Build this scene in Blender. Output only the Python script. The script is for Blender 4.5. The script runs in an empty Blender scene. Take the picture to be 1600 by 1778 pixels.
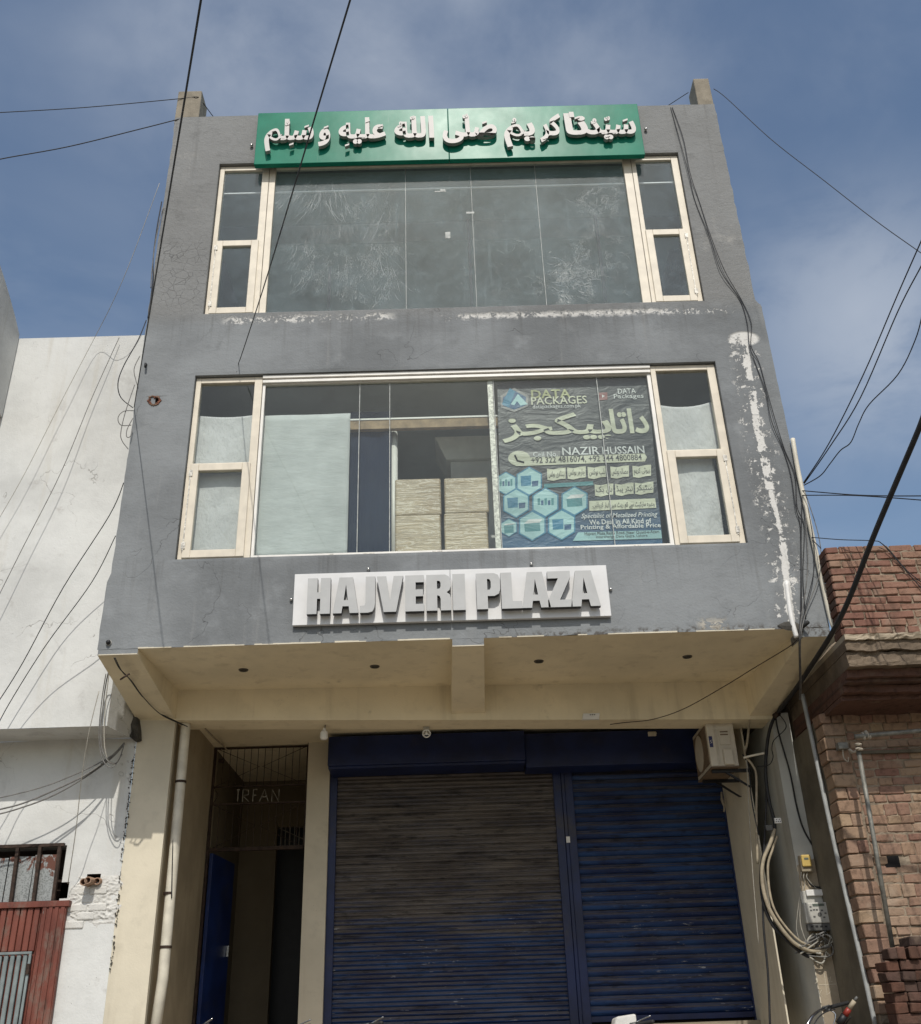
import bpy, math, random, unicodedata
from mathutils import Vector, Matrix
random.seed(7)
R = math.radians
scene = bpy.context.scene
COL = scene.collection

# ---------------------------------------------------------------- camera
FPX, PW, PH = 1762.5, 1600.0, 1778.0
PITCH, ROLL, YAW = R(27.65), R(-1.97), R(0.685)
CAMPOS = Vector((0.0, -9.2, 0.9))
fwd = Vector((math.sin(YAW) * math.cos(PITCH), math.cos(YAW) * math.cos(PITCH), math.sin(PITCH)))
rt0 = Vector((math.cos(YAW), -math.sin(YAW), 0.0))
up0 = rt0.cross(fwd)
rt = math.cos(ROLL) * rt0 + math.sin(ROLL) * up0
up = -math.sin(ROLL) * rt0 + math.cos(ROLL) * up0
cam = bpy.data.cameras.new('camera')
cam.sensor_fit = 'HORIZONTAL'; cam.sensor_width = 36.0
cam.lens = FPX / PW * 36.0
cam.clip_start = 0.05; cam.clip_end = 5000
camo = bpy.data.objects.new('camera', cam); COL.objects.link(camo)
camo.matrix_world = Matrix(((rt.x, up.x, -fwd.x, CAMPOS.x), (rt.y, up.y, -fwd.y, CAMPOS.y), (rt.z, up.z, -fwd.z, CAMPOS.z), (0, 0, 0, 1)))
scene.camera = camo

def _ray(px, py):
    return rt * ((px - PW / 2) / FPX) + up * ((PH / 2 - py) / FPX) + fwd
def at(px, py, Y):            # a measured point of the photograph taken back to the wall plane y = Y
    d = _ray(px, py); return CAMPOS + d * ((Y - CAMPOS.y) / d.y)
def atx(px, py, X):
    d = _ray(px, py); return CAMPOS + d * ((X - CAMPOS.x) / d.x)
def atz(px, py, Z):
    d = _ray(px, py); return CAMPOS + d * ((Z - CAMPOS.z) / d.z)

# ---------------------------------------------------------------- sky, sun, exposure
SUN_EL, SUN_AZ = R(48.0), R(2.6)      # behind the camera, a little to its right
sunvec = Vector((math.sin(SUN_AZ) * math.cos(SUN_EL), -math.cos(SUN_AZ) * math.cos(SUN_EL), math.sin(SUN_EL)))
world = bpy.data.worlds.new('World'); scene.world = world; world.use_nodes = True
wn, wl = world.node_tree.nodes, world.node_tree.links
wn.clear()
w_out = wn.new('ShaderNodeOutputWorld'); w_bg = wn.new('ShaderNodeBackground')
sky = wn.new('ShaderNodeTexSky'); sky.sky_type = 'NISHITA'; sky.sun_disc = False
sky.sun_elevation = SUN_EL; sky.sun_rotation = math.pi - SUN_AZ
sky.altitude = 200; sky.air_density = 1.3; sky.dust_density = 2.2; sky.ozone_density = 1.6
tc = wn.new('ShaderNodeTexCoord')
def wnoise(scale, detail, rough, loc=(0, 0, 0), sc=(1, 1, 1), dist=0.0):
    mp = wn.new('ShaderNodeMapping'); mp.inputs['Location'].default_value = loc; mp.inputs['Scale'].default_value = sc
    wl.new(tc.outputs['Generated'], mp.inputs['Vector'])
    n = wn.new('ShaderNodeTexNoise'); n.inputs['Scale'].default_value = scale; n.inputs['Detail'].default_value = detail
    n.inputs['Roughness'].default_value = rough; n.inputs['Distortion'].default_value = dist
    wl.new(mp.outputs['Vector'], n.inputs['Vector']); return n.outputs['Fac']
def wmath(op, a, b=None, c=None):
    m = wn.new('ShaderNodeMath'); m.operation = op
    for i, v in enumerate((a, b, c)):
        if v is None: continue
        if isinstance(v, (int, float)): m.inputs[i].default_value = v
        else: wl.new(v, m.inputs[i])
    return m.outputs[0]
def wramp(v, a, b):
    m = wn.new('ShaderNodeMapRange'); m.interpolation_type = 'SMOOTHSTEP'
    m.inputs['From Min'].default_value = a; m.inputs['From Max'].default_value = b
    wl.new(v, m.inputs['Value']); return m.outputs['Result']
c1 = wramp(wnoise(1.7, 5, 0.50, (0.35, 0.1, 0.62), (1, 1, 1.3), 0.3), 0.42, 0.80)
c2 = wramp(wnoise(4.5, 5, 0.55, (2.3, 0.7, 0.4), (1, 1, 1.4), 0.5), 0.48, 0.85)
cl = wmath('ADD', c1, wmath('MULTIPLY', c2, 0.30))
def wcloud(px, py, size):       # a cloud bank that hangs in this part of the sky
    d = _ray(px, py).normalized()
    vm = wn.new('ShaderNodeVectorMath'); vm.operation = 'DISTANCE'
    wl.new(tc.outputs['Generated'], vm.inputs[0]); vm.inputs[1].default_value = d
    return wramp(vm.outputs['Value'], size, 0.0)
b1 = wmath('MULTIPLY', wcloud(490, 80, 0.27), wramp(wnoise(3.6, 8, 0.57, (1.1, 0.2, 0.1), (1, 1, 1), 0.3), 0.28, 0.72))
b2 = wmath('MULTIPLY', wcloud(1510, 570, 0.19), wramp(wnoise(5.5, 8, 0.57, (0.1, 1.2, 0.9), (1, 1, 1.8), 0.3), 0.34, 0.62))
b3 = wmath('MULTIPLY', wcloud(960, 50, 0.28), wramp(wnoise(4.0, 8, 0.57, (3.1, 0.2, 0.9), (1, 1, 1), 0.3), 0.32, 0.75))
cl = wmath('MULTIPLY', cl, 0.8)
for b, k in ((b1, 0.75), (b2, 0.72), (b3, 0.5)):
    cl = wmath('ADD', cl, wmath('MULTIPLY', b, k))
cl = wmath('MINIMUM', cl, 0.85)
wmix = wn.new('ShaderNodeMix'); wmix.data_type = 'RGBA'
wl.new(wmath('MULTIPLY', cl, 0.66), wmix.inputs['Factor'])
wl.new(sky.outputs['Color'], wmix.inputs['A']); wmix.inputs['B'].default_value = (5.2, 5.6, 6.2, 1)
wl.new(wmix.outputs['Result'], w_bg.inputs['Color'])
w_bg.inputs['Strength'].default_value = 0.116
wl.new(w_bg.outputs['Background'], w_out.inputs['Surface'])

sl = bpy.data.lights.new('sun', 'SUN'); sl.energy = 3.1; sl.angle = R(0.53); sl.color = (1.0, 0.955, 0.88)
so = bpy.data.objects.new('sun', sl); COL.objects.link(so)
so.rotation_euler = sunvec.to_track_quat('Z', 'Y').to_euler(); so.location = (0, -20, 25)

vs = scene.view_settings
vs.view_transform = 'Standard'; vs.look = 'None'; vs.exposure = 0.0; vs.gamma = 1.0; vs.use_curve_mapping = False

# ---------------------------------------------------------------- node helpers
class S:
    def __init__(s, g, o): s.g, s.o = g, o
    def _b(s, op, b, rev=False):
        return s.g.m(op, b, s) if rev else s.g.m(op, s, b)
    def __add__(s, b): return s._b('ADD', b)
    def __radd__(s, b): return s._b('ADD', b)
    def __sub__(s, b): return s._b('SUBTRACT', b)
    def __rsub__(s, b): return s._b('SUBTRACT', b, True)
    def __mul__(s, b): return s._b('MULTIPLY', b)
    def __rmul__(s, b): return s._b('MULTIPLY', b)
    def __truediv__(s, b): return s._b('DIVIDE', b)
    def abs(s): return s.g.m('ABSOLUTE', s)
    def min(s, b): return s._b('MINIMUM', b)
    def max(s, b): return s._b('MAXIMUM', b)
    def st(s, a, b):
        n = s.g.n('ShaderNodeMapRange'); n.interpolation_type = 'SMOOTHSTEP'
        n.inputs['From Min'].default_value = a; n.inputs['From Max'].default_value = b
        s.g.l(s.o, n.inputs['Value']); return S(s.g, n.outputs['Result'])
class G:
    def __init__(g, name):
        g.mat = bpy.data.materials.new(name); g.mat.use_nodes = True
        g.t = g.mat.node_tree; g.t.nodes.clear()
        g.out = g.n('ShaderNodeOutputMaterial')
        ge = g.n('ShaderNodeNewGeometry'); g.pos = ge.outputs['Position']; g.nor = ge.outputs['Normal']
        sp = g.n('ShaderNodeSeparateXYZ'); g.l(g.pos, sp.inputs[0])
        g.x, g.y, g.z = (S(g, sp.outputs[i]) for i in range(3))
        sn = g.n('ShaderNodeSeparateXYZ'); g.l(g.nor, sn.inputs[0]); g.nz = S(g, sn.outputs[2])
        g.rnd = S(g, g.n('ShaderNodeObjectInfo').outputs['Random'])
    def n(g, t): return g.t.nodes.new(t)
    def l(g, a, b): g.t.links.new(a, b)
    def put(g, sock, v):
        if isinstance(v, S): g.l(v.o, sock)
        elif hasattr(v, 'is_output'): g.l(v, sock)
        elif isinstance(v, (tuple, list)): sock.default_value = tuple(v) + ((1,) if len(v) == 3 and len(sock.default_value) == 4 else ())
        else: sock.default_value = v
    def m(g, op, a, b=None):
        n = g.n('ShaderNodeMath'); n.operation = op
        g.put(n.inputs[0], a)
        if b is not None: g.put(n.inputs[1], b)
        return S(g, n.outputs[0])
    def vec(g, sc=(1, 1, 1), loc=(0, 0, 0), src=None):
        n = g.n('ShaderNodeMapping'); n.inputs['Scale'].default_value = sc; n.inputs['Location'].default_value = loc
        g.l(src or g.pos, n.inputs['Vector']); return n.outputs['Vector']
    def noise(g, scale, detail=4, rough=0.55, dist=0.0, sc=(1, 1, 1), loc=(0, 0, 0), src=None):
        n = g.n('ShaderNodeTexNoise'); n.inputs['Scale'].default_value = scale; n.inputs['Detail'].default_value = detail
        n.inputs['Roughness'].default_value = rough; n.inputs['Distortion'].default_value = dist
        g.l(g.vec(sc, loc, src), n.inputs['Vector']); return S(g, n.outputs['Fac'])
    def vor(g, scale, feature='DISTANCE_TO_EDGE', sc=(1, 1, 1), loc=(0, 0, 0)):
        n = g.n('ShaderNodeTexVoronoi'); n.feature = feature; n.inputs['Scale'].default_value = scale
        g.l(g.vec(sc, loc), n.inputs['Vector']); return S(g, n.outputs['Distance'])
    def box(g, x0, x1, z0, z1, e=0.04):
        return (g.x.st(x0 - e, x0 + e) * g.x.st(x1 + e, x1 - e)) * (g.z.st(z0 - e, z0 + e) * g.z.st(z1 + e, z1 - e))
    def mix(g, a, b, f, blend='MIX'):
        n = g.n('ShaderNodeMix'); n.data_type = 'RGBA'; n.blend_type = blend
        g.put(n.inputs['Factor'], f); g.put(n.inputs['A'], a); g.put(n.inputs['B'], b)
        return n.outputs['Result']
    def ramp(g, f, stops):
        n = g.n('ShaderNodeValToRGB'); e = n.color_ramp.elements
        while len(e) < len(stops): e.new(0.5)
        for el, (p, c) in zip(e, stops): el.position = p; el.color = tuple(c) + (1,)
        g.put(n.inputs['Fac'], f); return n.outputs['Color']
    def bump(g, h, strength=0.3, dist=0.01):
        n = g.n('ShaderNodeBump'); n.inputs['Strength'].default_value = strength; n.inputs['Distance'].default_value = dist
        g.put(n.inputs['Height'], h); return n.outputs['Normal']
    def bsdf(g, col, rough=0.85, metal=0.0, normal=None, spec=0.3, **kw):
        n = g.n('ShaderNodeBsdfPrincipled')
        g.put(n.inputs['Base Color'], col); g.put(n.inputs['Roughness'], rough); g.put(n.inputs['Metallic'], metal)
        n.inputs['Specular IOR Level'].default_value = spec
        if normal is not None: g.l(normal, n.inputs['Normal'])
        for k, v in kw.items(): g.put(n.inputs[k], v)
        return n.outputs['BSDF']
    def done(g, sh):
        g.l(sh, g.out.inputs['Surface']); return g.mat

def sh(c, k): return tuple(max(0.0, v * k) for v in c)
def plain(name, col, rough=0.6, metal=0.0, var=0.25, scale=9.0, bump=0.05, spec=0.4):
    g = G(name)
    f = g.noise(scale, 5, 0.6)
    c = g.mix(sh(col, 1 - var), sh(col, 1 + var), f.st(0.25, 0.75))
    return g.done(g.bsdf(c, rough, metal, g.bump(g.noise(scale * 6, 3), bump, 0.004) if bump else None, spec))
def plaster(name, col, var=0.16, scale=1.2, dirt=(0.10, 0.085, 0.06), dirt_amt=0.35, streak=0.3, bump=0.25):
    g = G(name)
    a = g.noise(scale, 6, 0.62); b = g.noise(scale * 7, 4, 0.6, loc=(3, 1, 5))
    c = g.mix(sh(col, 1 - var), sh(col, 1 + var * 0.6), a.st(0.3, 0.7))
    c = g.mix(c, sh(col, 0.82), b.st(0.52, 0.75) * 0.45)
    s = g.noise(2.2, 5, 0.6, sc=(2.6, 2.6, 0.22), loc=(7, 2, 1)).st(0.52, 0.8) * streak
    c = g.mix(c, sh(dirt, 1.6), s)
    d = (g.noise(3.1, 7, 0.7, loc=(1, 9, 2)).st(0.60, 0.78)) * dirt_amt
    c = g.mix(c, dirt, d)
    sp = g.vor(26, 'F1', loc=(2, 2, 2)).st(0.10, 0.05) * g.noise(2.0, 2, loc=(5, 5, 5)).st(0.55, 0.65)
    c = g.mix(c, sh(dirt, 0.6), sp * 0.5)
    h = g.noise(5, 6, 0.7) * 0.6 + g.noise(60, 3) * 0.25
    return g.done(g.bsdf(c, 0.9, 0, g.bump(h, bump, 0.02), 0.2))

# ---------------------------------------------------------------- geometry helpers
ORG = {}
class MB:
    def __init__(s): s.v, s.f, s.mi = [], [], []
    def poly(s, pts, m=0):
        i = len(s.v); s.v += [tuple(p) for p in pts]; s.f.append(tuple(range(i, i + len(pts)))); s.mi.append(m); return s
    def hexa(s, p, m=0):      # 8 corners: bottom 4 ccw, top 4 ccw
        i = len(s.v); s.v += [tuple(q) for q in p]
        for f in ((0, 3, 2, 1), (4, 5, 6, 7), (0, 1, 5, 4), (1, 2, 6, 5), (2, 3, 7, 6), (3, 0, 4, 7)):
            s.f.append(tuple(i + k for k in f)); s.mi.append(m)
        return s
    def box(s, x0, x1, y0, y1, z0, z1, m=0):
        return s.hexa([(x0, y0, z0), (x1, y0, z0), (x1, y1, z0), (x0, y1, z0), (x0, y0, z1), (x1, y0, z1), (x1, y1, z1), (x0, y1, z1)], m)
    def tube(s, pts, r, n=7, m=0, caps=True):
        pts = [Vector(p) for p in pts]
        rings = []
        prev = None
        for i, p in enumerate(pts):
            t = (pts[min(i + 1, len(pts) - 1)] - pts[max(i - 1, 0)])
            if t.length < 1e-9: t = Vector((0, 0, 1))
            t.normalize()
            if prev is None:
                a = Vector((0, 0, 1)) if abs(t.z) < 0.9 else Vector((1, 0, 0))
                u = t.cross(a).normalized()
            else:
                u = (prev - t * prev.dot(t))
                u = u.normalized() if u.length > 1e-6 else t.cross(Vector((0.3, 0.5, 0.8))).normalized()
            prev = u; w = t.cross(u)
            rr = r[i] if isinstance(r, (list, tuple)) else r
            b = len(s.v)
            for k in range(n):
                a = 2 * math.pi * k / n
                s.v.append(tuple(p + (u * math.cos(a) + w * math.sin(a)) * rr))
            rings.append(b)
        for a, b in zip(rings, rings[1:]):
            for k in range(n):
                s.f.append((a + k, a + (k + 1) % n, b + (k + 1) % n, b + k)); s.mi.append(m)
        if caps:
            s.f.append(tuple(rings[0] + k for k in reversed(range(n)))); s.mi.append(m)
            s.f.append(tuple(rings[-1] + k for k in range(n))); s.mi.append(m)
        return s
    def disc(s, c, axis, r, h, n=20, m=0, r2=None):
        c = Vector(c); a = Vector(axis).normalized()
        return s.tube([c, c + a * h], [r, r2 if r2 is not None else r], n, m)
    def ball(s, c, r, n=10, k=6, m=0, sq=(1, 1, 1)):
        c = Vector(c); b = len(s.v)
        for j in range(k + 1):
            t = math.pi * j / k
            for i in range(n):
                a = 2 * math.pi * i / n
                s.v.append((c.x + r * sq[0] * math.sin(t) * math.cos(a), c.y + r * sq[1] * math.sin(t) * math.sin(a), c.z + r * sq[2] * math.cos(t)))
        for j in range(k):
            for i in range(n):
                s.f.append((b + j * n + i, b + (j + 1) * n + i, b + (j + 1) * n + (i + 1) % n, b + j * n + (i + 1) % n)); s.mi.append(m)
        return s
    def prism(s, pts, y0, y1, m=0):    # outline in x,z pulled along y
        n = len(pts); i = len(s.v)
        s.v += [(p[0], y0, p[1]) for p in pts] + [(p[0], y1, p[1]) for p in pts]
        s.f.append(tuple(range(i, i + n))); s.mi.append(m)
        s.f.append(tuple(i + n + k for k in reversed(range(n)))); s.mi.append(m)
        for k in range(n):
            s.f.append((i + k, i + n + k, i + n + (k + 1) % n, i + (k + 1) % n)); s.mi.append(m)
        return s
    def build(s, name, mats, parent=None, smooth=False, bevel=0.0, org=None):
        o0 = Vector(org) if org is not None else (ORG[parent.name] if parent else Vector((0, 0, 0)))
        me = bpy.data.meshes.new(name)
        me.from_pydata([(v[0] - o0.x, v[1] - o0.y, v[2] - o0.z) for v in s.v], [], s.f)
        mats = mats if isinstance(mats, (list, tuple)) else [mats]
        for m in mats: me.materials.append(m)
        for p, k in zip(me.polygons, s.mi):
            p.material_index = k
            if smooth: p.use_smooth = True
        me.validate(); me.update()
        o = bpy.data.objects.new(name, me); COL.objects.link(o)
        if parent:
            o.parent = parent
            if org is not None: o.location = o0 - ORG[parent.name]
        else: o.location = o0
        ORG[o.name] = o0.copy()
        if bevel:
            b = o.modifiers.new('edge', 'BEVEL'); b.width = bevel; b.segments = 2; b.limit_method = 'ANGLE'; b.angle_limit = R(40)
        return o
def spline(pts, k=6):
    pts = [Vector(p) for p in pts]
    if len(pts) < 3: return pts
    out = []
    for i in range(len(pts) - 1):
        p0, p1, p2, p3 = pts[max(i - 1, 0)], pts[i], pts[i + 1], pts[min(i + 2, len(pts) - 1)]
        for j in range(k):
            t = j / k
            out.append(0.5 * ((2 * p1) + (p2 - p0) * t + (2 * p0 - 5 * p1 + 4 * p2 - p3) * t * t + (3 * p1 - p0 - 3 * p2 + p3) * t ** 3))
    out.append(pts[-1]); return out
def tag(o, label=None, cat=None, group=None, kind=None):
    if label: o['label'] = label
    if cat: o['category'] = cat
    if group: o['group'] = group
    if kind: o['kind'] = kind
    return o
def thing(name, label, cat, loc, group=None):
    o = bpy.data.objects.new(name, None); o.empty_display_size = 0.2
    COL.objects.link(o); o.location = loc; ORG[o.name] = Vector(loc)
    return tag(o, label, cat, group)
def dup(o, loc, parent, rot=None, sc=None):
    c = o.copy(); COL.objects.link(c); c.parent = parent
    c.location = Vector(loc) - ORG[parent.name]
    if rot: c.rotation_euler = rot
    if sc: c.scale = sc
    return c
def holed_wall(mb, xs, zs, holes, y, depth, fy=None, edge=None, back=True):
    # holes: (x0,x1,z0,z1,reveal depth, closed back material or None)
    X = sorted(set([round(v, 4) for v in xs] + [round(h[k], 4) for h in holes for k in (0, 1)]))
    Z = sorted(set([round(v, 4) for v in zs] + [round(h[k], 4) for h in holes for k in (2, 3)]))
    idx = {}
    def V(i, k):
        if (i, k) not in idx:
            x, z = X[i], Z[k]
            onh = any(h[0] - 1e-4 <= x <= h[1] + 1e-4 and h[2] - 1e-4 <= z <= h[3] + 1e-4 for h in holes)
            yy = y + (0 if (fy is None or onh) else fy(x, z))
            if edge: x, z = edge(x, z, i == 0, i == len(X) - 1, k == 0, k == len(Z) - 1)
            idx[(i, k)] = len(mb.v); mb.v.append((x, yy, z))
        return idx[(i, k)]
    for i in range(len(X) - 1):
        for k in range(len(Z) - 1):
            cx, cz = (X[i] + X[i + 1]) / 2, (Z[k] + Z[k + 1]) / 2
            if any(h[0] < cx < h[1] and h[2] < cz < h[3] for h in holes): continue
            mb.f.append((V(i, k), V(i + 1, k), V(i + 1, k + 1), V(i, k + 1))); mb.mi.append(0)
    for h in holes:
        x0, x1, z0, z1, d = h[:5]; m = h[5] if len(h) > 5 and h[5] is not None else 0
        mb.poly([(x0, y, z0), (x0, y, z1), (x0, y + d, z1), (x0, y + d, z0)], m)
        mb.poly([(x1, y, z0), (x1, y + d, z0), (x1, y + d, z1), (x1, y, z1)], m)
        mb.poly([(x0, y, z1), (x1, y, z1), (x1, y + d, z1), (x0, y + d, z1)], m)
        mb.poly([(x0, y, z0), (x0, y + d, z0), (x1, y + d, z0), (x1, y, z0)], m)
        if len(h) > 5 and h[5] is not None:
            mb.poly([(x0, y + d, z0), (x0, y + d, z1), (x1, y + d, z1), (x1, y + d, z0)], m)
def lin(a, b, step):
    n = max(1, int(round((b - a) / step))); return [a + (b - a) * i / n for i in range(n + 1)]

# ---- writing
_forms = {}
for cp in list(range(0xFB50, 0xFDFF)) + list(range(0xFE70, 0xFEFD)):
    d = unicodedata.decomposition(chr(cp)).split()
    if len(d) == 2 and d[0] in ('<isolated>', '<final>', '<initial>', '<medial>'):
        _forms.setdefault(chr(int(d[1], 16)), {}).setdefault(d[0][1:-1], chr(cp))
def shape(txt):
    out = []
    for wi, word in enumerate(txt.split(' ')):
        r = []
        for i, ch in enumerate(word):
            f = _forms.get(ch, {})
            pj = i > 0 and 'initial' in _forms.get(word[i - 1], {}) and 'final' in f
            nj = i + 1 < len(word) and 'initial' in f and 'final' in _forms.get(word[i + 1], {})
            k = 'medial' if pj and nj else 'final' if pj else 'initial' if nj else 'isolated'
            r.append(f.get(k, ch))
        out.append(''.join(reversed(r)))
    return ' '.join(reversed(out))
def text_geo(body, extrude=0.0, offset=0.0, shear=0.0, res=3, space=1.0):
    c = bpy.data.curves.new('writing', 'FONT'); c.body = body; c.extrude = extrude; c.offset = offset; c.shear = shear
    c.resolution_u = res; c.space_character = space
    return _geo(c)
def outline_geo(loops, extrude=0.0):
    c = bpy.data.curves.new('outline', 'CURVE'); c.dimensions = '2D'; c.fill_mode = 'BOTH'; c.extrude = extrude
    for lp in loops:
        s = c.splines.new('POLY'); s.points.add(len(lp) - 1); s.use_cyclic_u = True
        for p, q in zip(s.points, lp): p.co = (q[0], q[1], 0, 1)
    return _geo(c)
def _geo(c):
    o = bpy.data.objects.new('tmp', c); COL.objects.link(o)
    dg = bpy.context.evaluated_depsgraph_get(); dg.update()
    e = o.evaluated_get(dg); me = e.to_mesh()
    v = [tuple(p.co) for p in me.vertices]; f = [tuple(p.vertices) for p in me.polygons]
    nz = [abs(p.normal.z) for p in me.polygons]
    e.to_mesh_clear(); bpy.data.objects.remove(o); bpy.data.curves.remove(c)
    return v, f, nz
def place_geo(mb, geo, x0, x1, z0, z1, y, m=0, mside=None, ysc=1.0, step=0.00012):
    v, f, nz = geo
    if not v: return
    par = list(range(len(v)))              # joined glyphs overlap: stagger each a hair in depth
    def root(i):
        while par[i] != i: par[i] = par[par[i]]; i = par[i]
        return i
    for q in f:
        for k in q[1:]: par[root(k)] = root(q[0])
    seen_ = {}
    for i, p in enumerate(v):
        k = (round(p[0], 4), round(p[1], 4))
        if k in seen_: par[root(i)] = root(seen_[k])
        else: seen_[k] = i
    ids = {}
    isl = [ids.setdefault(root(i), len(ids)) for i in range(len(v))]
    ax, bx = min(p[0] for p in v), max(p[0] for p in v)
    ay, by = min(p[1] for p in v), max(p[1] for p in v)
    sx = (x1 - x0) / max(bx - ax, 1e-6); sz = (z1 - z0) / max(by - ay, 1e-6)
    i = len(mb.v)
    mb.v += [(x0 + (p[0] - ax) * sx, y - p[2] * ysc - isl[k_] * step, z0 + (p[1] - ay) * sz) for k_, p in enumerate(v)]
    for q, n in zip(f, nz):
        mb.f.append(tuple(i + k for k in q)); mb.mi.append(m if (mside is None or n > 0.5) else mside)

# ---------------------------------------------------------------- materials
def facade_mat():
    g = G('grey_painted_plaster')
    base = (0.208, 0.220, 0.227)
    a = g.noise(0.55, 6, 0.6); b = g.noise(2.6, 6, 0.65, loc=(4, 2, 1)); br = g.noise(9, 5, 0.7, sc=(0.35, 1, 1.0), loc=(1, 3, 8))
    c = g.mix(sh(base, 0.74), sh(base, 1.16), a.st(0.34, 0.66))
    c = g.mix(c, sh(base, 1.34), b.st(0.52, 0.75) * 0.55)
    c = g.mix(c, sh(base, 0.66), g.noise(4.2, 7, 0.72, dist=0.7, loc=(11, 5, 2)).st(0.56, 0.72) * 0.40)
    c = g.mix(c, sh(base, 1.5), g.noise(30, 4, 0.7, loc=(1, 1, 7)).st(0.64, 0.76) * 0.35)
    c = g.mix(c, sh(base, 0.74), br.st(0.55, 0.75) * 0.30)
    # upper storey is rougher cement, warmer
    upz = g.z.st(8.15, 8.45)
    c = g.mix(c, (0.235, 0.232, 0.222), upz * 0.55)
    pale = g.noise(1.7, 7, 0.72, loc=(9, 1, 3)).st(0.56, 0.74) * upz * g.x.abs().st(2.7, 3.3)
    c = g.mix(c, (0.38, 0.37, 0.345), pale * 0.7)
    dkp = g.noise(2.1, 6, 0.7, loc=(4, 9, 9)).st(0.55, 0.7) * upz
    c = g.mix(c, (0.115, 0.115, 0.112), dkp * 0.4)
    hair = (g.noise(1.3, 4, 0.5, dist=0.5, loc=(3, 2, 1)) - 0.5).abs().st(0.0035, 0.0) * g.noise(1.1, 2, loc=(8, 8, 1)).st(0.5, 0.62)
    c = g.mix(c, (0.06, 0.06, 0.06), hair * 0.6)
    st = g.noise(3.0, 5, 0.6, sc=(3.2, 1, 0.18), loc=(2, 2, 6)).st(0.56, 0.8) * 0.30
    c = g.mix(c, (0.34, 0.335, 0.32), st)
    # hairline crazing by the lower corner of the top storey
    wob = g.noise(6, 3)
    cr = g.vor(9.0, sc=(1, 1, 1)).st(0.03, 0.0) * g.box(-3.35, -2.72, 8.45, 9.5, 0.25) * wob.st(0.35, 0.5)
    c = g.mix(c, (0.04, 0.04, 0.04), cr * 0.55)
    # flaking: pale filler under the upper window and down the right side
    fl = g.noise(7.5, 8, 0.75, dist=0.6, loc=(5, 0, 2)); fl2 = g.noise(16, 6, 0.7, dist=0.4, loc=(0, 4, 2))
    p0, p1 = at(392, 566, 0), at(680, 540, 0)
    q0, q1 = at(770, 562, 0), at(1270, 527, 0)
    zw = g.z + (fl - 0.5) * 0.16 + (fl2 - 0.5) * 0.06
    def zband(x0, x1, z0, z1, e=0.03): return (g.x.st(x0 - 0.1, x0 + 0.1) * g.x.st(x1 + 0.1, x1 - 0.1)) * (zw.st(z0 - e, z0 + e) * zw.st(z1 + e, z1 - e))
    pat = g.noise(1.7, 3, 0.5, loc=(6, 1, 6)).st(0.34, 0.62); rag = fl * 0.35 + g.noise(22, 6, 0.72, dist=0.5, loc=(0, 2, 8)) * 0.65
    m = zband(p0.x, p1.x, p0.z + 0.035, p0.z + 0.125) * (rag + (pat - 0.5) * 0.10).st(0.475, 0.51)
    m = m.max(zband(q0.x, q1.x, q0.z + 0.06, q0.z + 0.13) * (rag + (pat - 0.5) * 0.12).st(0.50, 0.535))
    ctr = [(at(1292, 590, 0)), at(1312, 720, 0), at(1338, 850, 0), at(1358, 930, 0), at(1375, 1085, 0)]
    xx = g.x + (fl - 0.5) * 0.10 + (fl2 - 0.5) * 0.06
    strip = None; halo = None
    for i, (u, v) in enumerate(zip(ctr, ctr[1:])):
        t = (g.z - v.z) / (u.z - v.z)
        cx = t * (u.x - v.x) + v.x
        d = (xx - cx).abs()
        inz = g.z.st(v.z - 0.01, v.z + 0.01) * g.z.st(u.z + 0.01, u.z - 0.01)
        w = (0.040, 0.044, 0.026, 0.036)[i]
        s1 = d.st(w + 0.004, w - 0.004) * inz; h1 = d.st(0.22, 0.10) * inz
        strip = s1 if strip is None else strip.max(s1); halo = h1 if halo is None else halo.max(h1)
    gap = (g.noise(3.2, 6, 0.7, dist=0.4, loc=(1, 7, 3))).st(0.455, 0.48)
    m2 = strip * gap
    m2 = m2.max(halo * (fl * 0.5 + fl2 * 0.5).st(0.545, 0.565))
    for (bx, by, rx, rz, th) in ((1292, 588, 0.17, 0.10, 0.42), (1338, 868, 0.17, 0.17, 0.50), (1352, 905, 0.13, 0.20, 0.52), (1275, 600, 0.06, 0.14, 0.5)):
        q = at(bx, by, 0)
        e = ((g.x - q.x) / rx) * ((g.x - q.x) / rx) + ((g.z - q.z) / rz) * ((g.z - q.z) / rz)
        m2 = m2.max(e.st(1.3, 0.6) * (fl * 0.55 + fl2 * 0.45).st(th, th + 0.05))
    q = at(1240, 1085, 0)
    m3 = g.box(q.x - 0.14, q.x + 0.12, q.z - 0.08, q.z + 0.05, 0.05) * fl2.st(0.46, 0.52)
    dk = (g.z + (fl - 0.5) * 0.12).st(4.43, 4.36) * (g.x + fl * 0.3).st(0.2, 1.2) * fl2.st(0.45, 0.6)
    c = g.mix(c, (0.09, 0.09, 0.09), halo * 0.25 * g.noise(3, 4).st(0.4, 0.6))
    c = g.mix(c, (0.62, 0.61, 0.58), m.max(m2)); c = g.mix(c, (0.45, 0.42, 0.36), m3); c = g.mix(c, (0.07, 0.06, 0.05), dk * 0.8)
    allm = m.max(m2).max(m3)
    # dark streaks below the flaking
    wet = g.box(p0.x, q1.x, p0.z - 0.12, p0.z + 0.05, 0.10) * b.st(0.45, 0.7)
    c = g.mix(c, (0.095, 0.093, 0.09), wet * 0.45)
    runs = g.noise(2.4, 6, 0.65, sc=(6, 1, 0.22), loc=(7, 3, 2)).st(0.50, 0.72)
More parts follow.
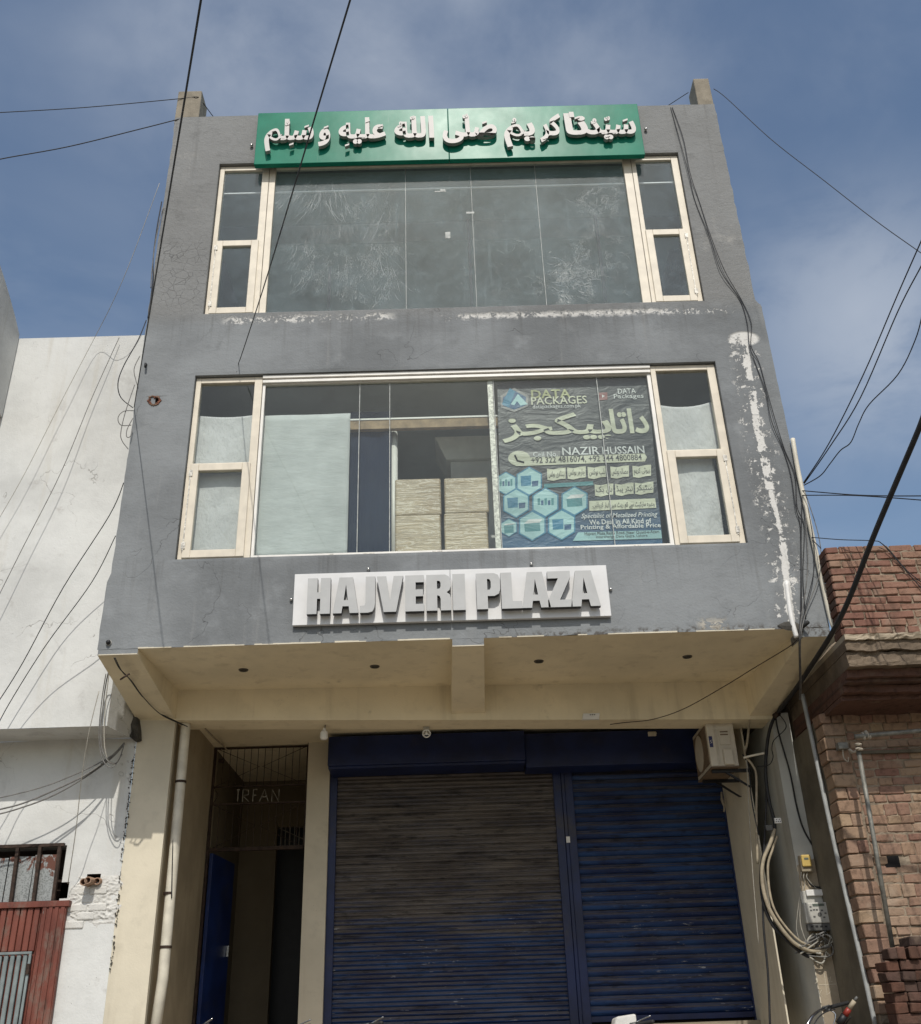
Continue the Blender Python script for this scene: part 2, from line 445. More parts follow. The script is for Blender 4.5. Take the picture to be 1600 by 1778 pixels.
    below = (g.z.st(4.45, 5.2) * g.z.st(5.30, 5.26)) + (g.z.st(7.55, 8.25) * g.z.st(8.36, 8.30)) + (g.z.st(9.2, 11.4) * g.x.abs().st(2.85, 3.0)) * 0.8
    c = g.mix(c, (0.085, 0.083, 0.078), runs * below.min(1.0) * 0.38)
    h = g.noise(1.6, 6, 0.6, sc=(1, 1, 1.6)) * 1.4 + g.noise(45, 3) * 0.22 + upz * g.noise(22, 5, 0.7) * 0.6 - allm * 0.6 - cr * 0.25 - hair * 0.25
    return g.done(g.bsdf(c, 0.88, 0, g.bump(h, 0.5, 0.03), 0.22))

def brick_mat(name, cols, mort=(0.33, 0.27, 0.21), dark=0.0):
    g = G(name)
    c = g.ramp(g.rnd, [(i / (len(cols) - 1), k) for i, k in enumerate(cols)])
    n = g.noise(14, 6, 0.7); n2 = g.noise(4, 4, 0.6, loc=(3, 3, 3)); n3 = g.noise(60, 3, 0.6)
    c = g.mix(c, g.mix(c, (0.5, 0.5, 0.5), 1.0, 'MULTIPLY'), n.st(0.45, 0.75))
    c = g.mix(c, mort, n2.st(0.55, 0.72) * 0.4)
    c = g.mix(c, (0.055, 0.042, 0.032), g.noise(1.7, 7, 0.72, dist=0.5, loc=(6, 2, 4)).st(0.50, 0.68) * 0.5)
    c = g.mix(c, (0.03, 0.025, 0.02), g.noise(9, 5, 0.7, loc=(8, 1, 1)).st(0.62, 0.75) * (0.5 + dark))
    h = n * 0.7 + n3 * 0.4
    return g.done(g.bsdf(c, 0.92, 0, g.bump(h, 0.7, 0.012), 0.15))

def shutter_mat(name, dust_z0, dust_z1, amt, uk=0.85, up0_=-0.15):
    g = G(name)
    c = g.mix((0.006, 0.017, 0.070), (0.014, 0.050, 0.155), g.noise(2.2, 6, 0.65, sc=(0.6, 1, 2.5)).st(0.35, 0.65))
    ln = g.noise(1.6, 6, 0.65, sc=(0.45, 1, 6), loc=(3, 0, 0))
    grime = ((g.z + (ln - 0.5) * 1.9).st(dust_z0, dust_z1)) * amt
    up_ = (g.nz + (g.noise(3, 5, 0.6, sc=(0.5, 1, 12)) - 0.5) * 0.9).st(up0_, up0_ + 0.5)
    dust = g.mix((0.062, 0.050, 0.038), (0.17, 0.145, 0.115), g.noise(2.6, 6, 0.7, sc=(0.5, 1, 4), loc=(9, 1, 2)).st(0.3, 0.7))
    c = g.mix(c, dust, (grime * 0.8 + up_ * uk).min(0.94))
    edge = g.noise(2.5, 6, 0.7, sc=(1.5, 1, 7), loc=(1, 4, 7))
    blk = edge.st(0.54, 0.64)
    c = g.mix(c, (0.008, 0.008, 0.009), blk * 0.55)
    wear = g.noise(13, 6, 0.75, sc=(0.45, 1, 3.5), loc=(0, 5, 0)).st(0.625, 0.645) * (g.noise(0.9, 2, loc=(7, 7, 7)).st(0.45, 0.55) * g.z.st(2.6, 1.8) * 0.9 + 0.08)
    c = g.mix(c, (0.42, 0.43, 0.44), wear)
    return g.done(g.bsdf(c, 0.6, 0.0, g.bump(g.noise(9, 5, 0.65, sc=(0.6, 1, 1)), 0.35, 0.012), 0.3))

def blue_metal(name, col=(0.0055, 0.014, 0.064)):
    g = G(name)
    n = g.noise(2.5, 6, 0.65)
    c = g.mix(sh(col, 0.7), sh(col, 1.4), n.st(0.3, 0.7))
    c = g.mix(c, (0.055, 0.045, 0.04), g.noise(1.4, 6, 0.7, loc=(5, 1, 1)).st(0.52, 0.75) * 0.7)
    c = g.mix(c, (0.4, 0.4, 0.4), g.noise(11, 6, 0.7, sc=(1, 1, 0.3), loc=(1, 8, 1)).st(0.73, 0.77) * 0.7)
    return g.done(g.bsdf(c, 0.45, 0, g.bump(g.noise(25, 4), 0.12, 0.004), 0.4))

def red_metal():
    g = G('rust_red_painted_metal')
    n = g.noise(2.2, 6, 0.65, sc=(2, 2, 0.6))
    c = g.mix((0.115, 0.032, 0.022), (0.20, 0.062, 0.042), n.st(0.3, 0.7))
    c = g.mix(c, (0.055, 0.028, 0.02), g.noise(6, 6, 0.7, sc=(2, 2, 0.4), loc=(2, 2, 2)).st(0.55, 0.7) * 0.7)
    c = g.mix(c, (0.16, 0.12, 0.095), g.noise(3.4, 7, 0.72, sc=(1.5, 1, 0.8), loc=(4, 4, 1)).st(0.52, 0.66) * 0.65)
    c = g.mix(c, (0.55, 0.53, 0.5), g.noise(14, 5, 0.7, sc=(2, 1, 0.35), loc=(9, 2, 2)).st(0.70, 0.74) * 0.55)
    return g.done(g.bsdf(c, 0.55, 0, g.bump(g.noise(30, 4), 0.2, 0.004), 0.35))

def galv():
    g = G('galvanised_sheet')
    v = g.vor(60, 'F1'); n = g.noise(3, 5)
    c = g.mix((0.19, 0.20, 0.195), (0.33, 0.345, 0.34), (v * 0.7 + n * 0.5).st(0.3, 0.75))
    r = (g.noise(4.2, 6, 0.7, dist=0.6, sc=(1.2, 1, 0.8), loc=(2.7, 0, 3)) + (g.z - 2.55) * 0.45).st(0.53, 0.56)
    c = g.mix(c, (0.12, 0.045, 0.028), r)
    return g.done(g.bsdf(c, 0.55, g.m('SUBTRACT', 0.5, r * 0.5), g.bump(g.noise(30, 3), 0.1, 0.003), 0.4))

def glass_mat(name, tint=(0.80, 0.87, 0.85), dust=0.10, smear=None, rough=0.22, sheen=0.10, film=(0.44, 0.52, 0.52)):
    g = G(name)
    tr = g.n('ShaderNodeBsdfTransparent'); tr.inputs['Color'].default_value = tuple(tint) + (1,)
    gl = g.n('ShaderNodeBsdfGlossy'); gl.inputs['Roughness'].default_value = 0.0; gl.inputs['Color'].default_value = (0.9, 0.95, 0.95, 1)
    gr = g.n('ShaderNodeBsdfGlossy'); gr.inputs['Roughness'].default_value = rough; gr.inputs['Color'].default_value = (0.9, 0.93, 0.92, 1)
    df = g.n('ShaderNodeBsdfDiffuse'); df.inputs['Color'].default_value = tuple(film) + (1,)
    fr = g.n('ShaderNodeFresnel'); fr.inputs['IOR'].default_value = 1.52
    d = (g.noise(1.3, 5, 0.6).st(0.2, 0.8) * 0.6 + g.noise(9, 5, 0.7, loc=(1, 5, 3)).st(0.4, 0.8) * 0.4) * (dust * 1.1) + dust * 0.35
    d = d + g.noise(2.0, 5, 0.6, sc=(5, 1, 0.25), loc=(4, 4, 4)).st(0.58, 0.8) * dust * 0.5
    specks = g.vor(11, 'F1', loc=(3, 1, 3)).st(0.06, 0.03) * g.noise(1.1, 2, loc=(2, 6, 1)).st(0.52, 0.6)
    d = d + specks * 0.3
    smf = None
    if smear:
        sm = None
        for (px, py, rx, rz, kind, amt) in smear:
            q = at(px, py, 0.08)
            e = ((g.x - q.x) / rx) * ((g.x - q.x) / rx) + ((g.z - q.z) / rz) * ((g.z - q.z) / rz)
            ms = e.st(1.25, 0.15)
            if kind == 'v':
                t = g.noise(6.5, 4, 0.55, dist=1.9, sc=(2.0, 1, 0.42), loc=(px * 0.01, 0, 0))
            else:
                t = g.noise(5.5, 5, 0.6, dist=2.6, sc=(1.3, 1, 0.9), loc=(px * 0.01, 0, 0))
            line = (t - 0.5).abs().st(0.013, 0.003).max((t - 0.56).abs().st(0.010, 0.002)).max((t - 0.43).abs().st(0.010, 0.002))
            s1 = ms * (line * g.noise(5, 4, loc=(0, px * 0.01, 0)).st(0.45, 0.6) * 0.75 + t.st(0.55, 0.8) * 0.30) * amt
            sm = s1 if sm is None else sm.max(s1)
        smf = sm
    ge = g.n('ShaderNodeNewGeometry'); front = 1.0 - S(g, ge.outputs['Backfacing'])
    clear = g.n('ShaderNodeBsdfTransparent')
    m1 = g.n('ShaderNodeMixShader'); g.l(fr.outputs[0], m1.inputs[0]); g.l(tr.outputs[0], m1.inputs[1]); g.l(gl.outputs[0], m1.inputs[2])
    m2 = m1
    m3 = g.n('ShaderNodeMixShader'); g.l(d.min(0.85).o, m3.inputs[0]); g.l(m2.outputs[0], m3.inputs[1]); g.l(df.outputs[0], m3.inputs[2])
    if smf is not None:
        d2 = g.n('ShaderNodeBsdfDiffuse'); d2.inputs['Color'].default_value = (0.78, 0.80, 0.78, 1)
        ms_ = g.n('ShaderNodeMixShader'); g.l(smf.min(0.8).o, ms_.inputs[0]); g.l(m3.outputs[0], ms_.inputs[1]); g.l(d2.outputs[0], ms_.inputs[2]); m3 = ms_
    m4 = g.n('ShaderNodeMixShader'); g.l(front.o, m4.inputs[0]); g.l(clear.outputs[0], m4.inputs[1]); g.l(m3.outputs[0], m4.inputs[2])
    return g.done(m4.outputs[0])

def cloth(name, col, fold=(1, 1, 1), amt=0.5, var=0.12):
    g = G(name)
    n = g.noise(2.4, 5, 0.6)
    c = g.mix(sh(col, 1 - var), sh(col, 1 + var * 0.5), n.st(0.3, 0.7))
    c = g.mix(c, sh(col, 0.62), g.noise(6, 6, 0.7, loc=(3, 8, 2)).st(0.62, 0.75) * 0.4)
    return g.done(g.bsdf(c, 0.9, 0, g.bump(g.noise(5, 4, 0.6, sc=fold) , amt, 0.03), 0.1))

M = {}
M['facade'] = facade_mat()
M['beige'] = plaster('beige_distemper', (0.80, 0.71, 0.52), 0.12, 0.8, (0.16, 0.12, 0.075), 0.40, 0.30)
M['cream'] = plaster('cream_pilaster_paint', (0.63, 0.575, 0.455), 0.12, 1.1, (0.20, 0.16, 0.10), 0.30, 0.35)
M['shadecream'] = plaster('shaded_entrance_paint', (0.36, 0.30, 0.205), 0.2, 1.0, (0.10, 0.08, 0.05), 0.45, 0.5)  # cream paint darkened: the shade of the inner reveal is in the colour
M['greycement'] = plaster('grey_cement_render', (0.36, 0.36, 0.33), 0.22, 1.4, (0.07, 0.065, 0.05), 0.5, 0.5)
M['greypaint'] = plaster('pale_grey_paint', (0.52, 0.52, 0.48), 0.15, 1.4, (0.16, 0.15, 0.12), 0.4, 0.5)
M['tancement'] = plaster('bare_tan_cement', (0.36, 0.30, 0.22), 0.2, 3.0, (0.12, 0.10, 0.075), 0.4, 0.25)
M['staincement'] = plaster('stained_dark_cement', (0.155, 0.135, 0.10), 0.35, 1.6, (0.035, 0.03, 0.022), 0.6, 0.6, 0.5)
def white_mat():
    g = G('white_lime_wash')
    base = (0.62, 0.625, 0.605)
    a = g.noise(0.8, 7, 0.65); b = g.noise(3.5, 6, 0.65, loc=(3, 1, 5))
    c = g.mix(sh(base, 0.87), sh(base, 1.07), a.st(0.35, 0.65))
    c = g.mix(c, (0.42, 0.415, 0.40), g.noise(1.5, 7, 0.7, dist=0.4, loc=(2, 8, 4)).st(0.55, 0.68) * 0.55)
    c = g.mix(c, (0.50, 0.47, 0.40), g.noise(2.0, 6, 0.6, sc=(3, 3, 0.2), loc=(7, 2, 1)).st(0.52, 0.75) * 0.45)
    c = g.mix(c, (0.33, 0.31, 0.28), b.st(0.62, 0.74) * 0.4)
    hair = (g.noise(1.2, 5, 0.55, dist=0.5, loc=(1, 2, 9)) - 0.5).abs().st(0.004, 0.0) * g.noise(0.9, 2, loc=(4, 1, 6)).st(0.48, 0.6)
    c = g.mix(c, (0.18, 0.165, 0.145), hair * 0.6)
    pock = g.vor(14, 'F1', loc=(2, 2, 2)).st(0.07, 0.04) * g.noise(1.6, 2, loc=(5, 5, 5)).st(0.54, 0.62)
    c = g.mix(c, (0.14, 0.12, 0.10), pock * 0.6)
    h = g.noise(2.5, 6, 0.65) * 1.2 + g.noise(50, 3) * 0.2 - hair * 0.3 - pock * 0.3
    return g.done(g.bsdf(c, 0.92, 0, g.bump(h, 0.4, 0.025), 0.15))
M['white'] = white_mat()
M['whitebrick'] = plaster('white_washed_brick', (0.60, 0.59, 0.555), 0.10, 4.0, (0.36, 0.33, 0.29), 0.35, 0.1, 0.8)
M['concrete'] = plaster('raw_concrete', (0.27, 0.24, 0.19), 0.2, 5.0, (0.10, 0.09, 0.075), 0.4, 0.3, 0.6)
M['darkcement'] = plaster('rough_dark_cement', (0.085, 0.08, 0.07), 0.35, 9.0, (0.03, 0.03, 0.03), 0.5, 0.1, 1.0)
M['ledge'] = plaster('crumbling_brown_render', (0.15, 0.115, 0.082), 0.4, 3.0, (0.05, 0.04, 0.03), 0.7, 0.3, 1.0)
M['room'] = plaster('room_paint', (0.36, 0.42, 0.39), 0.08, 1.0, (0.2, 0.2, 0.18), 0.15, 0.1, 0.1)
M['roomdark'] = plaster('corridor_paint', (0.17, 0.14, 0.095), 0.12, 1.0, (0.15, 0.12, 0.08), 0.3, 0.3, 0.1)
M['upvc'] = plain('cream_window_frame', (0.66, 0.60, 0.49), 0.45, 0, 0.10, 6, 0.04)
M['alu'] = plain('white_aluminium', (0.74, 0.72, 0.67), 0.4, 0, 0.08, 6, 0.03)
M['hardware'] = plain('grimy_hinge_strip', (0.50, 0.48, 0.43), 0.5, 0.2, 0.5, 40, 0.1)
M['seal'] = plain('silicone_joint', (0.40, 0.42, 0.40), 0.6, 0, 0.3, 20, 0)
M['glass_up'] = glass_mat('dusty_glass_smeared', (0.80, 0.88, 0.90), 0.22, [(600, 440, 0.80, 1.25, 'v', 0.30), (672, 420, 0.30, 1.2, 's', 0.25), (985, 495, 0.42, 0.36, 's', 0.9), (1045, 350, 0.40, 0.30, 's', 0.5), (1030, 430, 0.45, 0.65, 's', 0.35), (860, 450, 0.35, 0.9, 's', 0.15)], 0.36, 0.008, (0.42, 0.53, 0.57))
M['glass_side'] = glass_mat('dusty_glass', (0.84, 0.88, 0.88), 0.04, None, 0.3, 0.004)
M['glass_side_up'] = glass_mat('dusty_glass_blue', (0.82, 0.88, 0.90), 0.16, None, 0.3, 0.004, (0.38, 0.49, 0.57))
M['glass_low'] = glass_mat('greenish_shop_glass', (0.87, 0.92, 0.905), 0.055, None, 0.33, 0.004)
M['green'] = None
def sign_green():
    g = G('green_sign_sheet')
    c = g.mix((0.010, 0.165, 0.105), (0.018, 0.215, 0.14), g.noise(1.6, 5).st(0.3, 0.7))
    c = g.mix(c, (0.18, 0.30, 0.24), g.noise(5, 5, 0.65, sc=(4, 1, 0.25)).st(0.66, 0.8) * 0.4)
    return g.done(g.bsdf(c, g.noise(3, 3) * 0.10 + 0.24, 0.0, g.bump(g.noise(1.4, 3), 0.12, 0.03), 0.08))
M['green'] = sign_green()
M['signwhite'] = plain('white_sign_sheet', (0.66, 0.66, 0.655), 0.5, 0.0, 0.05, 5, 0.03)
M['letter'] = plain('grey_letter_face', (0.42, 0.425, 0.42), 0.5, 0.0, 0.06, 6, 0.03)
M['letterside'] = plain('dark_letter_side', (0.045, 0.045, 0.048), 0.5, 0.2, 0.2, 8, 0.02)
M['urduletter'] = plain('cream_letter_face', (0.52, 0.50, 0.475), 0.5, 0.0, 0.05, 6, 0.03)
M['urduside'] = plain('letter_return', (0.30, 0.29, 0.28), 0.5, 0.1, 0.2, 8, 0.02)
M['wire'] = plain('black_cable', (0.018, 0.018, 0.02), 0.6, 0, 0.3, 20, 0)
M['wiregrey'] = plain('grey_sun_bleached_cable', (0.16, 0.155, 0.145), 0.7, 0, 0.3, 20, 0)
M['wirepale'] = plain('pale_cord', (0.36, 0.34, 0.29), 0.8, 0, 0.2, 20, 0)
M['sheath'] = plain('dusty_beige_conduit', (0.33, 0.28, 0.20), 0.7, 0, 0.25, 12, 0.05)
M['pvc'] = plain('cream_plastic_pipe', (0.62, 0.58, 0.48), 0.45, 0, 0.15, 7, 0.03)
M['pvcgrey'] = plain('grey_plastic_pipe', (0.34, 0.35, 0.34), 0.5, 0, 0.2, 7, 0.03)
M['steel'] = plain('weathered_steel_pipe', (0.20, 0.195, 0.17), 0.6, 0.4, 0.4, 14, 0.2)
M['rope'] = plain('tied_rag_rope', (0.36, 0.32, 0.26), 0.9, 0, 0.3, 30, 0.3)
M['iron'] = plain('rusty_iron', (0.045, 0.028, 0.02), 0.7, 0.3, 0.5, 20, 0.15)
M['paleiron'] = plain('pale_iron_letters', (0.26, 0.245, 0.21), 0.6, 0.2, 0.2, 20, 0.05)
M['chrome'] = plain('chrome', (0.62, 0.62, 0.62), 0.18, 1.0, 0.1, 10, 0)
M['rubber'] = plain('black_rubber', (0.02, 0.02, 0.02), 0.7, 0, 0.2, 20, 0.1)
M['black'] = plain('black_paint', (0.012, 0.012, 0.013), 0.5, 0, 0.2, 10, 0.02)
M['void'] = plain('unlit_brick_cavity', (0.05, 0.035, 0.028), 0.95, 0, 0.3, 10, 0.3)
M['flatblack'] = plain('flat_black', (0.006, 0.005, 0.005), 0.95, 0, 0.2, 10, 0)  # flat black for the painted dark of the vent hole and for the inner posts
M['redvoid'] = plain('broken_brick_cavity', (0.16, 0.065, 0.04), 0.95, 0, 0.5, 25, 0.6)
M['shutterL'] = shutter_mat('blue_shutter_dusty', 1.75, 2.65, 0.95, 0.6)
M['shutterR'] = shutter_mat('blue_shutter_grimy', 3.2, 5.0, 0.6, 0.62, 0.15)
M['blue'] = blue_metal('blue_painted_steel')
M['bluedoor'] = blue_metal('blue_painted_door', (0.009, 0.024, 0.105))
M['red'] = red_metal()
M['galv'] = galv()
M['greymetal'] = plain('grey_green_painted_metal', (0.20, 0.235, 0.235), 0.5, 0.1, 0.25, 5, 0.08)
M['brick'] = brick_mat('red_brick', [(0.25, 0.135, 0.098), (0.19, 0.095, 0.072), (0.285, 0.165, 0.118), (0.29, 0.19, 0.135), (0.22, 0.115, 0.085), (0.26, 0.145, 0.105)], (0.36, 0.29, 0.225))
M['brickpale'] = brick_mat('pale_salmon_brick', [(0.31, 0.215, 0.145), (0.235, 0.135, 0.10), (0.34, 0.245, 0.16), (0.27, 0.175, 0.125), (0.33, 0.235, 0.165), (0.225, 0.12, 0.09)], (0.38, 0.31, 0.235))
M['brickdark'] = brick_mat('dark_brown_brick', [(0.085, 0.05, 0.038), (0.12, 0.06, 0.042), (0.065, 0.045, 0.038), (0.10, 0.058, 0.045), (0.14, 0.07, 0.05)], (0.20, 0.15, 0.11), 0.3)  # dark brown tones for the stack, lower corbel bands and brick ends
M['mortar'] = plaster('lime_mortar', (0.28, 0.225, 0.165), 0.3, 8.0, (0.05, 0.04, 0.03), 0.6, 0.1, 0.9)
M['acbody'] = plain('cream_enamel', (0.56, 0.51, 0.42), 0.4, 0, 0.08, 5, 0.02)
M['acdark'] = plain('brown_grille', (0.16, 0.115, 0.075), 0.6, 0, 0.2, 12, 0.05)
M['navy'] = plain('navy_label', (0.012, 0.018, 0.10), 0.5, 0, 0.05, 10, 0)
M['paper'] = cloth('pale_paper_sheet', (0.52, 0.535, 0.52), (0.6, 1, 1.6), 0.5)
M['sheetwhite'] = cloth('white_cotton', (0.64, 0.635, 0.61), (2.2, 1, 1.2), 1.0)
M['navycloth'] = cloth('navy_curtain_cloth', (0.018, 0.028, 0.055), (3.5, 1, 0.2), 0.5)
M['wood'] = plain('raw_timber', (0.30, 0.21, 0.12), 0.7, 0, 0.35, 8, 0.1)
def wrap_mat():
    g = G('shrink_wrapped_carton')
    st = g.noise(4.0, 6, 0.62, dist=1.6, sc=(0.6, 1, 4.2))
    c = g.mix((0.34, 0.25, 0.145), (0.46, 0.36, 0.225), g.noise(2, 4).st(0.3, 0.7))
    c = g.mix(c, (0.66, 0.60, 0.49), (st - 0.52).abs().st(0.03, 0.0) * 0.75)
    c = g.mix(c, (0.24, 0.20, 0.15), (st - 0.44).abs().st(0.03, 0.0) * 0.6)
    return g.done(g.bsdf(c, 0.35, 0, g.bump(st, 0.6, 0.02), 0.5))
M['wrap'] = wrap_mat()
M['yellow'] = plain('yellow_plastic', (0.56, 0.40, 0.12), 0.5, 0, 0.12, 8, 0.03)
M['metergrey'] = plain('pale_grey_plastic', (0.44, 0.43, 0.39), 0.5, 0, 0.12, 9, 0.03)
M['meterdark'] = plain('dark_grey_plastic', (0.10, 0.10, 0.095), 0.5, 0, 0.2, 9, 0.03)
M['lcd'] = plain('grey_display', (0.12, 0.14, 0.12), 0.3, 0, 0.05, 5, 0)
M['whiteplastic'] = plain('white_plastic', (0.74, 0.73, 0.70), 0.45, 0, 0.06, 9, 0.02)
M['fixture'] = plain('dull_steel_fixture', (0.10, 0.09, 0.075), 0.45, 0.5, 0.2, 10, 0)
M['stud'] = plain('polished_stud', (0.55, 0.54, 0.52), 0.25, 0.9, 0.1, 10, 0)
M['terracotta'] = plain('clay_pipe', (0.34, 0.22, 0.15), 0.8, 0, 0.25, 12, 0.2)
M['redplastic'] = plain('red_plastic', (0.24, 0.03, 0.02), 0.4, 0, 0.1, 8, 0)
M['tankred'] = plain('dark_red_enamel', (0.12, 0.01, 0.012), 0.25, 0.1, 0.1, 8, 0)
M['street'] = plaster('dusty_asphalt', (0.17, 0.148, 0.115), 0.2, 0.6, (0.12, 0.10, 0.08), 0.4, 0.0, 0.4)
M['pave'] = plaster('dusty_cement_paving', (0.28, 0.24, 0.18), 0.15, 0.9, (0.2, 0.17, 0.13), 0.4, 0.0, 0.4)

# ================================================================ ground
def sheet(name, x0, x1, y0, y1, z, mat, sub=1):
    mb = MB()
    mb.poly([(x0, y0, z), (x1, y0, z), (x1, y1, z), (x0, y1, z)])
    return tag(mb.build(name, mat), kind='structure')
sheet('ground', -600, 600, -600, 600, -0.02, M['street'])
sheet('street', -60, 60, -16, -2.6, 0.0, M['street'])
tag(MB().box(-30, 30, -2.6, 0.9, -0.01, 0.12).build('pavement', M['pave'], bevel=0.01), kind='structure')

# ================================================================ main building
XL, XR, ZT, ZB = -3.41, 3.63, 11.57, 4.345
YF = lambda x: 1.45 + 0.045 * x            # face of the ground-floor beam: the wall below runs a little askew
ZBEAM = lambda x: 3.972 - 0.017 * x
B = thing('commercial_building', 'three storey grey building with wide window bands above blue roller shutters', 'building', (0.1, 0, 0))
UW = (-2.75, 2.995, 8.365, 10.73); LW = (-2.762, 2.99, 5.277, 7.515)
hole = at(268, 696, 0)
from mathutils import noise as mn
def f_y(x, z): return -0.004 + 0.003 * mn.noise((x * 1.1, z * 1.1, 3.0)) - (0.004 if z > 8.3 else 0) * abs(mn.noise((x * 2.3, z * 2.3, 1.0)))
def f_edge(x, z, l, r, b, t):
    if r:
        j = mn.noise((z * 9, 1.0, 0)) * 0.018 + mn.noise((z * 31, 4.0, 0)) * 0.012
        x += (j - 0.055 if z > 8.3 else j * 0.25)
    if l:
        x += mn.noise((z * 6, 7.0, 0)) * 0.010 + (0.03 if z > 5.1 else 0.0) + mn.noise((z * 23, 3.0, 0)) * (0.012 if z > 8.3 else 0.003)
    if t: z += mn.noise((x * 4, 2.0, 0)) * 0.008
    if b: z += mn.noise((x * 11, 5.0, 0)) * 0.006 + max(0, mn.noise((x * 5, 8.0, 2.0)) - 0.25) * 0.05 * (x > 0.4)
    return x, z
w = MB()
holed_wall(w, lin(XL, XR, 0.13), lin(ZB, ZT, 0.10),
           [UW + (0.20,), LW + (0.20,), (hole.x - 0.045, hole.x + 0.05, hole.z - 0.05, hole.z + 0.055, 0.14, 1)], 0.0, 0.2, f_y, f_edge)
w.build('facade_wall', [M['facade'], M['redvoid']], B)
rb = MB(); rr_ = random.Random(5)
for k in range(16):
    a_ = 2 * math.pi * k / 16; r0 = 0.062 + rr_.uniform(-0.012, 0.012); cx_, cz_ = hole.x + r0 * math.cos(a_), hole.z + r0 * 0.95 * math.sin(a_)
    P = [(cx_ + rr_.uniform(0.006, 0.02) * math.cos(t * 1.256), cz_ + rr_.uniform(0.006, 0.018) * math.sin(t * 1.256)) for t in range(5)]
    rb.prism(P, -0.010, 0.03, 0 if rr_.random() < 0.55 else 1)
rb.box(hole.x - 0.05, hole.x + 0.02, 0.02, 0.12, hole.z - 0.05, hole.z - 0.005, 1)
rb.build('broken_brick', [M['redvoid'], M['brick']], B)['kind'] = 'stuff'
MB().box(XL + 0.035, XL + 0.24, 0.004, 7, 4.29, 11.56).build('side_wall', M['facade'], B)
MB().box(XR - 0.30, XR - 0.07, 0.004, 7, 4.26, 11.56).build('side_wall', M['facade'], B)
MB().box(XR - 0.0701, XR - 0.004, 0.004, 7, 4.26, 8.30).build('side_wall_lower', M['facade'], B)
MB().box(XL + 0.24, XR - 0.30, 6.8, 7, 0, 11.56).build('rear_wall', M['facade'], B)
MB().box(XL + 0.24, XR - 0.30, 0.02, 0.20, 11.25, 11.555).build('parapet', M['facade'], B)
MB().box(XL + 0.24, XR - 0.30, 0.20, 6.8, 11.10, 11.25).build('roof_slab', M['room'], B)
MB().box(XL + 0.24, XR - 0.30, 0.205, 6.8, 7.66, 7.95).build('floor_slab', M['room'], B)
MB().box(XL + 0.24, XR - 0.30, 5.2, 5.3, 4.6, 11.10).build('partition_wall', M['room'], B)
MB().box(XL + 0.24, XR - 0.30, 1.5, 1.8, 10.75, 11.10).build('ceiling_beam', M['room'], B)
# cantilever underside
s = MB()
nx = 24
for i in range(nx):
    xa = -3.02 + (3.36 + 3.02) * i / nx; xb = -3.02 + (3.36 + 3.02) * (i + 1) / nx
    s.poly([(xa, -0.002, ZB), (xa, YF(xa), ZB), (xb, YF(xb), ZB), (xb, -0.002, ZB)])
s.box(XL + 0.24, XR - 0.30, 0.205, 6.8, 4.42, 4.60)
s.build('soffit', M['beige'], B)
def bracket(x0, x1, zf, xb0, xb1, zb, name):
    m = MB()
    a, b = YF(xb0), YF(xb1)
    bot = [(x0, -0.003, zf), (x1, -0.003, zf), (xb1, b, zb), (xb0, a, zb)]
    top = [(x0, -0.003, ZB + 0.002), (x1, -0.003, ZB + 0.002), (xb1, b, ZB + 0.06), (xb0, a, ZB + 0.06)]
    i = len(m.v); m.v += bot + top
    for f, k in (((0, 3, 2, 1), 0), ((4, 5, 6, 7), 0), ((0, 1, 5, 4), 1), ((1, 2, 6, 5), 0), ((2, 3, 7, 6), 0), ((3, 0, 4, 7), 0)):
        m.f.append(f); m.mi.append(k)
    return m.build(name, [M['beige'], M['facade']], B)
bracket(XL + 0.01, -3.02, 4.287, -3.37, -2.965, 4.035, 'cantilever_beam')
bracket(-0.012, 0.292, 4.268, -0.045, 0.315, 4.04, 'cantilever_beam')
bracket(3.36, XR - 0.004, 4.258, 3.19, 3.50, 3.955, 'cantilever_beam')
bm = MB()
for i in range(12):
    xa = -3.37 + 6.87 * i / 12; xb = -3.37 + 6.87 * (i + 1) / 12
    bm.poly([(xa, YF(xa), ZBEAM(xa)), (xb, YF(xb), ZBEAM(xb)), (xb, YF(xb) , ZB + 0.01), (xa, YF(xa), ZB + 0.01)])
    bm.poly([(xa, YF(xa), ZBEAM(xa)), (xa, YF(xa) + 0.36, ZBEAM(xa)), (xb, YF(xb) + 0.36, ZBEAM(xb)), (xb, YF(xb), ZBEAM(xb))])
    bm.poly([(xa, YF(xa) + 0.36, ZBEAM(xa)), (xa, YF(xa) + 0.36, ZB), (xb, YF(xb) + 0.36, ZB), (xb, YF(xb) + 0.36, ZBEAM(xb))])
bm.build('lintel_beam', M['beige'], B)
YW = 3.15                                  # shutters and door stand well back under the overhang
MB().box(-3.34, 3.56, 1.95, 6.8, 4.21, 4.40).build('porch_ceiling', M['beige'], B)
# flaky cream lip along the lower edge of the facade
lip = MB()
x = -3.02
while x < 3.34:
    d = random.uniform(0.04, 0.22)
    if random.random() < 0.75 and not (-0.03 < x < 0.30):
        h = random.uniform(0.004, 0.012); lip.box(x, min(x + d, 3.35), -0.012, -0.0045, ZB - 0.004, ZB + h)
    x += d
for xa, xb, zz in ((XL + 0.02, -3.02, 4.287), (-0.012, 0.292, 4.268)):
    lip.box(xa, xb, -0.012, -0.0045, zz - 0.003, zz + 0.006)
lip.build('paint_edge', M['cream'], B)['kind'] = 'stuff'
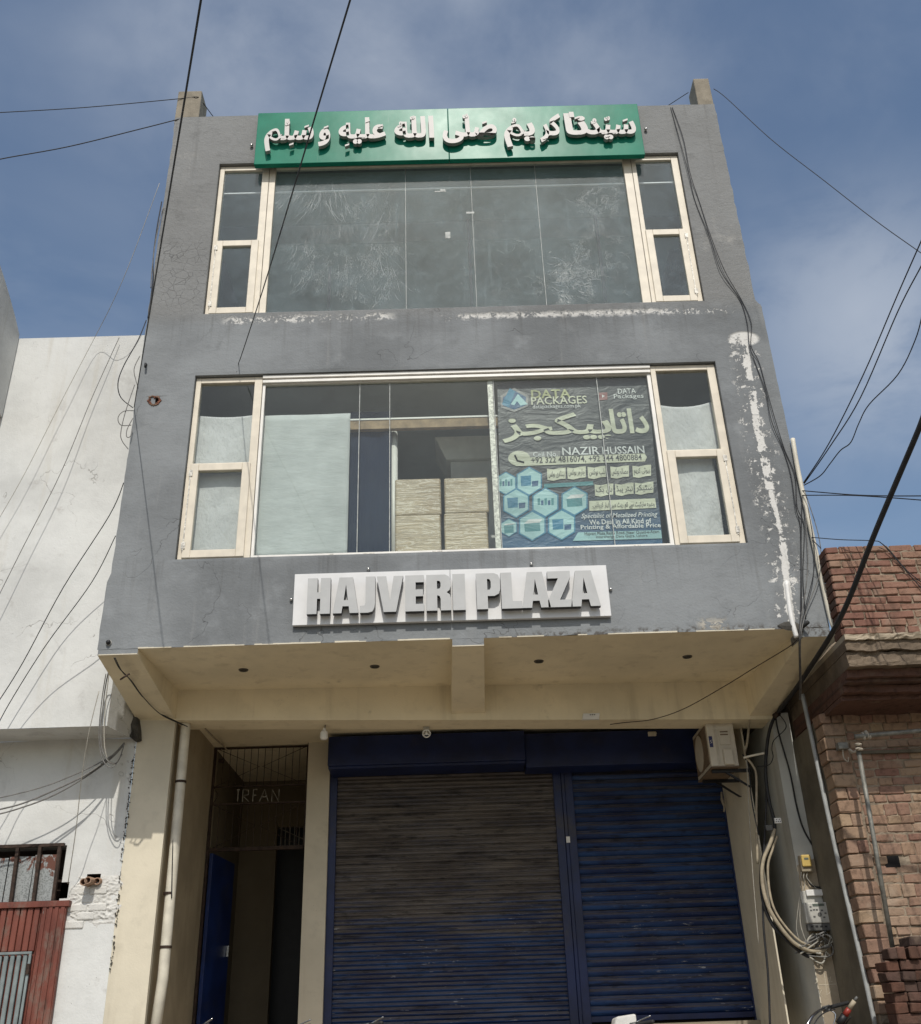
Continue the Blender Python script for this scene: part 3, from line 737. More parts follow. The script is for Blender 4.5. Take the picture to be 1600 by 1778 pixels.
# ground floor piers
def prism_xy(mb, pts, z0, z1, m=0):
    n = len(pts); i = len(mb.v)
    z1f = z1 if callable(z1) else (lambda p: z1)
    mb.v += [(p[0], p[1], z0) for p in pts] + [(p[0], p[1], z1f(p)) for p in pts]
    mb.f.append(tuple(i + k for k in reversed(range(n)))); mb.mi.append(m)
    mb.f.append(tuple(i + n + k for k in range(n))); mb.mi.append(m)
    for k in range(n):
        mb.f.append((i + k, i + (k + 1) % n, i + n + (k + 1) % n, i + n + k)); mb.mi.append(m)
    return mb
zb_ = lambda p: 4.034 if p[0] < -2.9 else 3.96
prism_xy(MB(), [(-3.345, YF(-3.345) + 0.002), (-2.965, YF(-2.965) + 0.002), (-2.965, YF(-2.965) + 0.06), (-3.345, YF(-3.345) + 0.06)], 0, 4.034).build('pilaster', M['cream'], B)
MB().box(-3.345, -2.967, 1.40, 3.35, 0, 4.21).build('entrance_reveal', M['shadecream'], B)
pm0, pm1 = at(532, 1400, YW - 0.1).x, at(571, 1400, YW - 0.1).x
MB().box(pm0, pm1, YW - 0.10, 3.35, 0, 4.21).build('pilaster', M['cream'], B)
MB().box(3.168, 3.184, 1.95, 3.35, 0, 4.21).build('pilaster', M['cream'], B)
MB().box(3.184, 3.43, 3.25, 3.35, 0, 4.21).build('recess_wall', M['greycement'], B)
p_ = MB(); prism_xy(p_, [(3.415, 1.605), (3.612, 1.605), (3.612, 3.35), (3.415, 3.35)], 0, 3.98)
p_.build('meter_pier', M['greypaint'], B)
# bare plaster where the paint came off the pier, with a ragged edge
zz = [0.9 + 0.06 * i for i in range(26)]
left = [(3.4165 + max(0, mn.noise((v * 7, 0, 0)) * 0.02), v) for v in zz]
e = MB(); e.prism(left[::-1] + [(3.604, 0.9), (3.604, 2.46)], 1.599, 1.6045)
e.build('bare_plaster', M['tancement'], B)
e = MB()
for i in range(len(zz) - 1):
    if random.random() < 0.8: e.box(3.411, 3.417 + random.uniform(0, 0.006), 1.596, 1.603, zz[i], zz[i] + random.uniform(0.02, 0.055))
e.build('plaster_edge', M['cream'], B)
MB().box(-2.96, 3.41, 1.2, 6.8, 0, 0.88).build('plinth', M['tancement'], B)
MB().box(pm0, 3.41, YW - 0.19, YW + 0.2, 0.88, 1.03).build('threshold', M['pave'], B)
# corner stub columns on the roof
for a, b in (((310, 158), (345, 204)), ((1204, 136), (1241, 184))):
    p, q = at(a[0], a[1], 0.03), at(b[0], b[1], 0.03)
    p2 = MB(); p2.box(p.x, q.x, 0.03, 0.03 + 0.30, 11.50, p.z)
    p2.build('stub_column', M['concrete'], B, bevel=0.012)

# ---------------- windows
def ring(mb, x0, x1, z0, z1, wl_, wr, wb, wt, y0, y1):
    mb.box(x0, x0 + wl_, y0, y1, z0, z1); mb.box(x1 - wr, x1, y0, y1, z0, z1)
    mb.box(x0 + wl_, x1 - wr, y0 + 0.001, y1, z0, z0 + wb); mb.box(x0 + wl_, x1 - wr, y0 + 0.001, y1, z1 - wt, z1)
def casement(x0, x1, z0, z1, zt, hinge, label, glass):
    m = MB(); ring(m, x0, x1, z0, z1, 0.055, 0.085, 0.05, 0.065, 0.045, 0.115)
    m.box(x0 + 0.055, x1 - 0.085, 0.047, 0.115, zt - 0.02, zt + 0.03)
    f = m.build('window', M['upvc'], B, bevel=0.004); f['label'] = label
    m = MB(); ring(m, x0 + 0.045, x1 - 0.06, z0 + 0.02, zt + 0.012, 0.085, 0.085, 0.085, 0.085, 0.022, 0.082)
    m.build('sash', M['upvc'], f, bevel=0.006)
    MB().box(x0 + 0.056, x1 - 0.086, 0.078, 0.084, zt + 0.031, z1 - 0.066).build('pane', glass, f)
    MB().box(x0 + 0.131, x1 - 0.146, 0.052, 0.058, z0 + 0.106, zt - 0.074).build('pane', glass, f)
    hx = x0 + 0.047 if hinge < 0 else x1 - 0.075
    h = MB()
    h.box(hx, hx + 0.012, 0.016, 0.022, z0 + 0.10, zt - 0.06)
    for zz_ in (z0 + 0.12, zt - 0.14): h.box(hx - 0.012, hx + 0.028, 0.012, 0.0215, zz_, zz_ + 0.07)
    h.build('hinge_strip', M['hardware'], f)
    return f
T_UP, T_LO = 9.475, 6.385
casement(UW[0] + 0.006, -2.13, UW[2] + 0.006, UW[3] - 0.01, T_UP, -1, 'cream casement on the left of the upper window band', M['glass_side_up'])
casement(2.40, UW[1] - 0.006, UW[2] + 0.006, UW[3] - 0.01, T_UP, 1, 'cream casement on the right of the upper window band', M['glass_side_up'])
casement(LW[0] + 0.006, -2.025, LW[2] + 0.006, LW[3] - 0.01, T_LO, -1, 'weathered cream casement on the left of the lower window band', M['glass_side'])
casement(2.27, LW[1] - 0.006, LW[2] + 0.006, LW[3] - 0.01, T_LO, 1, 'weathered cream casement on the right of the lower window band', M['glass_side'])
# upper fixed glazing
m = MB(); ring(m, -2.125, 2.395, UW[2] + 0.004, UW[3] - 0.004, 0.075, 0.10, 0.035, 0.05, 0.048, 0.11)
wu = m.build('window', M['upvc'], B, bevel=0.004); wu['label'] = 'upper fixed window of four tall smeared panes'
xs_ = [-2.05] + [at(px, 420, 0.085).x for px in (705, 823, 940)] + [2.295]
for a, b in zip(xs_, xs_[1:]):
    MB().box(a + 0.003, b - 0.003, 0.080, 0.088, UW[2] + 0.04, UW[3] - 0.055).build('pane', M['glass_up'], wu)
for a in xs_[1:-1]:
    MB().box(a - 0.0028, a + 0.0028, 0.0785, 0.0895, UW[2] + 0.04, UW[3] - 0.055).build('joint', M['seal'], wu)
# dried soap streaks, each a thin curved line on the panes
def film_mat():
    g = G('dried_soap_film')
    tr = g.n('ShaderNodeBsdfTransparent'); df = g.n('ShaderNodeBsdfDiffuse'); df.inputs['Color'].default_value = (0.70, 0.74, 0.74, 1)
    mx = g.n('ShaderNodeMixShader'); g.l((g.noise(7, 4).st(0.35, 0.75) * 0.34 + 0.05).o, mx.inputs[0]); g.l(tr.outputs[0], mx.inputs[1]); g.l(df.outputs[0], mx.inputs[2])
    return g.done(mx.outputs[0])
M['soap'] = film_mat()
sk = MB(); rs = random.Random(11)
def stroke(px, py, L, ang, curl, wd, n=9):
    q = at(px, py, 0.0784); x, z, a_ = q.x, q.z, ang; P = []
    for i in range(n):
        P.append((x, z, a_)); x += math.cos(a_) * L / n; z += math.sin(a_) * L / n; a_ += curl / n + rs.uniform(-0.12, 0.12)
    for (p, q2), i in zip(zip(P, P[1:]), range(n)):
        w0 = wd * math.sin(math.pi * (i + 0.3) / n); w1 = wd * math.sin(math.pi * min(0.98, (i + 1.3) / n))
        n0 = (-math.sin(p[2]) * w0, math.cos(p[2]) * w0); n1 = (-math.sin(q2[2]) * w1, math.cos(q2[2]) * w1)
        V4 = [(p[0] - n0[0], p[1] - n0[1]), (q2[0] - n1[0], q2[1] - n1[1]), (q2[0] + n1[0], q2[1] + n1[1]), (p[0] + n0[0], p[1] + n0[1])]
        if all(-2.04 < v[0] < 2.285 and UW[2] + 0.06 < v[1] < UW[3] - 0.07 for v in V4): sk.poly([(v[0], 0.0784, v[1]) for v in V4][::-1])
for i in range(70):
    px = rs.uniform(500, 600); stroke(px, rs.uniform(300, 345), rs.uniform(0.35, 0.75), R(-100 + (px - 550) * 0.35), rs.uniform(-0.9, -0.2) if px < 560 else rs.uniform(0.2, 0.9), rs.uniform(0.0015, 0.004))
for i in range(60): stroke(rs.uniform(495, 560), rs.uniform(430, 520), rs.uniform(0.12, 0.4), R(rs.uniform(35, 70)), rs.uniform(0.3, 1.0), rs.uniform(0.001, 0.003))
for i in range(70): stroke(rs.uniform(648, 682), rs.uniform(300, 500), rs.uniform(0.15, 0.7), R(rs.uniform(-112, -70)), rs.uniform(-1.6, 1.6), rs.uniform(0.001, 0.004), 12)
for i in range(40): stroke(rs.uniform(560, 650), rs.uniform(300, 480), rs.uniform(0.2, 0.6), R(rs.uniform(-105, -75)), rs.uniform(-0.6, 0.6), rs.uniform(0.001, 0.0025))
for i in range(45): stroke(rs.uniform(1015, 1075), rs.uniform(298, 345), rs.uniform(0.10, 0.35), R(rs.uniform(-60, 60)), rs.uniform(-3.5, 3.5), rs.uniform(0.001, 0.0035), 12)
for i in range(50): stroke(rs.gauss(1030, 14), rs.gauss(357, 10), rs.uniform(0.05, 0.22), R(rs.uniform(0, 360)), rs.uniform(-1, 1), rs.uniform(0.001, 0.004))
for i in range(130): stroke(rs.gauss(985, 22), rs.gauss(480, 20), rs.uniform(0.05, 0.25), R(rs.choice((-35, 10, 40)) + rs.uniform(-15, 15)), rs.uniform(-1.2, 1.2), rs.uniform(0.0015, 0.006))
for i in range(45): stroke(rs.uniform(1000, 1095), rs.uniform(380, 510), rs.uniform(0.08, 0.3), R(rs.uniform(-90, 30)), rs.uniform(-2.5, 2.5), rs.uniform(0.001, 0.003), 12)
for i in range(25): stroke(rs.uniform(830, 930), rs.uniform(400, 510), rs.uniform(0.06, 0.25), R(rs.uniform(-80, 60)), rs.uniform(-2, 2), rs.uniform(0.001, 0.0025))
for i in range(25): stroke(rs.uniform(720, 815), rs.uniform(310, 520), rs.uniform(0.03, 0.12), R(rs.uniform(0, 180)), rs.uniform(-1, 1), rs.uniform(0.001, 0.003))
sk.build('soap_streaks', M['soap'], wu)['kind'] = 'stuff'
for px, y0_, y1_ in ((573, 462, 528), (813, 380, 545), (1034, 372, 530)):
    a, b = at(px, y0_, 0.35), at(px + 2, y1_, 0.35); MB().box(a.x - 0.018, a.x + 0.018, 0.35, 0.38, 8.0, a.z).build('inner_post', M['flatblack'], B)
for (px, py, dx, dz) in ((769, 330, 0.06, 0.035), (778, 408, 0.06, 0.10), (817, 369, 0.10, 0.03), (765, 332, 0.14, 0.014)):
    q = at(px, py, 0.0785); MB().box(q.x - dx / 2, q.x + dx / 2, 0.0775, 0.0795, q.z - dz / 2, q.z + dz / 2).build('tape', M['seal'], wu)
# lower fixed glazing
m = MB(); m.box(-2.02, 2.265, 0.052, 0.11, LW[2] + 0.004, LW[2] + 0.045)
m.box(-2.02, 2.265, 0.030, 0.058, 7.415, 7.450); m.box(-2.02, 2.265, 0.060, 0.105, 7.405, 7.50)
m.box(-2.02, 2.265, 0.022, 0.050, 7.470, 7.508)
m.box(-2.02, -1.99, 0.056, 0.11, LW[2] + 0.045, 7.405); m.box(2.225, 2.265, 0.056, 0.11, LW[2] + 0.045, 7.405)
wl_ = m.build('window', M['alu'], B, bevel=0.003); wl_['label'] = 'lower fixed shop window with white track and five panes'
xs_ = [-1.985] + [at(px, 800, 0.085).x for px in (623, 677, 864, 1052)] + [2.222]
for a, b in zip(xs_, xs_[1:]):
    MB().box(a + 0.003, b - 0.003, 0.080, 0.088, LW[2] + 0.046, 7.404).build('pane', M['glass_low'], wl_)
for i, a in enumerate(xs_[1:-1]):
    MB().box(a - 0.0035, a + 0.0035, 0.0785, 0.0895, LW[2] + 0.046, 7.404).build('joint', M['seal'], wl_)
a = at(858, 800, 0.095).x
MB().box(a - 0.028, a + 0.028, 0.0905, 0.12, LW[2] + 0.046, 7.404).build('mullion', M['hardware'], wl_)
for (px, dx) in ((575, 0.05), (640, 0.12), (760, 0.10), (1000, 0.2), (1110, 0.08)):
    q = at(px, 963, 0.05); MB().box(q.x - dx / 2, q.x + dx / 2, 0.049, 0.0515, LW[2] + 0.012, LW[2] + 0.036).build('worn_patch', M['hardware'], wl_)

# ---------------- roller shutters
YS = YW
def slat_mesh(x0, x1, pitch, double):
    prof = []
    for h0, h1, dp in (((0.0, 0.44, 0.014), (0.48, 0.92, 0.016)) if double else ((0.0, 0.90, 0.026),)):
        for k in range(7):
            t = k / 6
            prof.append((-dp * (math.sin(math.pi * min(1, t * 1.15)) ** 0.7 if 0 < t < 0.86 else 0.0), (h0 + t * (h1 - h0)) * pitch))
    prof.append((0.006, pitch))
    mb = MB()
    for a, b in zip(prof, prof[1:]):
        mb.poly([(x0, a[0], a[1]), (x1, a[0], a[1]), (x1, b[0], b[1]), (x0, b[0], b[1])])
    return mb
def shutter(x0, x1, z0, z1, mat, label, pitch=0.094, double=True):
    sh_ = MB().box(x0, x1, YS - 0.03, YS + 0.02, z0, z0 + 0.058).build('roller_shutter', M['blue'], B, bevel=0.004); sh_['label'] = label
    for xa, xb in ((x0 - 0.075, x0 + 0.02), (x1 - 0.02, x1 + 0.075)):
        MB().box(xa, xb, YS - 0.05, YS + 0.04, z0 - 0.05, z1).build('guide_rail', M['blue'], sh_, bevel=0.004)
    proto = None; z = z0 + 0.06; i = 0
    while z < z1:
        dy = random.uniform(-0.003, 0.003)
        if proto is None:
            proto = slat_mesh(x0, x1, pitch, double)
            proto.v = [(v[0], v[1] + YS, v[2] + z) for v in proto.v]
            o = proto.build('slat', mat, sh_, smooth=True, org=(0, YS, z)); proto = o
        else:
            dup(proto, (0, YS + dy, z), sh_, rot=(random.uniform(-0.02, 0.02), random.uniform(-0.0012, 0.0012), 0))
        z += pitch; i += 1
    return sh_
xa0, xa1 = at(583, 1400, YS).x, at(966, 1400, YS).x; xb0, xb1 = at(998, 1450, YS).x, at(1266, 1450, YS).x
sL = shutter(xa0, xa1, 1.03, 4.12, M['shutterL'], 'wide dusty roller shutter left of the centre post')
sR = shutter(xb0, xb1, 1.06, 4.12, M['shutterR'], 'narrow blue roller shutter right of the centre post', 0.098, False)
MB().box(xa1 + 0.077, xb0 - 0.077, YS - 0.07, YS + 0.06, 1.03, 4.15).build('shutter_post', M['blue'], B, bevel=0.005)
q = at(987, 1458, YS - 0.072); MB().box(q.x - 0.022, q.x + 0.022, YS - 0.0735, YS - 0.0705, q.z - 0.035, q.z + 0.035).build('number_plate', M['whiteplastic'], B)
hb = MB(); a = at(569, 1331, 2.66); b = at(914, 1328, 2.66)
hb.box(a.x, b.x, 2.66, YS - 0.06, a.z + 0.005, 4.165); hb.box(a.x + 0.005, b.x - 0.005, 2.672, YS - 0.06, a.z - 0.03, a.z + 0.005)
hb.build('shutter_housing', M['blue'], B, bevel=0.008)
MB().box(b.x + 0.004, 3.16, 2.74, YS - 0.06, at(1100, 1327, 2.74).z, 4.15).build('shutter_housing', M['blue'], B, bevel=0.008)
MB().box(pm1 + 0.01, 3.16, YS - 0.05, YS + 0.3, 4.12, 4.205).build('shutter_head', M['black'], B)
MB().box(pm1 + 0.01, 3.16, YS + 0.12, YS + 0.2, 0.9, 4.12).build('shop_interior', M['black'], B)

# ---------------- entrance passage
YG = YW
gx0, gx1 = -2.962, pm0 - 0.002
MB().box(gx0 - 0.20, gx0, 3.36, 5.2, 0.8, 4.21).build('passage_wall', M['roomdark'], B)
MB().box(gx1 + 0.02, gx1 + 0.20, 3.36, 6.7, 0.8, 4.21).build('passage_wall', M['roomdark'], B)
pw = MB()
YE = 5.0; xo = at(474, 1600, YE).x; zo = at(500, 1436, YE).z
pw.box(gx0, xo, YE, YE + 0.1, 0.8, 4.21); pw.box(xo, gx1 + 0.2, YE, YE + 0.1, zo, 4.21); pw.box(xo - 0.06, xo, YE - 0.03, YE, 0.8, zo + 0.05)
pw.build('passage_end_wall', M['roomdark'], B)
ig = MB(); zi = at(500, 1470, YE).z
for i in range(9): ig.tube([(xo + 0.05 + i * 0.062, YE - 0.01, zi), (xo + 0.05 + i * 0.062, YE - 0.01, zo)], 0.007, 5)
ig.tube([(xo + 0.03, YE - 0.015, zo - 0.02), (xo + 0.55, YE - 0.015, zi)], 0.007, 5); ig.tube([(xo, YE - 0.015, zi), (xo + 0.62, YE - 0.015, zi)], 0.011, 5)
ig.build('inner_grille', M['paleiron'], B)
MB().box(xo - 0.3, gx1 + 0.02, YE + 0.5, YE + 0.55, 0.8, 4.21).build('black_backing', M['black'], B)  # black sheet added so that the opening reads as unlit dark
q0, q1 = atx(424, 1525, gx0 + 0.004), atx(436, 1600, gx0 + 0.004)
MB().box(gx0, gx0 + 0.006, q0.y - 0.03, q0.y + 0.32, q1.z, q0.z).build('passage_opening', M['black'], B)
zgt, zg1, zg2, zgb = 4.19, at(540, 1362, YG).z, at(540, 1392, YG).z, at(440, 1474, YG).z
gr = MB()
for zz_ in (zgt, zg1, zg2): gr.box(gx0 + 0.012, gx1 - 0.012, YG - 0.012, YG + 0.012, zz_ - 0.009, zz_ + 0.009)
gr.box(gx0 + 0.002, gx0 + 0.03, YG - 0.015, YG + 0.015, 0.88, zgt + 0.01); gr.box(gx1 - 0.03, gx1 - 0.002, YG - 0.015, YG + 0.015, zgb, zgt + 0.01)
gr.box(gx0 + 0.03, gx1 - 0.03, YG - 0.02, YG + 0.02, zgb - 0.02, zgb + 0.02)
grille = gr.build('transom_grille', M['iron'], B); grille['label'] = 'rusty iron transom grille with welded letters above the open door'
nb = 13
for i in range(1, nb):
    x = gx0 + 0.03 + (gx1 - gx0 - 0.06) * i / nb
    MB().tube([(x, YG, zg1), (x, YG, zgt)], 0.0045, 5).build('bar', M['iron'], grille)
    MB().tube([(x, YG, zgb), (x, YG, zg2)], 0.0045, 5).build('bar', M['iron'], grille)
xm = (gx0 + gx1) / 2
for za, zb2 in ((zg1, zgt), (zgb, zg2)):
    zc = (za + zb2) / 2
    for sx, xe in ((-1, gx0 + 0.03), (1, gx1 - 0.03)):
        MB().tube([(xe, YG - 0.006, zb2), (xm + sx * 0.02, YG - 0.006, zc), (xe, YG - 0.006, za)], 0.0045, 5).build('diagonal_bar', M['iron'], grille)
MB().tube([(gx0 + 0.03, YG - 0.008, zg1), (gx0 + 0.09, YG - 0.008, (zg1 + zg2) / 2), (gx0 + 0.03, YG - 0.008, zg2)], 0.005, 5).build('diagonal_bar', M['iron'], grille)
LET = {'I': [[(0.5, 0), (0.5, 1)], [(0.0, .97), (0.9, .97)]], 'R': [[(0, 0), (0, 1), (0.9, 0.95), (0.9, 0.55), (0, 0.5), (1, 0)]], 'F': [[(0, 0), (0, 1), (1, 1)], [(0, 0.52), (0.8, 0.52)]],
       'A': [[(0, 0), (0.5, 1), (1, 0)], [(0.2, 0.4), (0.8, 0.4)]], 'N': [[(0, 0), (0, 1), (1, 0), (1, 1)]]}
for ch, pa, pb in (('I', 410, 417), ('R', 421, 433), ('F', 439, 447), ('A', 451, 467), ('N', 472, 485)):
    a = at(pa, 1392, YG - 0.02); b = at(pb, 1371, YG - 0.02)
    m = MB()
    for st_ in LET[ch]: m.tube([(a.x + u * (b.x - a.x), YG - 0.022, a.z + v * (b.z - a.z)) for u, v in st_], 0.006, 5)
    m.build('letter', M['paleiron'], grille)
dr = MB(); prism_xy(dr, [(gx0 + 0.035, YG + 0.03), (gx0 + 0.075, YG + 0.03), (gx0 + 0.16, YG + 0.86), (gx0 + 0.12, YG + 0.86)], 0.89, zgb - 0.03)
door = dr.build('door', M['bluedoor'], B, bevel=0.004); door['label'] = 'blue steel door leaf swung open into the passage'
MB().box(gx0 + 0.155, gx0 + 0.18, YG + 0.76, YG + 0.78, 1.9, 2.02).build('handle', M['chrome'], door)

# ================================================================ signs
# green sign with raised script
YSG = -0.10
a, b = at(447, 197, YSG), at(1122, 263, YSG)
sx0, sx1, sz0, sz1 = at(441, 285, YSG).x, at(1120, 263, YSG).x, at(440, 285, YSG).z - 0.0, at(447, 196, YSG).z
sg = thing('sign_board', 'long green sign board with raised cream script along the parapet', 'sign', (0.1, -0.05, sz0))
split_x = at(779, 230, YSG).x
MB().box(sx0, split_x - 0.002, YSG, YSG + 0.07, sz0, sz1).build('panel', M['green'], sg, bevel=0.006)
MB().box(split_x + 0.002, sx1, YSG, YSG + 0.07, sz0, sz1).build('panel', M['green'], sg, bevel=0.006)
MB().box(sx0 + 0.1, sx1 - 0.1, YSG + 0.07, -0.012, sz0 + 0.05, sz0 + 0.09).build('rail', M['iron'], sg)
MB().box(sx0 + 0.1, sx1 - 0.1, YSG + 0.07, -0.012, sz1 - 0.30, sz1 - 0.26).build('rail', M['iron'], sg)
for px, py in ((437, 252), (1122, 224)):
    q = at(px, py, -0.03); MB().ball(q, 0.022, 10, 6).disc((q.x, q.y, q.z), (0, 1, 0), 0.010, 0.03, 8).build('bolt', M['stud'], sg, smooth=True)
def zs(x, y): return (430 + x / 2.2535, 170 + y / 2.2535)
YL = YSG - 0.075
def base_y(x): return 163.0 - 0.0185 * (x - 62)
ALEF = 0.71
def script(txt, xl, xr, alef=78.0):
    geo = text_geo(shape(txt), 0.5, 0.036, 0, 4)
    v = geo[0]
    by, ty = min(p[1] for p in v), max(p[1] for p in v)
    xm_ = (xl + xr) / 2; yb = base_y(xm_)
    k = alef / ALEF
    A = at(*zs(xl, yb - by * k), YL); Bq = at(*zs(xr, yb - ty * k), YL)
    m = MB(); place_geo(m, geo, A.x, Bq.x, A.z, Bq.z, YL + 0.025, 0, 1, 0.05, 0.0016)
    m.build('letter', [M['urduletter'], M['urduside']], sg)
for t in (('سلم', 62, 262), ('و', 275, 325), ('علیه', 355, 542), ('لله', 575, 697), ('ا', 709, 729), ('صلی', 765, 972), ('یم', 1008, 1122), ('کر', 1147, 1222), ('نا', 1245, 1325), ('سید', 1330, 1515)):
    script(*t)
for ch, x, y, s_ in (('\u064e', 232, 112, 15), ('\u0651', 157, 100, 17), ('\u064e', 308, 115, 15), ('\u064e', 470, 92, 14), ('\u064e', 520, 110, 15), ('\u0651', 645, 78, 15), ('\u064f', 597, 104, 16),
                     ('\u064e', 928, 97, 15), ('\u0651', 852, 72, 17), ('\u064e', 1192, 88, 15), ('\u064f', 1042, 90, 16), ('\u064e', 1290, 78, 15), ('\u0670', 1268, 66, 15),
                     ('\u064e', 1478, 88, 15), ('\u0651', 1407, 82, 17), ('\u064f', 1355, 92, 16), ('\u0650', 1165, 158, 14), ('\u0650', 390, 185, 14), ('\u0650', 1410, 150, 14), ('\u0650', 172, 182, 14)):
    geo = text_geo(ch, 0.5, 0.012, 0, 2); v = geo[0]
    if not v: continue
    w_ = max(p[0] for p in v) - min(p[0] for p in v); h_ = max(p[1] for p in v) - min(p[1] for p in v)
    hh = s_ * min(1.0, h_ / w_)
    A = at(*zs(x - s_ * 0.6, y + hh * 0.7), YL); Bq = at(*zs(x + s_ * 0.6, y - hh * 0.7), YL)
    m = MB(); place_geo(m, geo, A.x, Bq.x, A.z, Bq.z, YL + 0.016, 0, 1, 0.05); m.build('vowel_mark', [M['urduletter'], M['urduside']], sg)

# white sign with block letters
YP = -0.055
hx0, hx1, hz0, hz1 = at(510, 1040, YP).x, at(1057.5, 1025, YP).x, at(509, 1086, YP).z, at(512, 997, YP).z
sw = thing('sign_board', 'white sign board with thick grey block letters below the lower windows', 'sign', (0.0, -0.03, hz0))
hs = at(783, 1040, YP).x
MB().box(hx0, hs - 0.0015, YP, YP + 0.045, hz0, hz1).build('panel', M['signwhite'], sw, bevel=0.004)
MB().box(hs + 0.0015, hx1, YP, YP + 0.045, hz0, hz1).build('panel', M['signwhite'], sw, bevel=0.004)
BL = {
 'H': [[(0, 0), (.43, 0), (.43, .42), (.57, .42), (.57, 0), (1, 0), (1, 1), (.57, 1), (.57, .60), (.43, .60), (.43, 1), (0, 1)]],
 'A': [[(0, 0), (.34, 0), (.38, .19), (.62, .19), (.66, 0), (1, 0), (.77, 1), (.23, 1)], [(.42, .36), (.58, .36), (.5, .80)]],
 'J': [[(0, 0), (.55, 0), (.82, .03), (.95, .12), (1, .26), (1, 1), (.36, 1), (.36, .27), (.31, .20), (0, .19)]],
 'V': [[(.27, 0), (.73, 0), (1, 1), (.64, 1), (.5, .30), (.36, 1), (0, 1)]],
 'E': [[(0, 0), (1, 0), (1, .20), (.56, .20), (.56, .41), (.95, .41), (.95, .60), (.56, .60), (.56, .80), (1, .80), (1, 1), (0, 1)]],
 'R': [[(0, 0), (.44, 0), (.44, .42), (.54, .40), (.58, .32), (.58, 0), (1, 0), (1, .34), (.96, .44), (.83, .50), (.95, .56), (1, .66), (1, .83), (.95, .94), (.78, 1), (0, 1)], [(.44, .60), (.55, .61), (.59, .67), (.59, .76), (.55, .82), (.44, .83)]],
 'I': [[(0, 0), (1, 0), (1, 1), (0, 1)]],
 'P': [[(0, 0), (.46, 0), (.46, .36), (.75, .36), (.93, .42), (1, .54), (1, .83), (.93, .95), (.75, 1), (0, 1)], [(.46, .53), (.56, .54), (.61, .60), (.61, .77), (.56, .83), (.46, .84)]],
 'L': [[(0, 0), (1, 0), (1, .20), (.54, .20), (.54, 1), (0, 1)]],
 'Z': [[(0, 0), (1, 0), (1, .20), (.50, .20), (1, .83), (1, 1), (.04, 1), (.04, .80), (.48, .80), (0, .18)]],
}
def hp(x, y): return (490 + x / 2.6667, 960 + y / 2.6667)
YH = YP - 0.085
for ch, xl, xr in (('H', 113, 226), ('A', 234, 356), ('J', 360, 432), ('V', 437, 561), ('E', 571, 656), ('R', 670, 779), ('I', 793, 846), ('P', 904, 1007), ('L', 1019, 1104), ('A', 1114, 1233), ('Z', 1235, 1332), ('A', 1340, 1461)):
    xm_ = (xl + xr) / 2
    A = at(*hp(xl, 286 - 0.0290 * (xm_ - 113)), YH); Bq = at(*hp(xr, 117 - 0.0290 * (xm_ - 113)), YH)
    m = MB(); place_geo(m, outline_geo(BL[ch], 0.5), A.x, Bq.x, A.z, Bq.z, YH + 0.03, 0, 1, 0.06)
    m.build('letter', [M['letter'], M['letterside']], sw)
for px, py in ((506, 1041), (1061, 1023), (640, 988), (923, 979)):
    q = at(px, py, -0.02); MB().ball(q, 0.017, 10, 6).disc((q.x, q.y, q.z), (0, 1, 0), 0.008, 0.02, 8).build('stud', M['stud'], sw, smooth=True)

# ================================================================ behind the lower windows
def hang(name, label, cat, p0, p1, Y, mat, wav=0.02, kx=7.0, sag=0.0, nx=26, nz=22, skew=0.0, group=None, th=0.002, lift=0.0):
    mb = MB(); x0, x1, z0, z1 = p0.x, p1.x, p1.z, p0.z
    def P(i, k):
        u, v = i / nx, k / nz
        x = x0 + (x1 - x0) * u + skew * (1 - v)
        z = z0 + (z1 - z0) * v - sag * math.sin(math.pi * u) * v + lift * u * v
        y = Y + wav * (mn.noise((x * kx, z * 1.2, 2.0)) * 0.9 + 0.5 * mn.noise((x * kx * 2.1, z * 3.0, 5.0))) * (0.4 + 0.6 * (1 - v))
        return (x, y, z)
    for i in range(nx + 1):
        for k in range(nz + 1): mb.v.append(P(i, k))
    n = nz + 1
    for i in range(nx):
        for k in range(nz):
            mb.f.append((i * n + k, (i + 1) * n + k, (i + 1) * n + k + 1, i * n + k + 1)); mb.mi.append(0)
    o = mb.build(name, mat, smooth=True, org=((x0 + x1) / 2, Y, z0))
    so_ = o.modifiers.new('thickness', 'SOLIDIFY'); so_.thickness = th; so_.offset = 1
    return tag(o, label, cat, group)
Yc = 0.17
hang('paper_sheet', 'large pale paper sheet taped behind the lower shop window', 'sheet', at(458, 722, Yc), at(603, 966, Yc), Yc, M['paper'], 0.018, 2.2)
hang('curtain', 'navy curtain hanging between paper sheet and white pipe', 'curtain', at(604, 716, 0.34), at(680, 966, 0.34), 0.34, M['navycloth'], 0.03, 9)
hang('curtain', 'white sheet behind upper pane of the lower left casement', 'curtain', at(338, 722, Yc), at(452, 806, Yc), Yc, M['sheetwhite'], 0.012, 3, sag=0.03)
hang('curtain', 'white sheet with grey fold behind bottom pane of the lower left casement', 'curtain', at(325, 818, 0.15), at(440, 968, 0.15), 0.15, M['sheetwhite'], 0.016, 3, sag=0.04)
hang('curtain', 'white cloth draped behind upper pane of the lower right casement', 'curtain', at(1137, 702, Yc), at(1262, 795, Yc), Yc, M['sheetwhite'], 0.035, 3, sag=0.06, lift=0.03)
hang('curtain', 'creased white cloth behind bottom pane of the lower right casement', 'curtain', at(1160, 792, 0.15), at(1262, 945, 0.15), 0.15, M['sheetwhite'], 0.04, 4, sag=0.03)
a, b = at(458, 720, 0.28), at(855, 731, 0.28)
tb = MB(); tb.box(-2.85, b.x + 0.1, 0.28, 0.34, b.z - 0.06, b.z + 0.055)
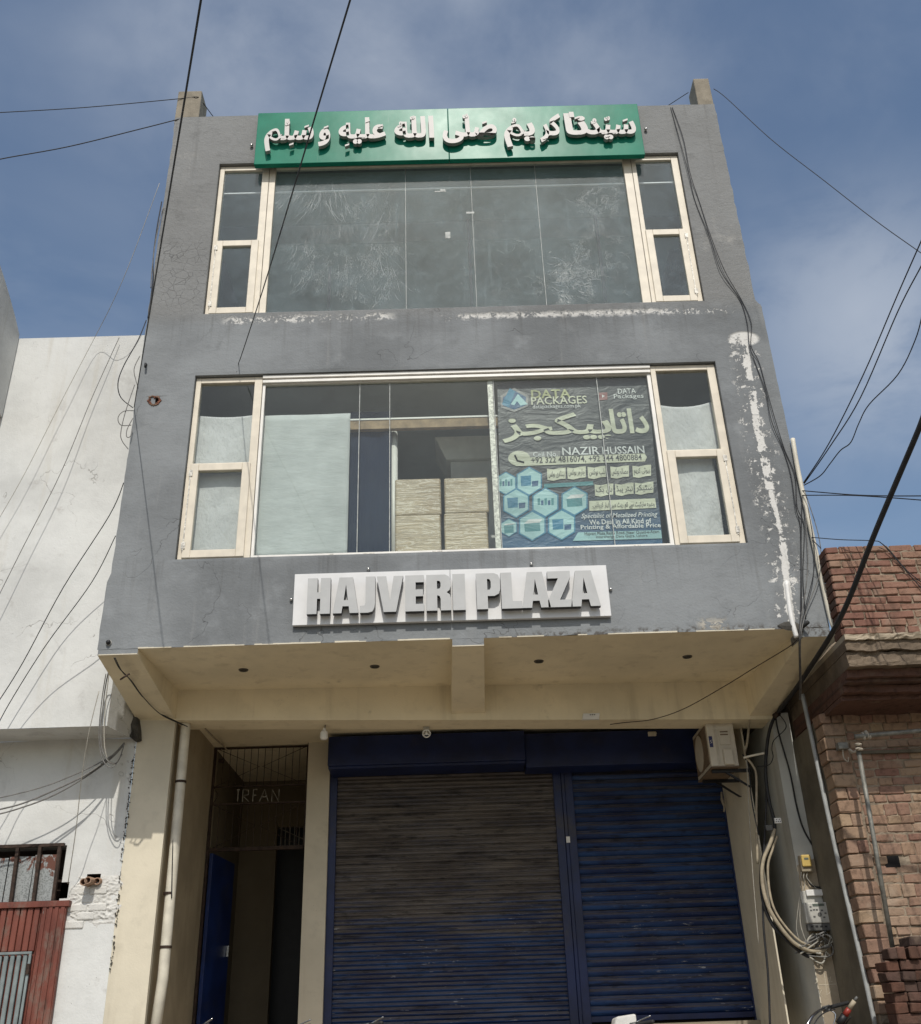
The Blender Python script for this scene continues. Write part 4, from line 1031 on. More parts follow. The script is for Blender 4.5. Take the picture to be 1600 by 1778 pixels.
tag(tb.build('timber_batten', M['wood'], bevel=0.004), 'raw timber batten across the shop window under the dark strip', 'batten')
tb = MB(); tb.box(-1.95, b.x + 0.1, 0.272, 0.2785, b.z + 0.055, b.z + 0.075)
tag(tb.build('tape_strip', M['alu']), 'white tape strip along the top of the timber batten', 'tape')
q = at(684, 850, 0.45)
tag(MB().tube([(q.x, 0.45, 4.62), (q.x, 0.45, 7.05)], 0.045, 14).build('white_pipe', M['alu'], smooth=True), 'white vertical pipe behind the shop window beside stacked cartons', 'pipe')
# shrink-wrapped bundles
gi = 0
for (x0, y0, x1, y1, lab) in ((686, 832, 767, 894, 'wrapped carton bundle, upper one next to the white pipe'), (686, 895, 767, 962, 'wrapped carton bundle, lower one next to the white pipe'),
                              (771, 830, 850, 890, 'wrapped carton bundle, upper one next to the window mullion'), (771, 891, 850, 960, 'wrapped carton bundle, lower one next to the window mullion')):
    p, q = at(x0, y0, 0.20), at(x1, y1, 0.20)
    m = MB(); m.box(p.x, q.x, 0.20, 0.62, q.z + 0.004, p.z)
    tag(m.build('carton_bundle', M['wrap'], bevel=0.018, org=((p.x + q.x) / 2, 0.4, q.z)), lab, 'carton', 'wrapped cartons behind the shop window')
shelf = MB(); p, q = at(684, 962, 0.20), at(852, 962, 0.20)
shelf.box(p.x - 0.02, q.x + 0.02, 0.18, 0.70, LW[2] - 0.10, p.z)
for x in (p.x, q.x - 0.04): shelf.box(x, x + 0.04, 0.20, 0.26, 4.6, LW[2] - 0.10); shelf.box(x, x + 0.04, 0.62, 0.68, 4.6, LW[2] - 0.10)
tag(shelf.build('work_table', M['wood']), 'low wooden table under the wrapped cartons', 'table')
# boxed column head / duct inside
d = MB(); p, q = at(755, 762, 1.2), at(848, 762, 1.2); p2, q2 = at(775, 798, 1.2), at(848, 790, 1.2)
d.hexa([(p2.x, 1.2, p2.z), (q.x + 0.1, 1.2, p2.z), (q.x + 0.1, 1.7, p2.z), (p2.x, 1.7, p2.z), (p.x, 1.15, p.z), (q.x + 0.15, 1.15, p.z), (q.x + 0.15, 1.75, p.z), (p.x, 1.75, p.z)])
d.box(p2.x + 0.05, q.x + 0.08, 1.25, 1.65, 4.6, p2.z)
tag(d.build('column_head', M['alu'], bevel=0.01), 'white flared column head inside the shop above the cartons', 'column')
p, q = at(470, 333, 0.13), at(1090, 318, 0.13)
tag(MB().box(-2.73, 2.97, 0.13, 0.15, q.z - 0.008, q.z + 0.010).build('curtain_rail', M['alu']), 'white rail running behind all the upper windows', 'rail')

# ---------------- printed banner behind the glass
YBn = 0.125
def bz(x, y): return (820 + x / 3.2, 620 + y / 3.2)
bp = lambda x, y, dy=0.0: at(*bz(x, y), YBn - dy)
def banner_mat():
    g = G('printed_vinyl')
    n = g.noise(1.2, 5, 0.6)
    c = g.mix((0.008, 0.009, 0.012), (0.02, 0.023, 0.027), n.st(0.3, 0.7))
    zz_ = bp(600, 900).z
    c = g.mix((0.012, 0.075, 0.16), c, (g.z + (n - 0.5) * 0.3).st(zz_ - 0.25, zz_ + 0.35))
    wr = g.noise(2.6, 5, 0.6, dist=1.2, sc=(0.8, 1, 1.6))
    return g.done(g.bsdf(c, 0.4, 0, g.bump(wr, 0.28, 0.05), 0.4))
def ink(name, col, rough=0.4):
    g = G(name); wr = g.noise(2.6, 5, 0.6, dist=1.2, sc=(0.8, 1, 1.6))
    c = g.mix(sh(col, 0.62), sh(col, 0.82), g.noise(3, 4).st(0.3, 0.6))
    return g.done(g.bsdf(c, rough, 0, g.bump(wr, 0.28, 0.05), 0.3))
I_ = {'cream': ink('ink_cream', (0.72, 0.72, 0.54)), 'white': ink('ink_white', (0.85, 0.86, 0.83)), 'cyan': ink('ink_cyan', (0.03, 0.22, 0.36)), 'pale': ink('ink_pale_cyan', (0.42, 0.66, 0.66)),
      'dark': ink('ink_dark', (0.03, 0.03, 0.03)), 'gold': ink('ink_gold', (0.45, 0.46, 0.22)), 'grey': ink('ink_grey', (0.30, 0.29, 0.28)), 'red': ink('ink_red', (0.30, 0.10, 0.09)), 'teal': ink('ink_teal', (0.08, 0.28, 0.30)), 'blue': ink('ink_blue', (0.02, 0.10, 0.22))}
bn = thing('printed_banner', 'dark advertising banner with Urdu script and hexagon pictures behind the shop window', 'banner', tuple(bp(600, 1050)))
tl, tr_, brr, bll = bp(140, 150), bp(975, 105), bp(1060, 1035), bp(165, 1065)
m = MB(); nn = 22
for i in range(nn + 1):
    for k in range(nn + 1):
        u, v = i / nn, k / nn
        top = tl.lerp(tr_, u); bot = bll.lerp(brr, u); p = bot.lerp(top, v)
        m.v.append((p.x, YBn + 0.004 + 0.006 * mn.noise((p.x * 2, p.z * 2.5, 1)) ** 2, p.z + (0.02 * math.sin(u * 9) if k == nn else 0)))
for i in range(nn):
    for k in range(nn):
        a_ = i * (nn + 1) + k; m.f.append((a_, a_ + nn + 1, a_ + nn + 2, a_ + 1)); m.mi.append(0)
m.build('vinyl_sheet', banner_mat(), bn, smooth=True)
lay = [0]
def btext(txt, x0, y0, x1, y1, inkn, urdu=False, off=0.0, shear=0.0, slope=None, name='printed_line'):
    # ink box in enlarged photo pixels (left,top,right,bottom); the lines climb to the right with the camera tilt
    geo = text_geo(shape(txt) if urdu else txt, 0, off, shear, 2)
    A = bp(x0, y1); Bq = bp(x1, y0 ); cz = (A.z + Bq.z) / 2
    mid = bp((x0 + x1) / 2, (y0 + y1) / 2); h = abs(bp((x0 + x1) / 2, y0).z - bp((x0 + x1) / 2, y1).z)
    m = MB(); lay[0] += 1
    place_geo(m, geo, A.x, Bq.x, mid.z - h / 2, mid.z + h / 2, YBn - 0.0022 - 0.00002 * lay[0])
    return m.build(name, I_[inkn], bn)
def bpoly(pts, inkn, dy=0.0008, name='printed_shape'):
    m = MB(); lay[0] += 1
    P = [bp(*p) for p in pts]
    m.poly([(p.x, YBn - dy - 0.00002 * lay[0], p.z) for p in P][::-1]); return m.build(name, I_[inkn], bn)
def hexagon(cx, cy, r, inkn, dy): return bpoly([(cx + r * math.sin(math.pi / 3 * k), cy - r * math.cos(math.pi / 3 * k) - 0.03 * r * math.sin(math.pi / 3 * k)) for k in range(6)], inkn, dy, 'hexagon_picture')
# logo
bpoly([(235, 170), (315, 215), (310, 275), (235, 305), (160, 280), (158, 215)], 'grey', 0.0006); bpoly([(235, 185), (300, 222), (297, 268), (235, 292), (172, 270), (172, 224)], 'blue', 0.0009)
bpoly([(210, 172), (240, 190), (205, 280), (165, 262)], 'cyan', 0.0012); bpoly([(255, 205), (310, 262), (270, 270), (250, 245), (235, 268), (215, 262)], 'pale', 0.0012)
btext('DATA', 330, 180, 545, 228, 'gold', off=0.02); btext('PACKAGES', 330, 218, 637, 262, 'cream', off=0.012); btext('datapackages.com.pk', 338, 262, 604, 290, 'white')
bpoly([(705, 198), (752, 195), (753, 236), (708, 240)], 'red'); bpoly([(722, 208), (738, 216), (723, 226)], 'white', 0.0016)
btext('DATA', 812, 175, 908, 203, 'white', off=0.006); btext('Packages', 790, 205, 952, 236, 'white', off=0.006)
# headline
btext('داتا', 775, 285, 970, 425, 'cream', True, 0.030); btext('پیکجز', 170, 310, 765, 480, 'cream', True, 0.026)
btext('NAZIR', 503, 500, 706, 543, 'white', off=0.012); btext('HUSSAIN', 726, 496, 955, 538, 'white', off=0.012)
bpoly([(300, 528), (490, 520), (490, 556), (300, 562)], 'grey'); btext('Cell No.', 340, 526, 474, 553, 'white', off=0.008)
bpoly([(245, 560), (960, 536), (972, 556), (962, 580), (245, 606), (225, 585)], 'cream', 0.0012)
bpoly([(262 + 62 * math.cos(t * math.pi / 9), 563 + 42 * math.sin(t * math.pi / 9)) for t in range(18)], 'cream', 0.0014)
m = MB(); m.tube([bp(238, 545, 0.004), bp(252, 575, 0.004), bp(290, 585, 0.004)], 0.010, 5); m.build('printed_handset', I_['dark'], bn)
btext('+92 322 4816074, +92 344 4800884', 330, 548, 942, 588, 'dark', off=0.012)
for (t, x, y) in (('ہینڈفری بوکس', 470, 650), ('چارجر بوکس', 582, 643), ('بلب بوکس', 696, 640), ('مصالہ بوکس', 822, 638), ('بیوٹی کریم', 945, 634), ('بل بک', 735, 738), ('لیٹر پیڈ', 848, 734), ('سٹیکر', 958, 728)):
    bpoly([(x - 54, y - 30), (x - 18, y - 25), (x + 20, y - 34), (x + 50, y - 36), (x + 50, y + 26), (x + 20, y + 28), (x - 18, y + 38), (x - 50, y + 33)], 'cream', 0.0012, 'printed_ribbon')
    btext(t, x - 44, y - 20, x + 42, y + 22, 'dark', True, 0.006)
bpoly([(400, 705), (672, 690), (676, 712), (400, 728)], 'teal')
for (cx, cy, r) in ((318, 690, 82), (188, 702, 66), (245, 812, 84), (408, 808, 84), (570, 800, 84), (335, 938, 86), (498, 932, 88), (205, 948, 52)):
    hexagon(cx, cy, r, 'cyan', 0.0007); hexagon(cx, cy, r * 0.90, 'pale', 0.0011)
    k = r / 84.0
    s_ = random.choice((0, 1, 2))
    if s_ == 0: bpoly([(cx - 45 * k, cy - 12), (cx + 40 * k, cy - 18), (cx + 44 * k, cy + 28), (cx - 40 * k, cy + 34)], 'teal', 0.0017); bpoly([(cx - 45 * k, cy - 12), (cx - 20, cy - 34 * k), (cx + 56 * k, cy - 38 * k), (cx + 40 * k, cy - 18)], 'white', 0.0018)
    elif s_ == 1: bpoly([(cx - 50 * k, cy - 28), (cx + 10, cy - 32), (cx + 10, cy + 24), (cx - 46 * k, cy + 28)], 'cyan', 0.0017); bpoly([(cx + 14, cy), (cx + 52 * k, cy - 4), (cx + 50 * k, cy + 26), (cx + 16, cy + 30)], 'blue', 0.0018)
    else:
        for j in range(5): bpoly([(cx - 44 * k + j * 19 * k, cy - 22 + (j % 2) * 12), (cx - 30 * k + j * 19 * k, cy - 24 + (j % 2) * 12), (cx - 29 * k + j * 19 * k, cy + 14), (cx - 43 * k + j * 19 * k, cy + 16)], ('teal', 'blue')[j % 2], 0.0017)
bpoly([(652, 800), (1018, 785), (1024, 838), (652, 855)], 'cream', 0.0012); btext('وغیرہ مارکیٹ سے کم ریٹ میں تیار کروائیں۔', 668, 805, 1012, 846, 'dark', True, 0.004)
btext('Specialist of Metalized Printing', 608, 866, 1030, 900, 'white', shear=0.35, off=0.004)
btext('We Deal in All Kind of', 652, 900, 995, 928, 'white', off=0.014); btext('Printing & Affordable Price', 605, 928, 1048, 960, 'white', off=0.014)
bpoly([(590, 975), (1050, 962), (1056, 1008), (560, 1022)], 'pale', 0.0012)
btext('Hajveri Plaza Rajba Road, Near Quaid-e-Azam', 626, 968, 1040, 990, 'dark', off=0.006); btext('Interchange Dera Gujra, Lahore', 690, 988, 975, 1008, 'dark', off=0.006)

# ================================================================ left neighbour: white-washed house
NY, NW = 0.76, 1.30                      # face of the upper storey, face of the ground-floor wall
XN = -3.487
H = thing('white_house', 'white-washed house with plain upper wall and red metal gate beside the grey building', 'house', (-4.6, NY, 0))
ztop = at(140, 585, NY).z; zbot = at(100, 1263, NY).z
u = MB()
holed_wall(u, lin(-6.4, XN, 0.25), lin(zbot, ztop, 0.25), [], NY, 0.2, lambda x, z: 0.008 * mn.noise((x * 1.3, z * 1.3, 9)), None)
u.poly([(XN, NY, zbot), (-3.372, NW - 0.004, zbot), (-3.372, NW - 0.004, ztop), (XN, NY, ztop)])
u.poly([(-6.4, NY, zbot), (-6.4, NW, zbot + 0.02), (-3.372, NW, zbot + 0.02), (XN, NY, zbot)])
u.poly([(-6.4, NY, ztop), (XN, NY, ztop), (XN, 5, ztop), (-6.4, 5, ztop)])
u.build('upper_wall', M['white'], H)
# dark cement smeared over the joint between the two houses
c1_, c2_ = at(206, 1206, 1.2), at(236, 1287, 1.28)
k = MB()
pts = [(204, 1207), (211, 1204), (217, 1214), (222, 1228), (233, 1232), (239, 1248), (240, 1283), (234, 1287), (225, 1279), (213, 1262), (204, 1256), (208, 1236)]
for yy, col in ((1.22, 0),):
    P = [at(p[0], p[1], 1.20 + 0.05 * (i % 2)) for i, p in enumerate(pts)]
    cen = sum(P, Vector()) / len(P) + Vector((0, -0.03, 0))
    Q = [p + Vector((0.015, 0.08, 0)) for p in P]
    for i in range(len(P)):
        j = (i + 1) % len(P); k.poly([cen, P[j], P[i]]); k.poly([P[i], P[j], Q[j], Q[i]])
k.build('cement_patch', M['darkcement'], H)
# ground-floor wall with the gate opening and a hole for the pipe stubs
gx = [at(px, 1600, NW).x for px in (0, 118)]
gate_r, gate_t = at(112, 1500, NW).x, at(60, 1466, NW).z
ph = at(161, 1527, NW)
lw = MB()
holed_wall(lw, lin(-6.4, -3.347, 0.22), lin(0.0, zbot + 0.02, 0.2), [(-6.0, gate_r, 0.0, gate_t - 0.02, 0.25), (ph.x - 0.06, ph.x + 0.075, ph.z - 0.03, ph.z + 0.05, 0.22, 1),
            (gate_r + 0.0, gate_r + 0.075, at(60, 1562, NW).z, at(60, 1534, NW).z, 0.22, 1)], NW, 0.2, lambda x, z: 0.010 * mn.noise((x * 1.7, z * 1.7, 4)), None)
lw.build('ground_wall', [M['white'], M['void']], H)
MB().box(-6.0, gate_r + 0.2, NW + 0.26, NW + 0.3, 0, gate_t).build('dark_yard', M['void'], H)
# exposed painted bricks around the hole
for r_ in range(7):
    zz_ = at(160, 1512 + r_ * 14.5, NW).z
    xa = at(125 + 4 * (r_ % 2), 1560, NW).x + (0.11 if r_ % 2 else 0.0) - r_ * 0.012
    while xa < -3.50:
        L = random.uniform(0.17, 0.235)
        if not (r_ in (0, 1) and abs(xa + L / 2 - ph.x) < 0.17) and xa + L < -3.40 and xa > gate_r + 0.08 - 0.02 * r_ and random.random() < 0.86:
            pr = random.uniform(0.012, 0.026)
            MB().box(xa, xa + L - 0.014, NW - pr, NW + 0.03, zz_ - 0.068, zz_ + 0.004).build('brick', M['whitebrick'], H, bevel=0.012)
        xa += L
rp = MB(); nn_ = 70
pA, pB = at(112, 1508, NW), at(211, 1618, NW)
for i in range(nn_ + 1):
    for k_ in range(nn_ + 1):
        u_, v_ = i / nn_, k_ / nn_
        x = pA.x + (pB.x - pA.x) * u_; z = pB.z + (pA.z - pB.z) * v_
        ed = min(1.0, 4 * min(u_, 1 - u_, v_, 1 - v_) + 0.35 * mn.noise((x * 9, z * 9, 0)))
        rid = 1 - abs(mn.noise((x * 11, z * 24, 3))) * 2 ; r2 = mn.noise((x * 40, z * 40, 1))
        inh = (ph.x - 0.06 < x < ph.x + 0.075 and ph.z - 0.03 < z < ph.z + 0.05) or x < gate_r + 0.08
        rp.v.append((x, NW + 0.03 if inh else NW + 0.012 - max(0.0, ed) * (0.016 + 0.010 * rid + 0.007 * r2), z))
for i in range(nn_):
    for k_ in range(nn_):
        a_ = i * (nn_ + 1) + k_; q4 = (a_, a_ + nn_ + 1, a_ + nn_ + 2, a_ + 1)
        if all(rp.v[t][1] < NW + 0.029 for t in q4): rp.f.append(q4); rp.mi.append(0)
rp.build('rough_plaster', M['whitebrick'], H)
# chipped seam between white wall and cream pilaster
sm_ = MB()
for i in range(170):
    z = random.uniform(1.6, 3.75); x = -3.352 + random.gauss(0, 0.008) + (0.02 if z < 2.4 else 0)
    r1 = random.uniform(0.002, 0.008)
    P = [(x + r1 * math.cos(t * 1.256) * random.uniform(0.5, 1.2), z + r1 * 1.6 * math.sin(t * 1.256) * random.uniform(0.5, 1.2)) for t in range(5)]
    sm_.prism(P, NW - 0.012, NW - 0.002)
o = sm_.build('chipped_seam', M['darkcement'], H); o['kind'] = 'stuff'
# projecting wing of the upper storey, seen edge on
wx = at(35, 583, NY).x
prof = []
zt0 = at(35, 583, NY).z
zw0 = at(19, 725, NY).z
for t in range(9):
    a_ = t / 8
    prof.append((NY - 0.02 - 1.7 * a_, zt0 + 0.62 * math.sin(a_ * math.pi / 2) ** 0.9))
wg = MB(); n = len(prof); i0 = len(wg.v)
outer = [(y, z) for y, z in prof] + [(NY - 1.72, zw0 + 0.02), (NY - 0.02, zw0)]
for xw in (wx, wx - 0.25): wg.v += [(xw, y, z) for y, z in outer]
n = len(outer)
wg.f.append(tuple(range(n))); wg.mi.append(0); wg.f.append(tuple(n + q for q in reversed(range(n)))); wg.mi.append(0)
for q in range(n): wg.f.append((q, n + q, n + (q + 1) % n, (q + 1) % n)); wg.mi.append(0)
wg.build('wing_wall', M['white'], H)
# gate
YGt = NW - 0.05
gz_top = at(60, 1566, YGt).z
Gt = thing('metal_gate', 'rust red ribbed metal gate with grey wicket door in the white wall', 'gate', (-4.6, YGt, 0))
gxr0, gxr1 = at(122, 1570, YGt).x, at(93, 1778, YGt).x
fr = MB(); fr.box(-6.0, gxr0 - 0.0, YGt - 0.03, YGt + 0.04, gz_top - 0.055, gz_top)
fr.box(gxr0 - 0.26, gxr0 - 0.03, YGt - 0.012, YGt + 0.04, 0.12, gz_top - 0.055)
fr.build('gate_frame', M['red'], Gt, bevel=0.004)
for kx in range(4):
    x = gxr0 - 0.25 + kx * 0.058
    MB().box(x, x + 0.036, YGt - 0.024, YGt - 0.012, 0.12, gz_top - 0.056).build('rib', M['red'], Gt, bevel=0.004)
wick_t = at(35, 1657, YGt).z
x = gxr0 - 0.275
proto = None
while x > -6.0:
    MB().box(x - 0.062, x - 0.008, YGt - 0.008, YGt + 0.02, wick_t + 0.02, gz_top - 0.056).build('panel', M['red'], Gt, bevel=0.010)
    x -= 0.064
MB().box(-6.0, gxr0 - 0.275, YGt + 0.02, YGt + 0.03, 0.12, gz_top - 0.05).build('backing', M['red'], Gt)
wk0 = MB(); wk0.box(-6.0, gxr0 - 0.29, YGt - 0.03, YGt - 0.01, wick_t - 0.005, wick_t + 0.018); wk0.box(gxr0 - 0.315, gxr0 - 0.29, YGt - 0.03, YGt - 0.01, 0.12, wick_t - 0.005)
wk = wk0.build('wicket_door', M['greymetal'], Gt, bevel=0.003)
x = gxr0 - 0.325
while x > -6.0:
    MB().box(x - 0.048, x - 0.006, YGt - 0.02, YGt + 0.012, 0.12, wick_t - 0.006).build('panel', M['greymetal'], wk, bevel=0.010)
    x -= 0.060
MB().box(gxr0 - 0.312, gxr0 - 0.285, YGt - 0.045, YGt - 0.03, wick_t - 0.18, wick_t - 0.09).build('latch', M['iron'], wk)
# transom above the gate: bars in front of old sheets
tz1 = at(60, 1466, YGt).z
Tt = thing('gate_transom', 'barred transom with rusty galvanised sheets above the red gate', 'transom', (-4.6, YGt, gz_top))
xr_ = at(104, 1500, YGt).x
MB().box(-6.0, xr_ + 0.02, YGt - 0.02, YGt + 0.02, tz1 - 0.03, tz1).build('top_bar', M['iron'], Tt)
for px in (100, 66, 27, -12, -50):
    xx = at(px, 1500, YGt).x; xb = at(px - 7, 1560, YGt).x
    MB().hexa([(xb - 0.016, YGt - 0.018, gz_top + 0.002), (xb + 0.016, YGt - 0.018, gz_top + 0.002), (xb + 0.016, YGt + 0.018, gz_top + 0.002), (xb - 0.016, YGt + 0.018, gz_top + 0.002),
               (xx - 0.016, YGt - 0.018, tz1 - 0.032), (xx + 0.016, YGt - 0.018, tz1 - 0.032), (xx + 0.016, YGt + 0.018, tz1 - 0.032), (xx - 0.016, YGt + 0.018, tz1 - 0.032)]).build('bar', M['iron'], Tt)
xx = xr_ - 0.02
for i in range(5):
    MB().box(xx - 0.245, xx - 0.004, YGt + 0.03 + 0.004 * (i % 2), YGt + 0.036 + 0.004 * (i % 2), gz_top + 0.01, tz1 - 0.10 - 0.01 * (i % 3)).build('sheet', M['galv'], Tt)
    xx -= 0.25
# pipe stubs in the broken hole
for px, py, lab in ((148, 1533, 'open clay pipe stub, nearer the gate, in the broken white wall'), (156, 1530, 'open clay pipe stub, farther from the gate, in the broken white wall'), (166, 1529, 'short pipe end set back in the broken white wall')):
    q = at(px, py, NW - 0.10); ln = 0.26 if px < 160 else 0.18
    y0_ = NW - 0.16 if px < 160 else NW - 0.06
    m = MB(); m.tube([(q.x, y0_, q.z), (q.x + 0.01, y0_ + ln, q.z + 0.01)], 0.034, 14, 0, False)
    m.tube([(q.x, y0_ + 0.001, q.z), (q.x + 0.01, y0_ + ln, q.z + 0.01)], 0.026, 14, 0, False)
    for t in range(14):
        a0, a1 = 2 * math.pi * t / 14, 2 * math.pi * (t + 1) / 14
        m.poly([(q.x + r_ * math.cos(aa), y0_, q.z + r_ * math.sin(aa)) for r_, aa in ((0.034, a0), (0.034, a1), (0.026, a1), (0.026, a0))])
    tag(m.build('pipe_stub', M['terracotta'], smooth=True), lab, 'pipe', 'pipe stubs in the white wall')

# ================================================================ right neighbour: brick house
K = thing('brick_house', 'unplastered brick house with corbelled overhang beside the grey building', 'house', (4.6, 0.4, 0))
XB, YU, YLo = 3.605, -0.25, 0.63
XU = 3.655
def brick_proto(L, Hh, D, k):
    mb = MB(); rnd = random.Random(k)
    j = lambda a: a + rnd.uniform(-0.006, 0.006)
    mb.hexa([(j(0), j(0), j(0)), (j(L), j(0), j(0)), (j(L), D, j(0)), (j(0), D, j(0)), (j(0), j(0), j(Hh)), (j(L), j(0), j(Hh)), (j(L), D, j(Hh)), (j(0), D, j(Hh))])
    return mb
protos = {}
far_bricks = MB()
def brick(parent, x, y, z, L, Hh, D, mat, rot=0.0, tilt=0.0):
    if parent is K and x > 4.74:                 # beyond the view: one joined part
        far_bricks.box(x, x + L, y, y + D, z, z + Hh, 0 if mat is M['brick'] else 1); return None
    key = (round(L, 3), round(Hh, 3), round(D, 3), mat.name, random.randrange(4))
    if key not in protos:
        mb = brick_proto(L, Hh, D, len(protos)); me_o = mb.build('brick', mat, parent, bevel=0.0, org=None)
        # bake the small bevel into the shared mesh
        import bmesh
        bmm = bmesh.new(); bmm.from_mesh(me_o.data)
        bmesh.ops.translate(bmm, verts=bmm.verts, vec=ORG[parent.name])
        bmesh.ops.bevel(bmm, geom=bmm.edges[:], offset=0.008, segments=1, affect='EDGES')
        for v_ in bmm.verts: v_.co += Vector((random.uniform(-1, 1), random.uniform(-1, 1), random.uniform(-1, 1))) * 0.0032
        bmm.to_mesh(me_o.data); bmm.free()
        protos[key] = me_o.data; o = me_o; me_o.name = 'brick'
    else:
        o = bpy.data.objects.new('brick', protos[key]); COL.objects.link(o); o.parent = parent
    o.location = Vector((x, y, z)) - ORG[parent.name]
    o.rotation_euler = (tilt, 0, rot)
    return o
# upper wall
zu0, zu1 = 4.175, at(1500, 947, YU).z
MB().box(XU + 0.02, 6.2, YU + 0.030, YU + 0.21, zu0, zu1 - 0.02).build('mortar_core', M['mortar'], K)
mg = MB(); XX, ZZ = lin(XU + 0.02, 6.2, 0.022), lin(zu0, zu1 - 0.02, 0.022)
for x in XX:
    for z in ZZ: mg.v.append((x, YU + 0.013 + 0.008 * mn.noise((x * 13, z * 13, 2)) + 0.006 * mn.noise((x * 40, z * 40, 5)), z))
for i in range(len(XX) - 1):
    for k in range(len(ZZ) - 1):
        a_ = i * len(ZZ) + k; mg.f.append((a_, a_ + len(ZZ), a_ + len(ZZ) + 1, a_ + 1)); mg.mi.append(0)
mg.build('mortar_bed', M['mortar'], K)
nc = 12; ch = (zu1 - zu0) / nc
for r_ in range(nc):
    x = XU - (0.0 if r_ % 2 == 0 else 0.118) + random.uniform(-0.01, 0.01); z = zu0 + r_ * ch
    first = True
    while x < 6.0:
        L = 0.232 + random.uniform(-0.006, 0.006)
        L = round(L / 0.004) * 0.004
        if random.random() < 0.10: L = 0.112
        x0 = x
        if x0 < XU - 0.02: x0, Lb = XU, L - (XU - x)
        else: Lb = L
        Lb = round(Lb / 0.012) * 0.012
        if not (r_ == 0 and 4.28 < x0 < 4.4):
            brick(K, x0 + random.uniform(-0.002, 0.002), YU + random.uniform(-0.006, 0.006), z + 0.005 + random.uniform(-0.002, 0.002), Lb - 0.002, ch - 0.012, 0.10, M['brick'], random.uniform(-0.012, 0.012), random.uniform(-0.01, 0.01))
        x += L + 0.010
# side of the upper wall: rough ends
for r_ in range(nc):
    z = zu0 + r_ * ch
    MB().box(XU - 0.012 + random.uniform(-0.008, 0.008), XU + 0.015, YU + 0.012, YU + 0.21, z + 0.004, z + ch - 0.010).build('brick_end', M['brickdark'], K, bevel=0.006)
# corbelled overhang under it
def band(z0, z1, dy, mat, x0=XU, rough=0.008, nm='corbel_band'):
    m = MB(); xs2 = lin(x0 - 0.01, 6.2, 0.03); rows = []
    for x in xs2:
        r_ = []
        for k in range(4):
            z = z0 + (z1 - z0) * k / 3
            ny = mn.noise((x * 3.1, z * 5, 1)) + 0.6 * mn.noise((x * 11, z * 17, 4)) + 0.4 * mn.noise((x * 33, z * 40, 7))
            nz_ = mn.noise((x * 4.3, z0 * 9, 2)) + 0.5 * mn.noise((x * 17, z0 * 9, 5))
            r_.append((x, YU + dy + rough * 1.2 * ny, z + rough * 0.8 * nz_))
        rows.append(r_)
    for a_, b_ in zip(rows, rows[1:]):
        for k in range(3): m.poly([a_[k], b_[k], b_[k + 1], a_[k + 1]])
        m.poly([a_[0], (a_[0][0], 1.6, a_[0][2]), (b_[0][0], 1.6, b_[0][2]), b_[0]])
        m.poly([a_[3], b_[3], (b_[3][0], 1.6, b_[3][2]), (a_[3][0], 1.6, a_[3][2])])
    a_ = rows[0]; m.poly([a_[0], a_[1], a_[2], a_[3], (a_[3][0], 1.6, a_[3][2]), (a_[0][0], 1.6, a_[0][2])])
    return m.build(nm, mat, K)
band(4.118, 4.172, -0.03, M['tancement'], rough=0.03)
band(4.02, 4.118, 0.0, M['ledge'], rough=0.022)
band(3.905, 4.02, 0.04, M['ledge'], rough=0.03)
band(3.872, 3.905, 0.015, M['ledge'], rough=0.014)
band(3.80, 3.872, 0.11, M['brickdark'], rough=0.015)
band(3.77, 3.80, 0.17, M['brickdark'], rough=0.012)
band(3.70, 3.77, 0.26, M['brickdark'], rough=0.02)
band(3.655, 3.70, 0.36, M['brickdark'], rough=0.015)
# body and stained side wall
MB().box(XB + 0.012, 6.2, YLo + 0.034, 7.0, 0.0, 3.66).build('body_wall', M['mortar'], K)
MB().box(XU + 0.01, 6.2, 1.6, 7.0, 3.66, zu1 - 0.25).build('body_wall', M['mortar'], K)
MB().box(XB, XB + 0.012, 0.86, 1.60, 0.0, 3.66).build('side_render', M['staincement'], K)
mg = MB(); XX, ZZ = lin(XB + 0.014, 6.2, 0.022), lin(0.95, 3.65, 0.022)
for x in XX:
    for z in ZZ: mg.v.append((x, YLo + 0.017 + 0.008 * mn.noise((x * 13, z * 13, 2)) + 0.006 * mn.noise((x * 40, z * 40, 5)), z))
for i in range(len(XX) - 1):
    for k in range(len(ZZ) - 1):
        a_ = i * len(ZZ) + k; mg.f.append((a_, a_ + len(ZZ), a_ + len(ZZ) + 1, a_ + 1)); mg.mi.append(0)
mg.build('mortar_bed', M['mortar'], K)
# lower wall: quoin of soldier courses at the corner, then mixed courses
z = 1.02; r_ = 0; QW = 0.232
xq = XB - 0.012
while z < 3.62:
    hq = 0.124 if r_ % 3 else 0.112
    dx = random.uniform(-0.008, 0.012)
    if r_ % 2 == 0 or random.random() < 0.3:
        brick(K, xq + dx, YLo - 0.012, z, QW - 0.012, hq - 0.010, 0.225, M['brickpale'], random.uniform(-0.01, 0.01))
    else:
        brick(K, xq + dx, YLo - 0.012, z, QW / 2 - 0.012, hq - 0.010, 0.225, M['brickpale'], random.uniform(-0.015, 0.015))
        brick(K, xq + dx + QW / 2 - 0.004, YLo - 0.010, z, QW / 2 - 0.012, hq - 0.010, 0.11, M['brickpale'], random.uniform(-0.015, 0.015))
    z += hq + 0.002; r_ += 1
z = 1.28; r_ = 0
HEI = [0.082, 0.082, 0.118, 0.080, 0.080, 0.082, 0.082, 0.080, 0.118, 0.082, 0.082, 0.082, 0.118, 0.080]
hole_q = at(1552, 1497, YLo)
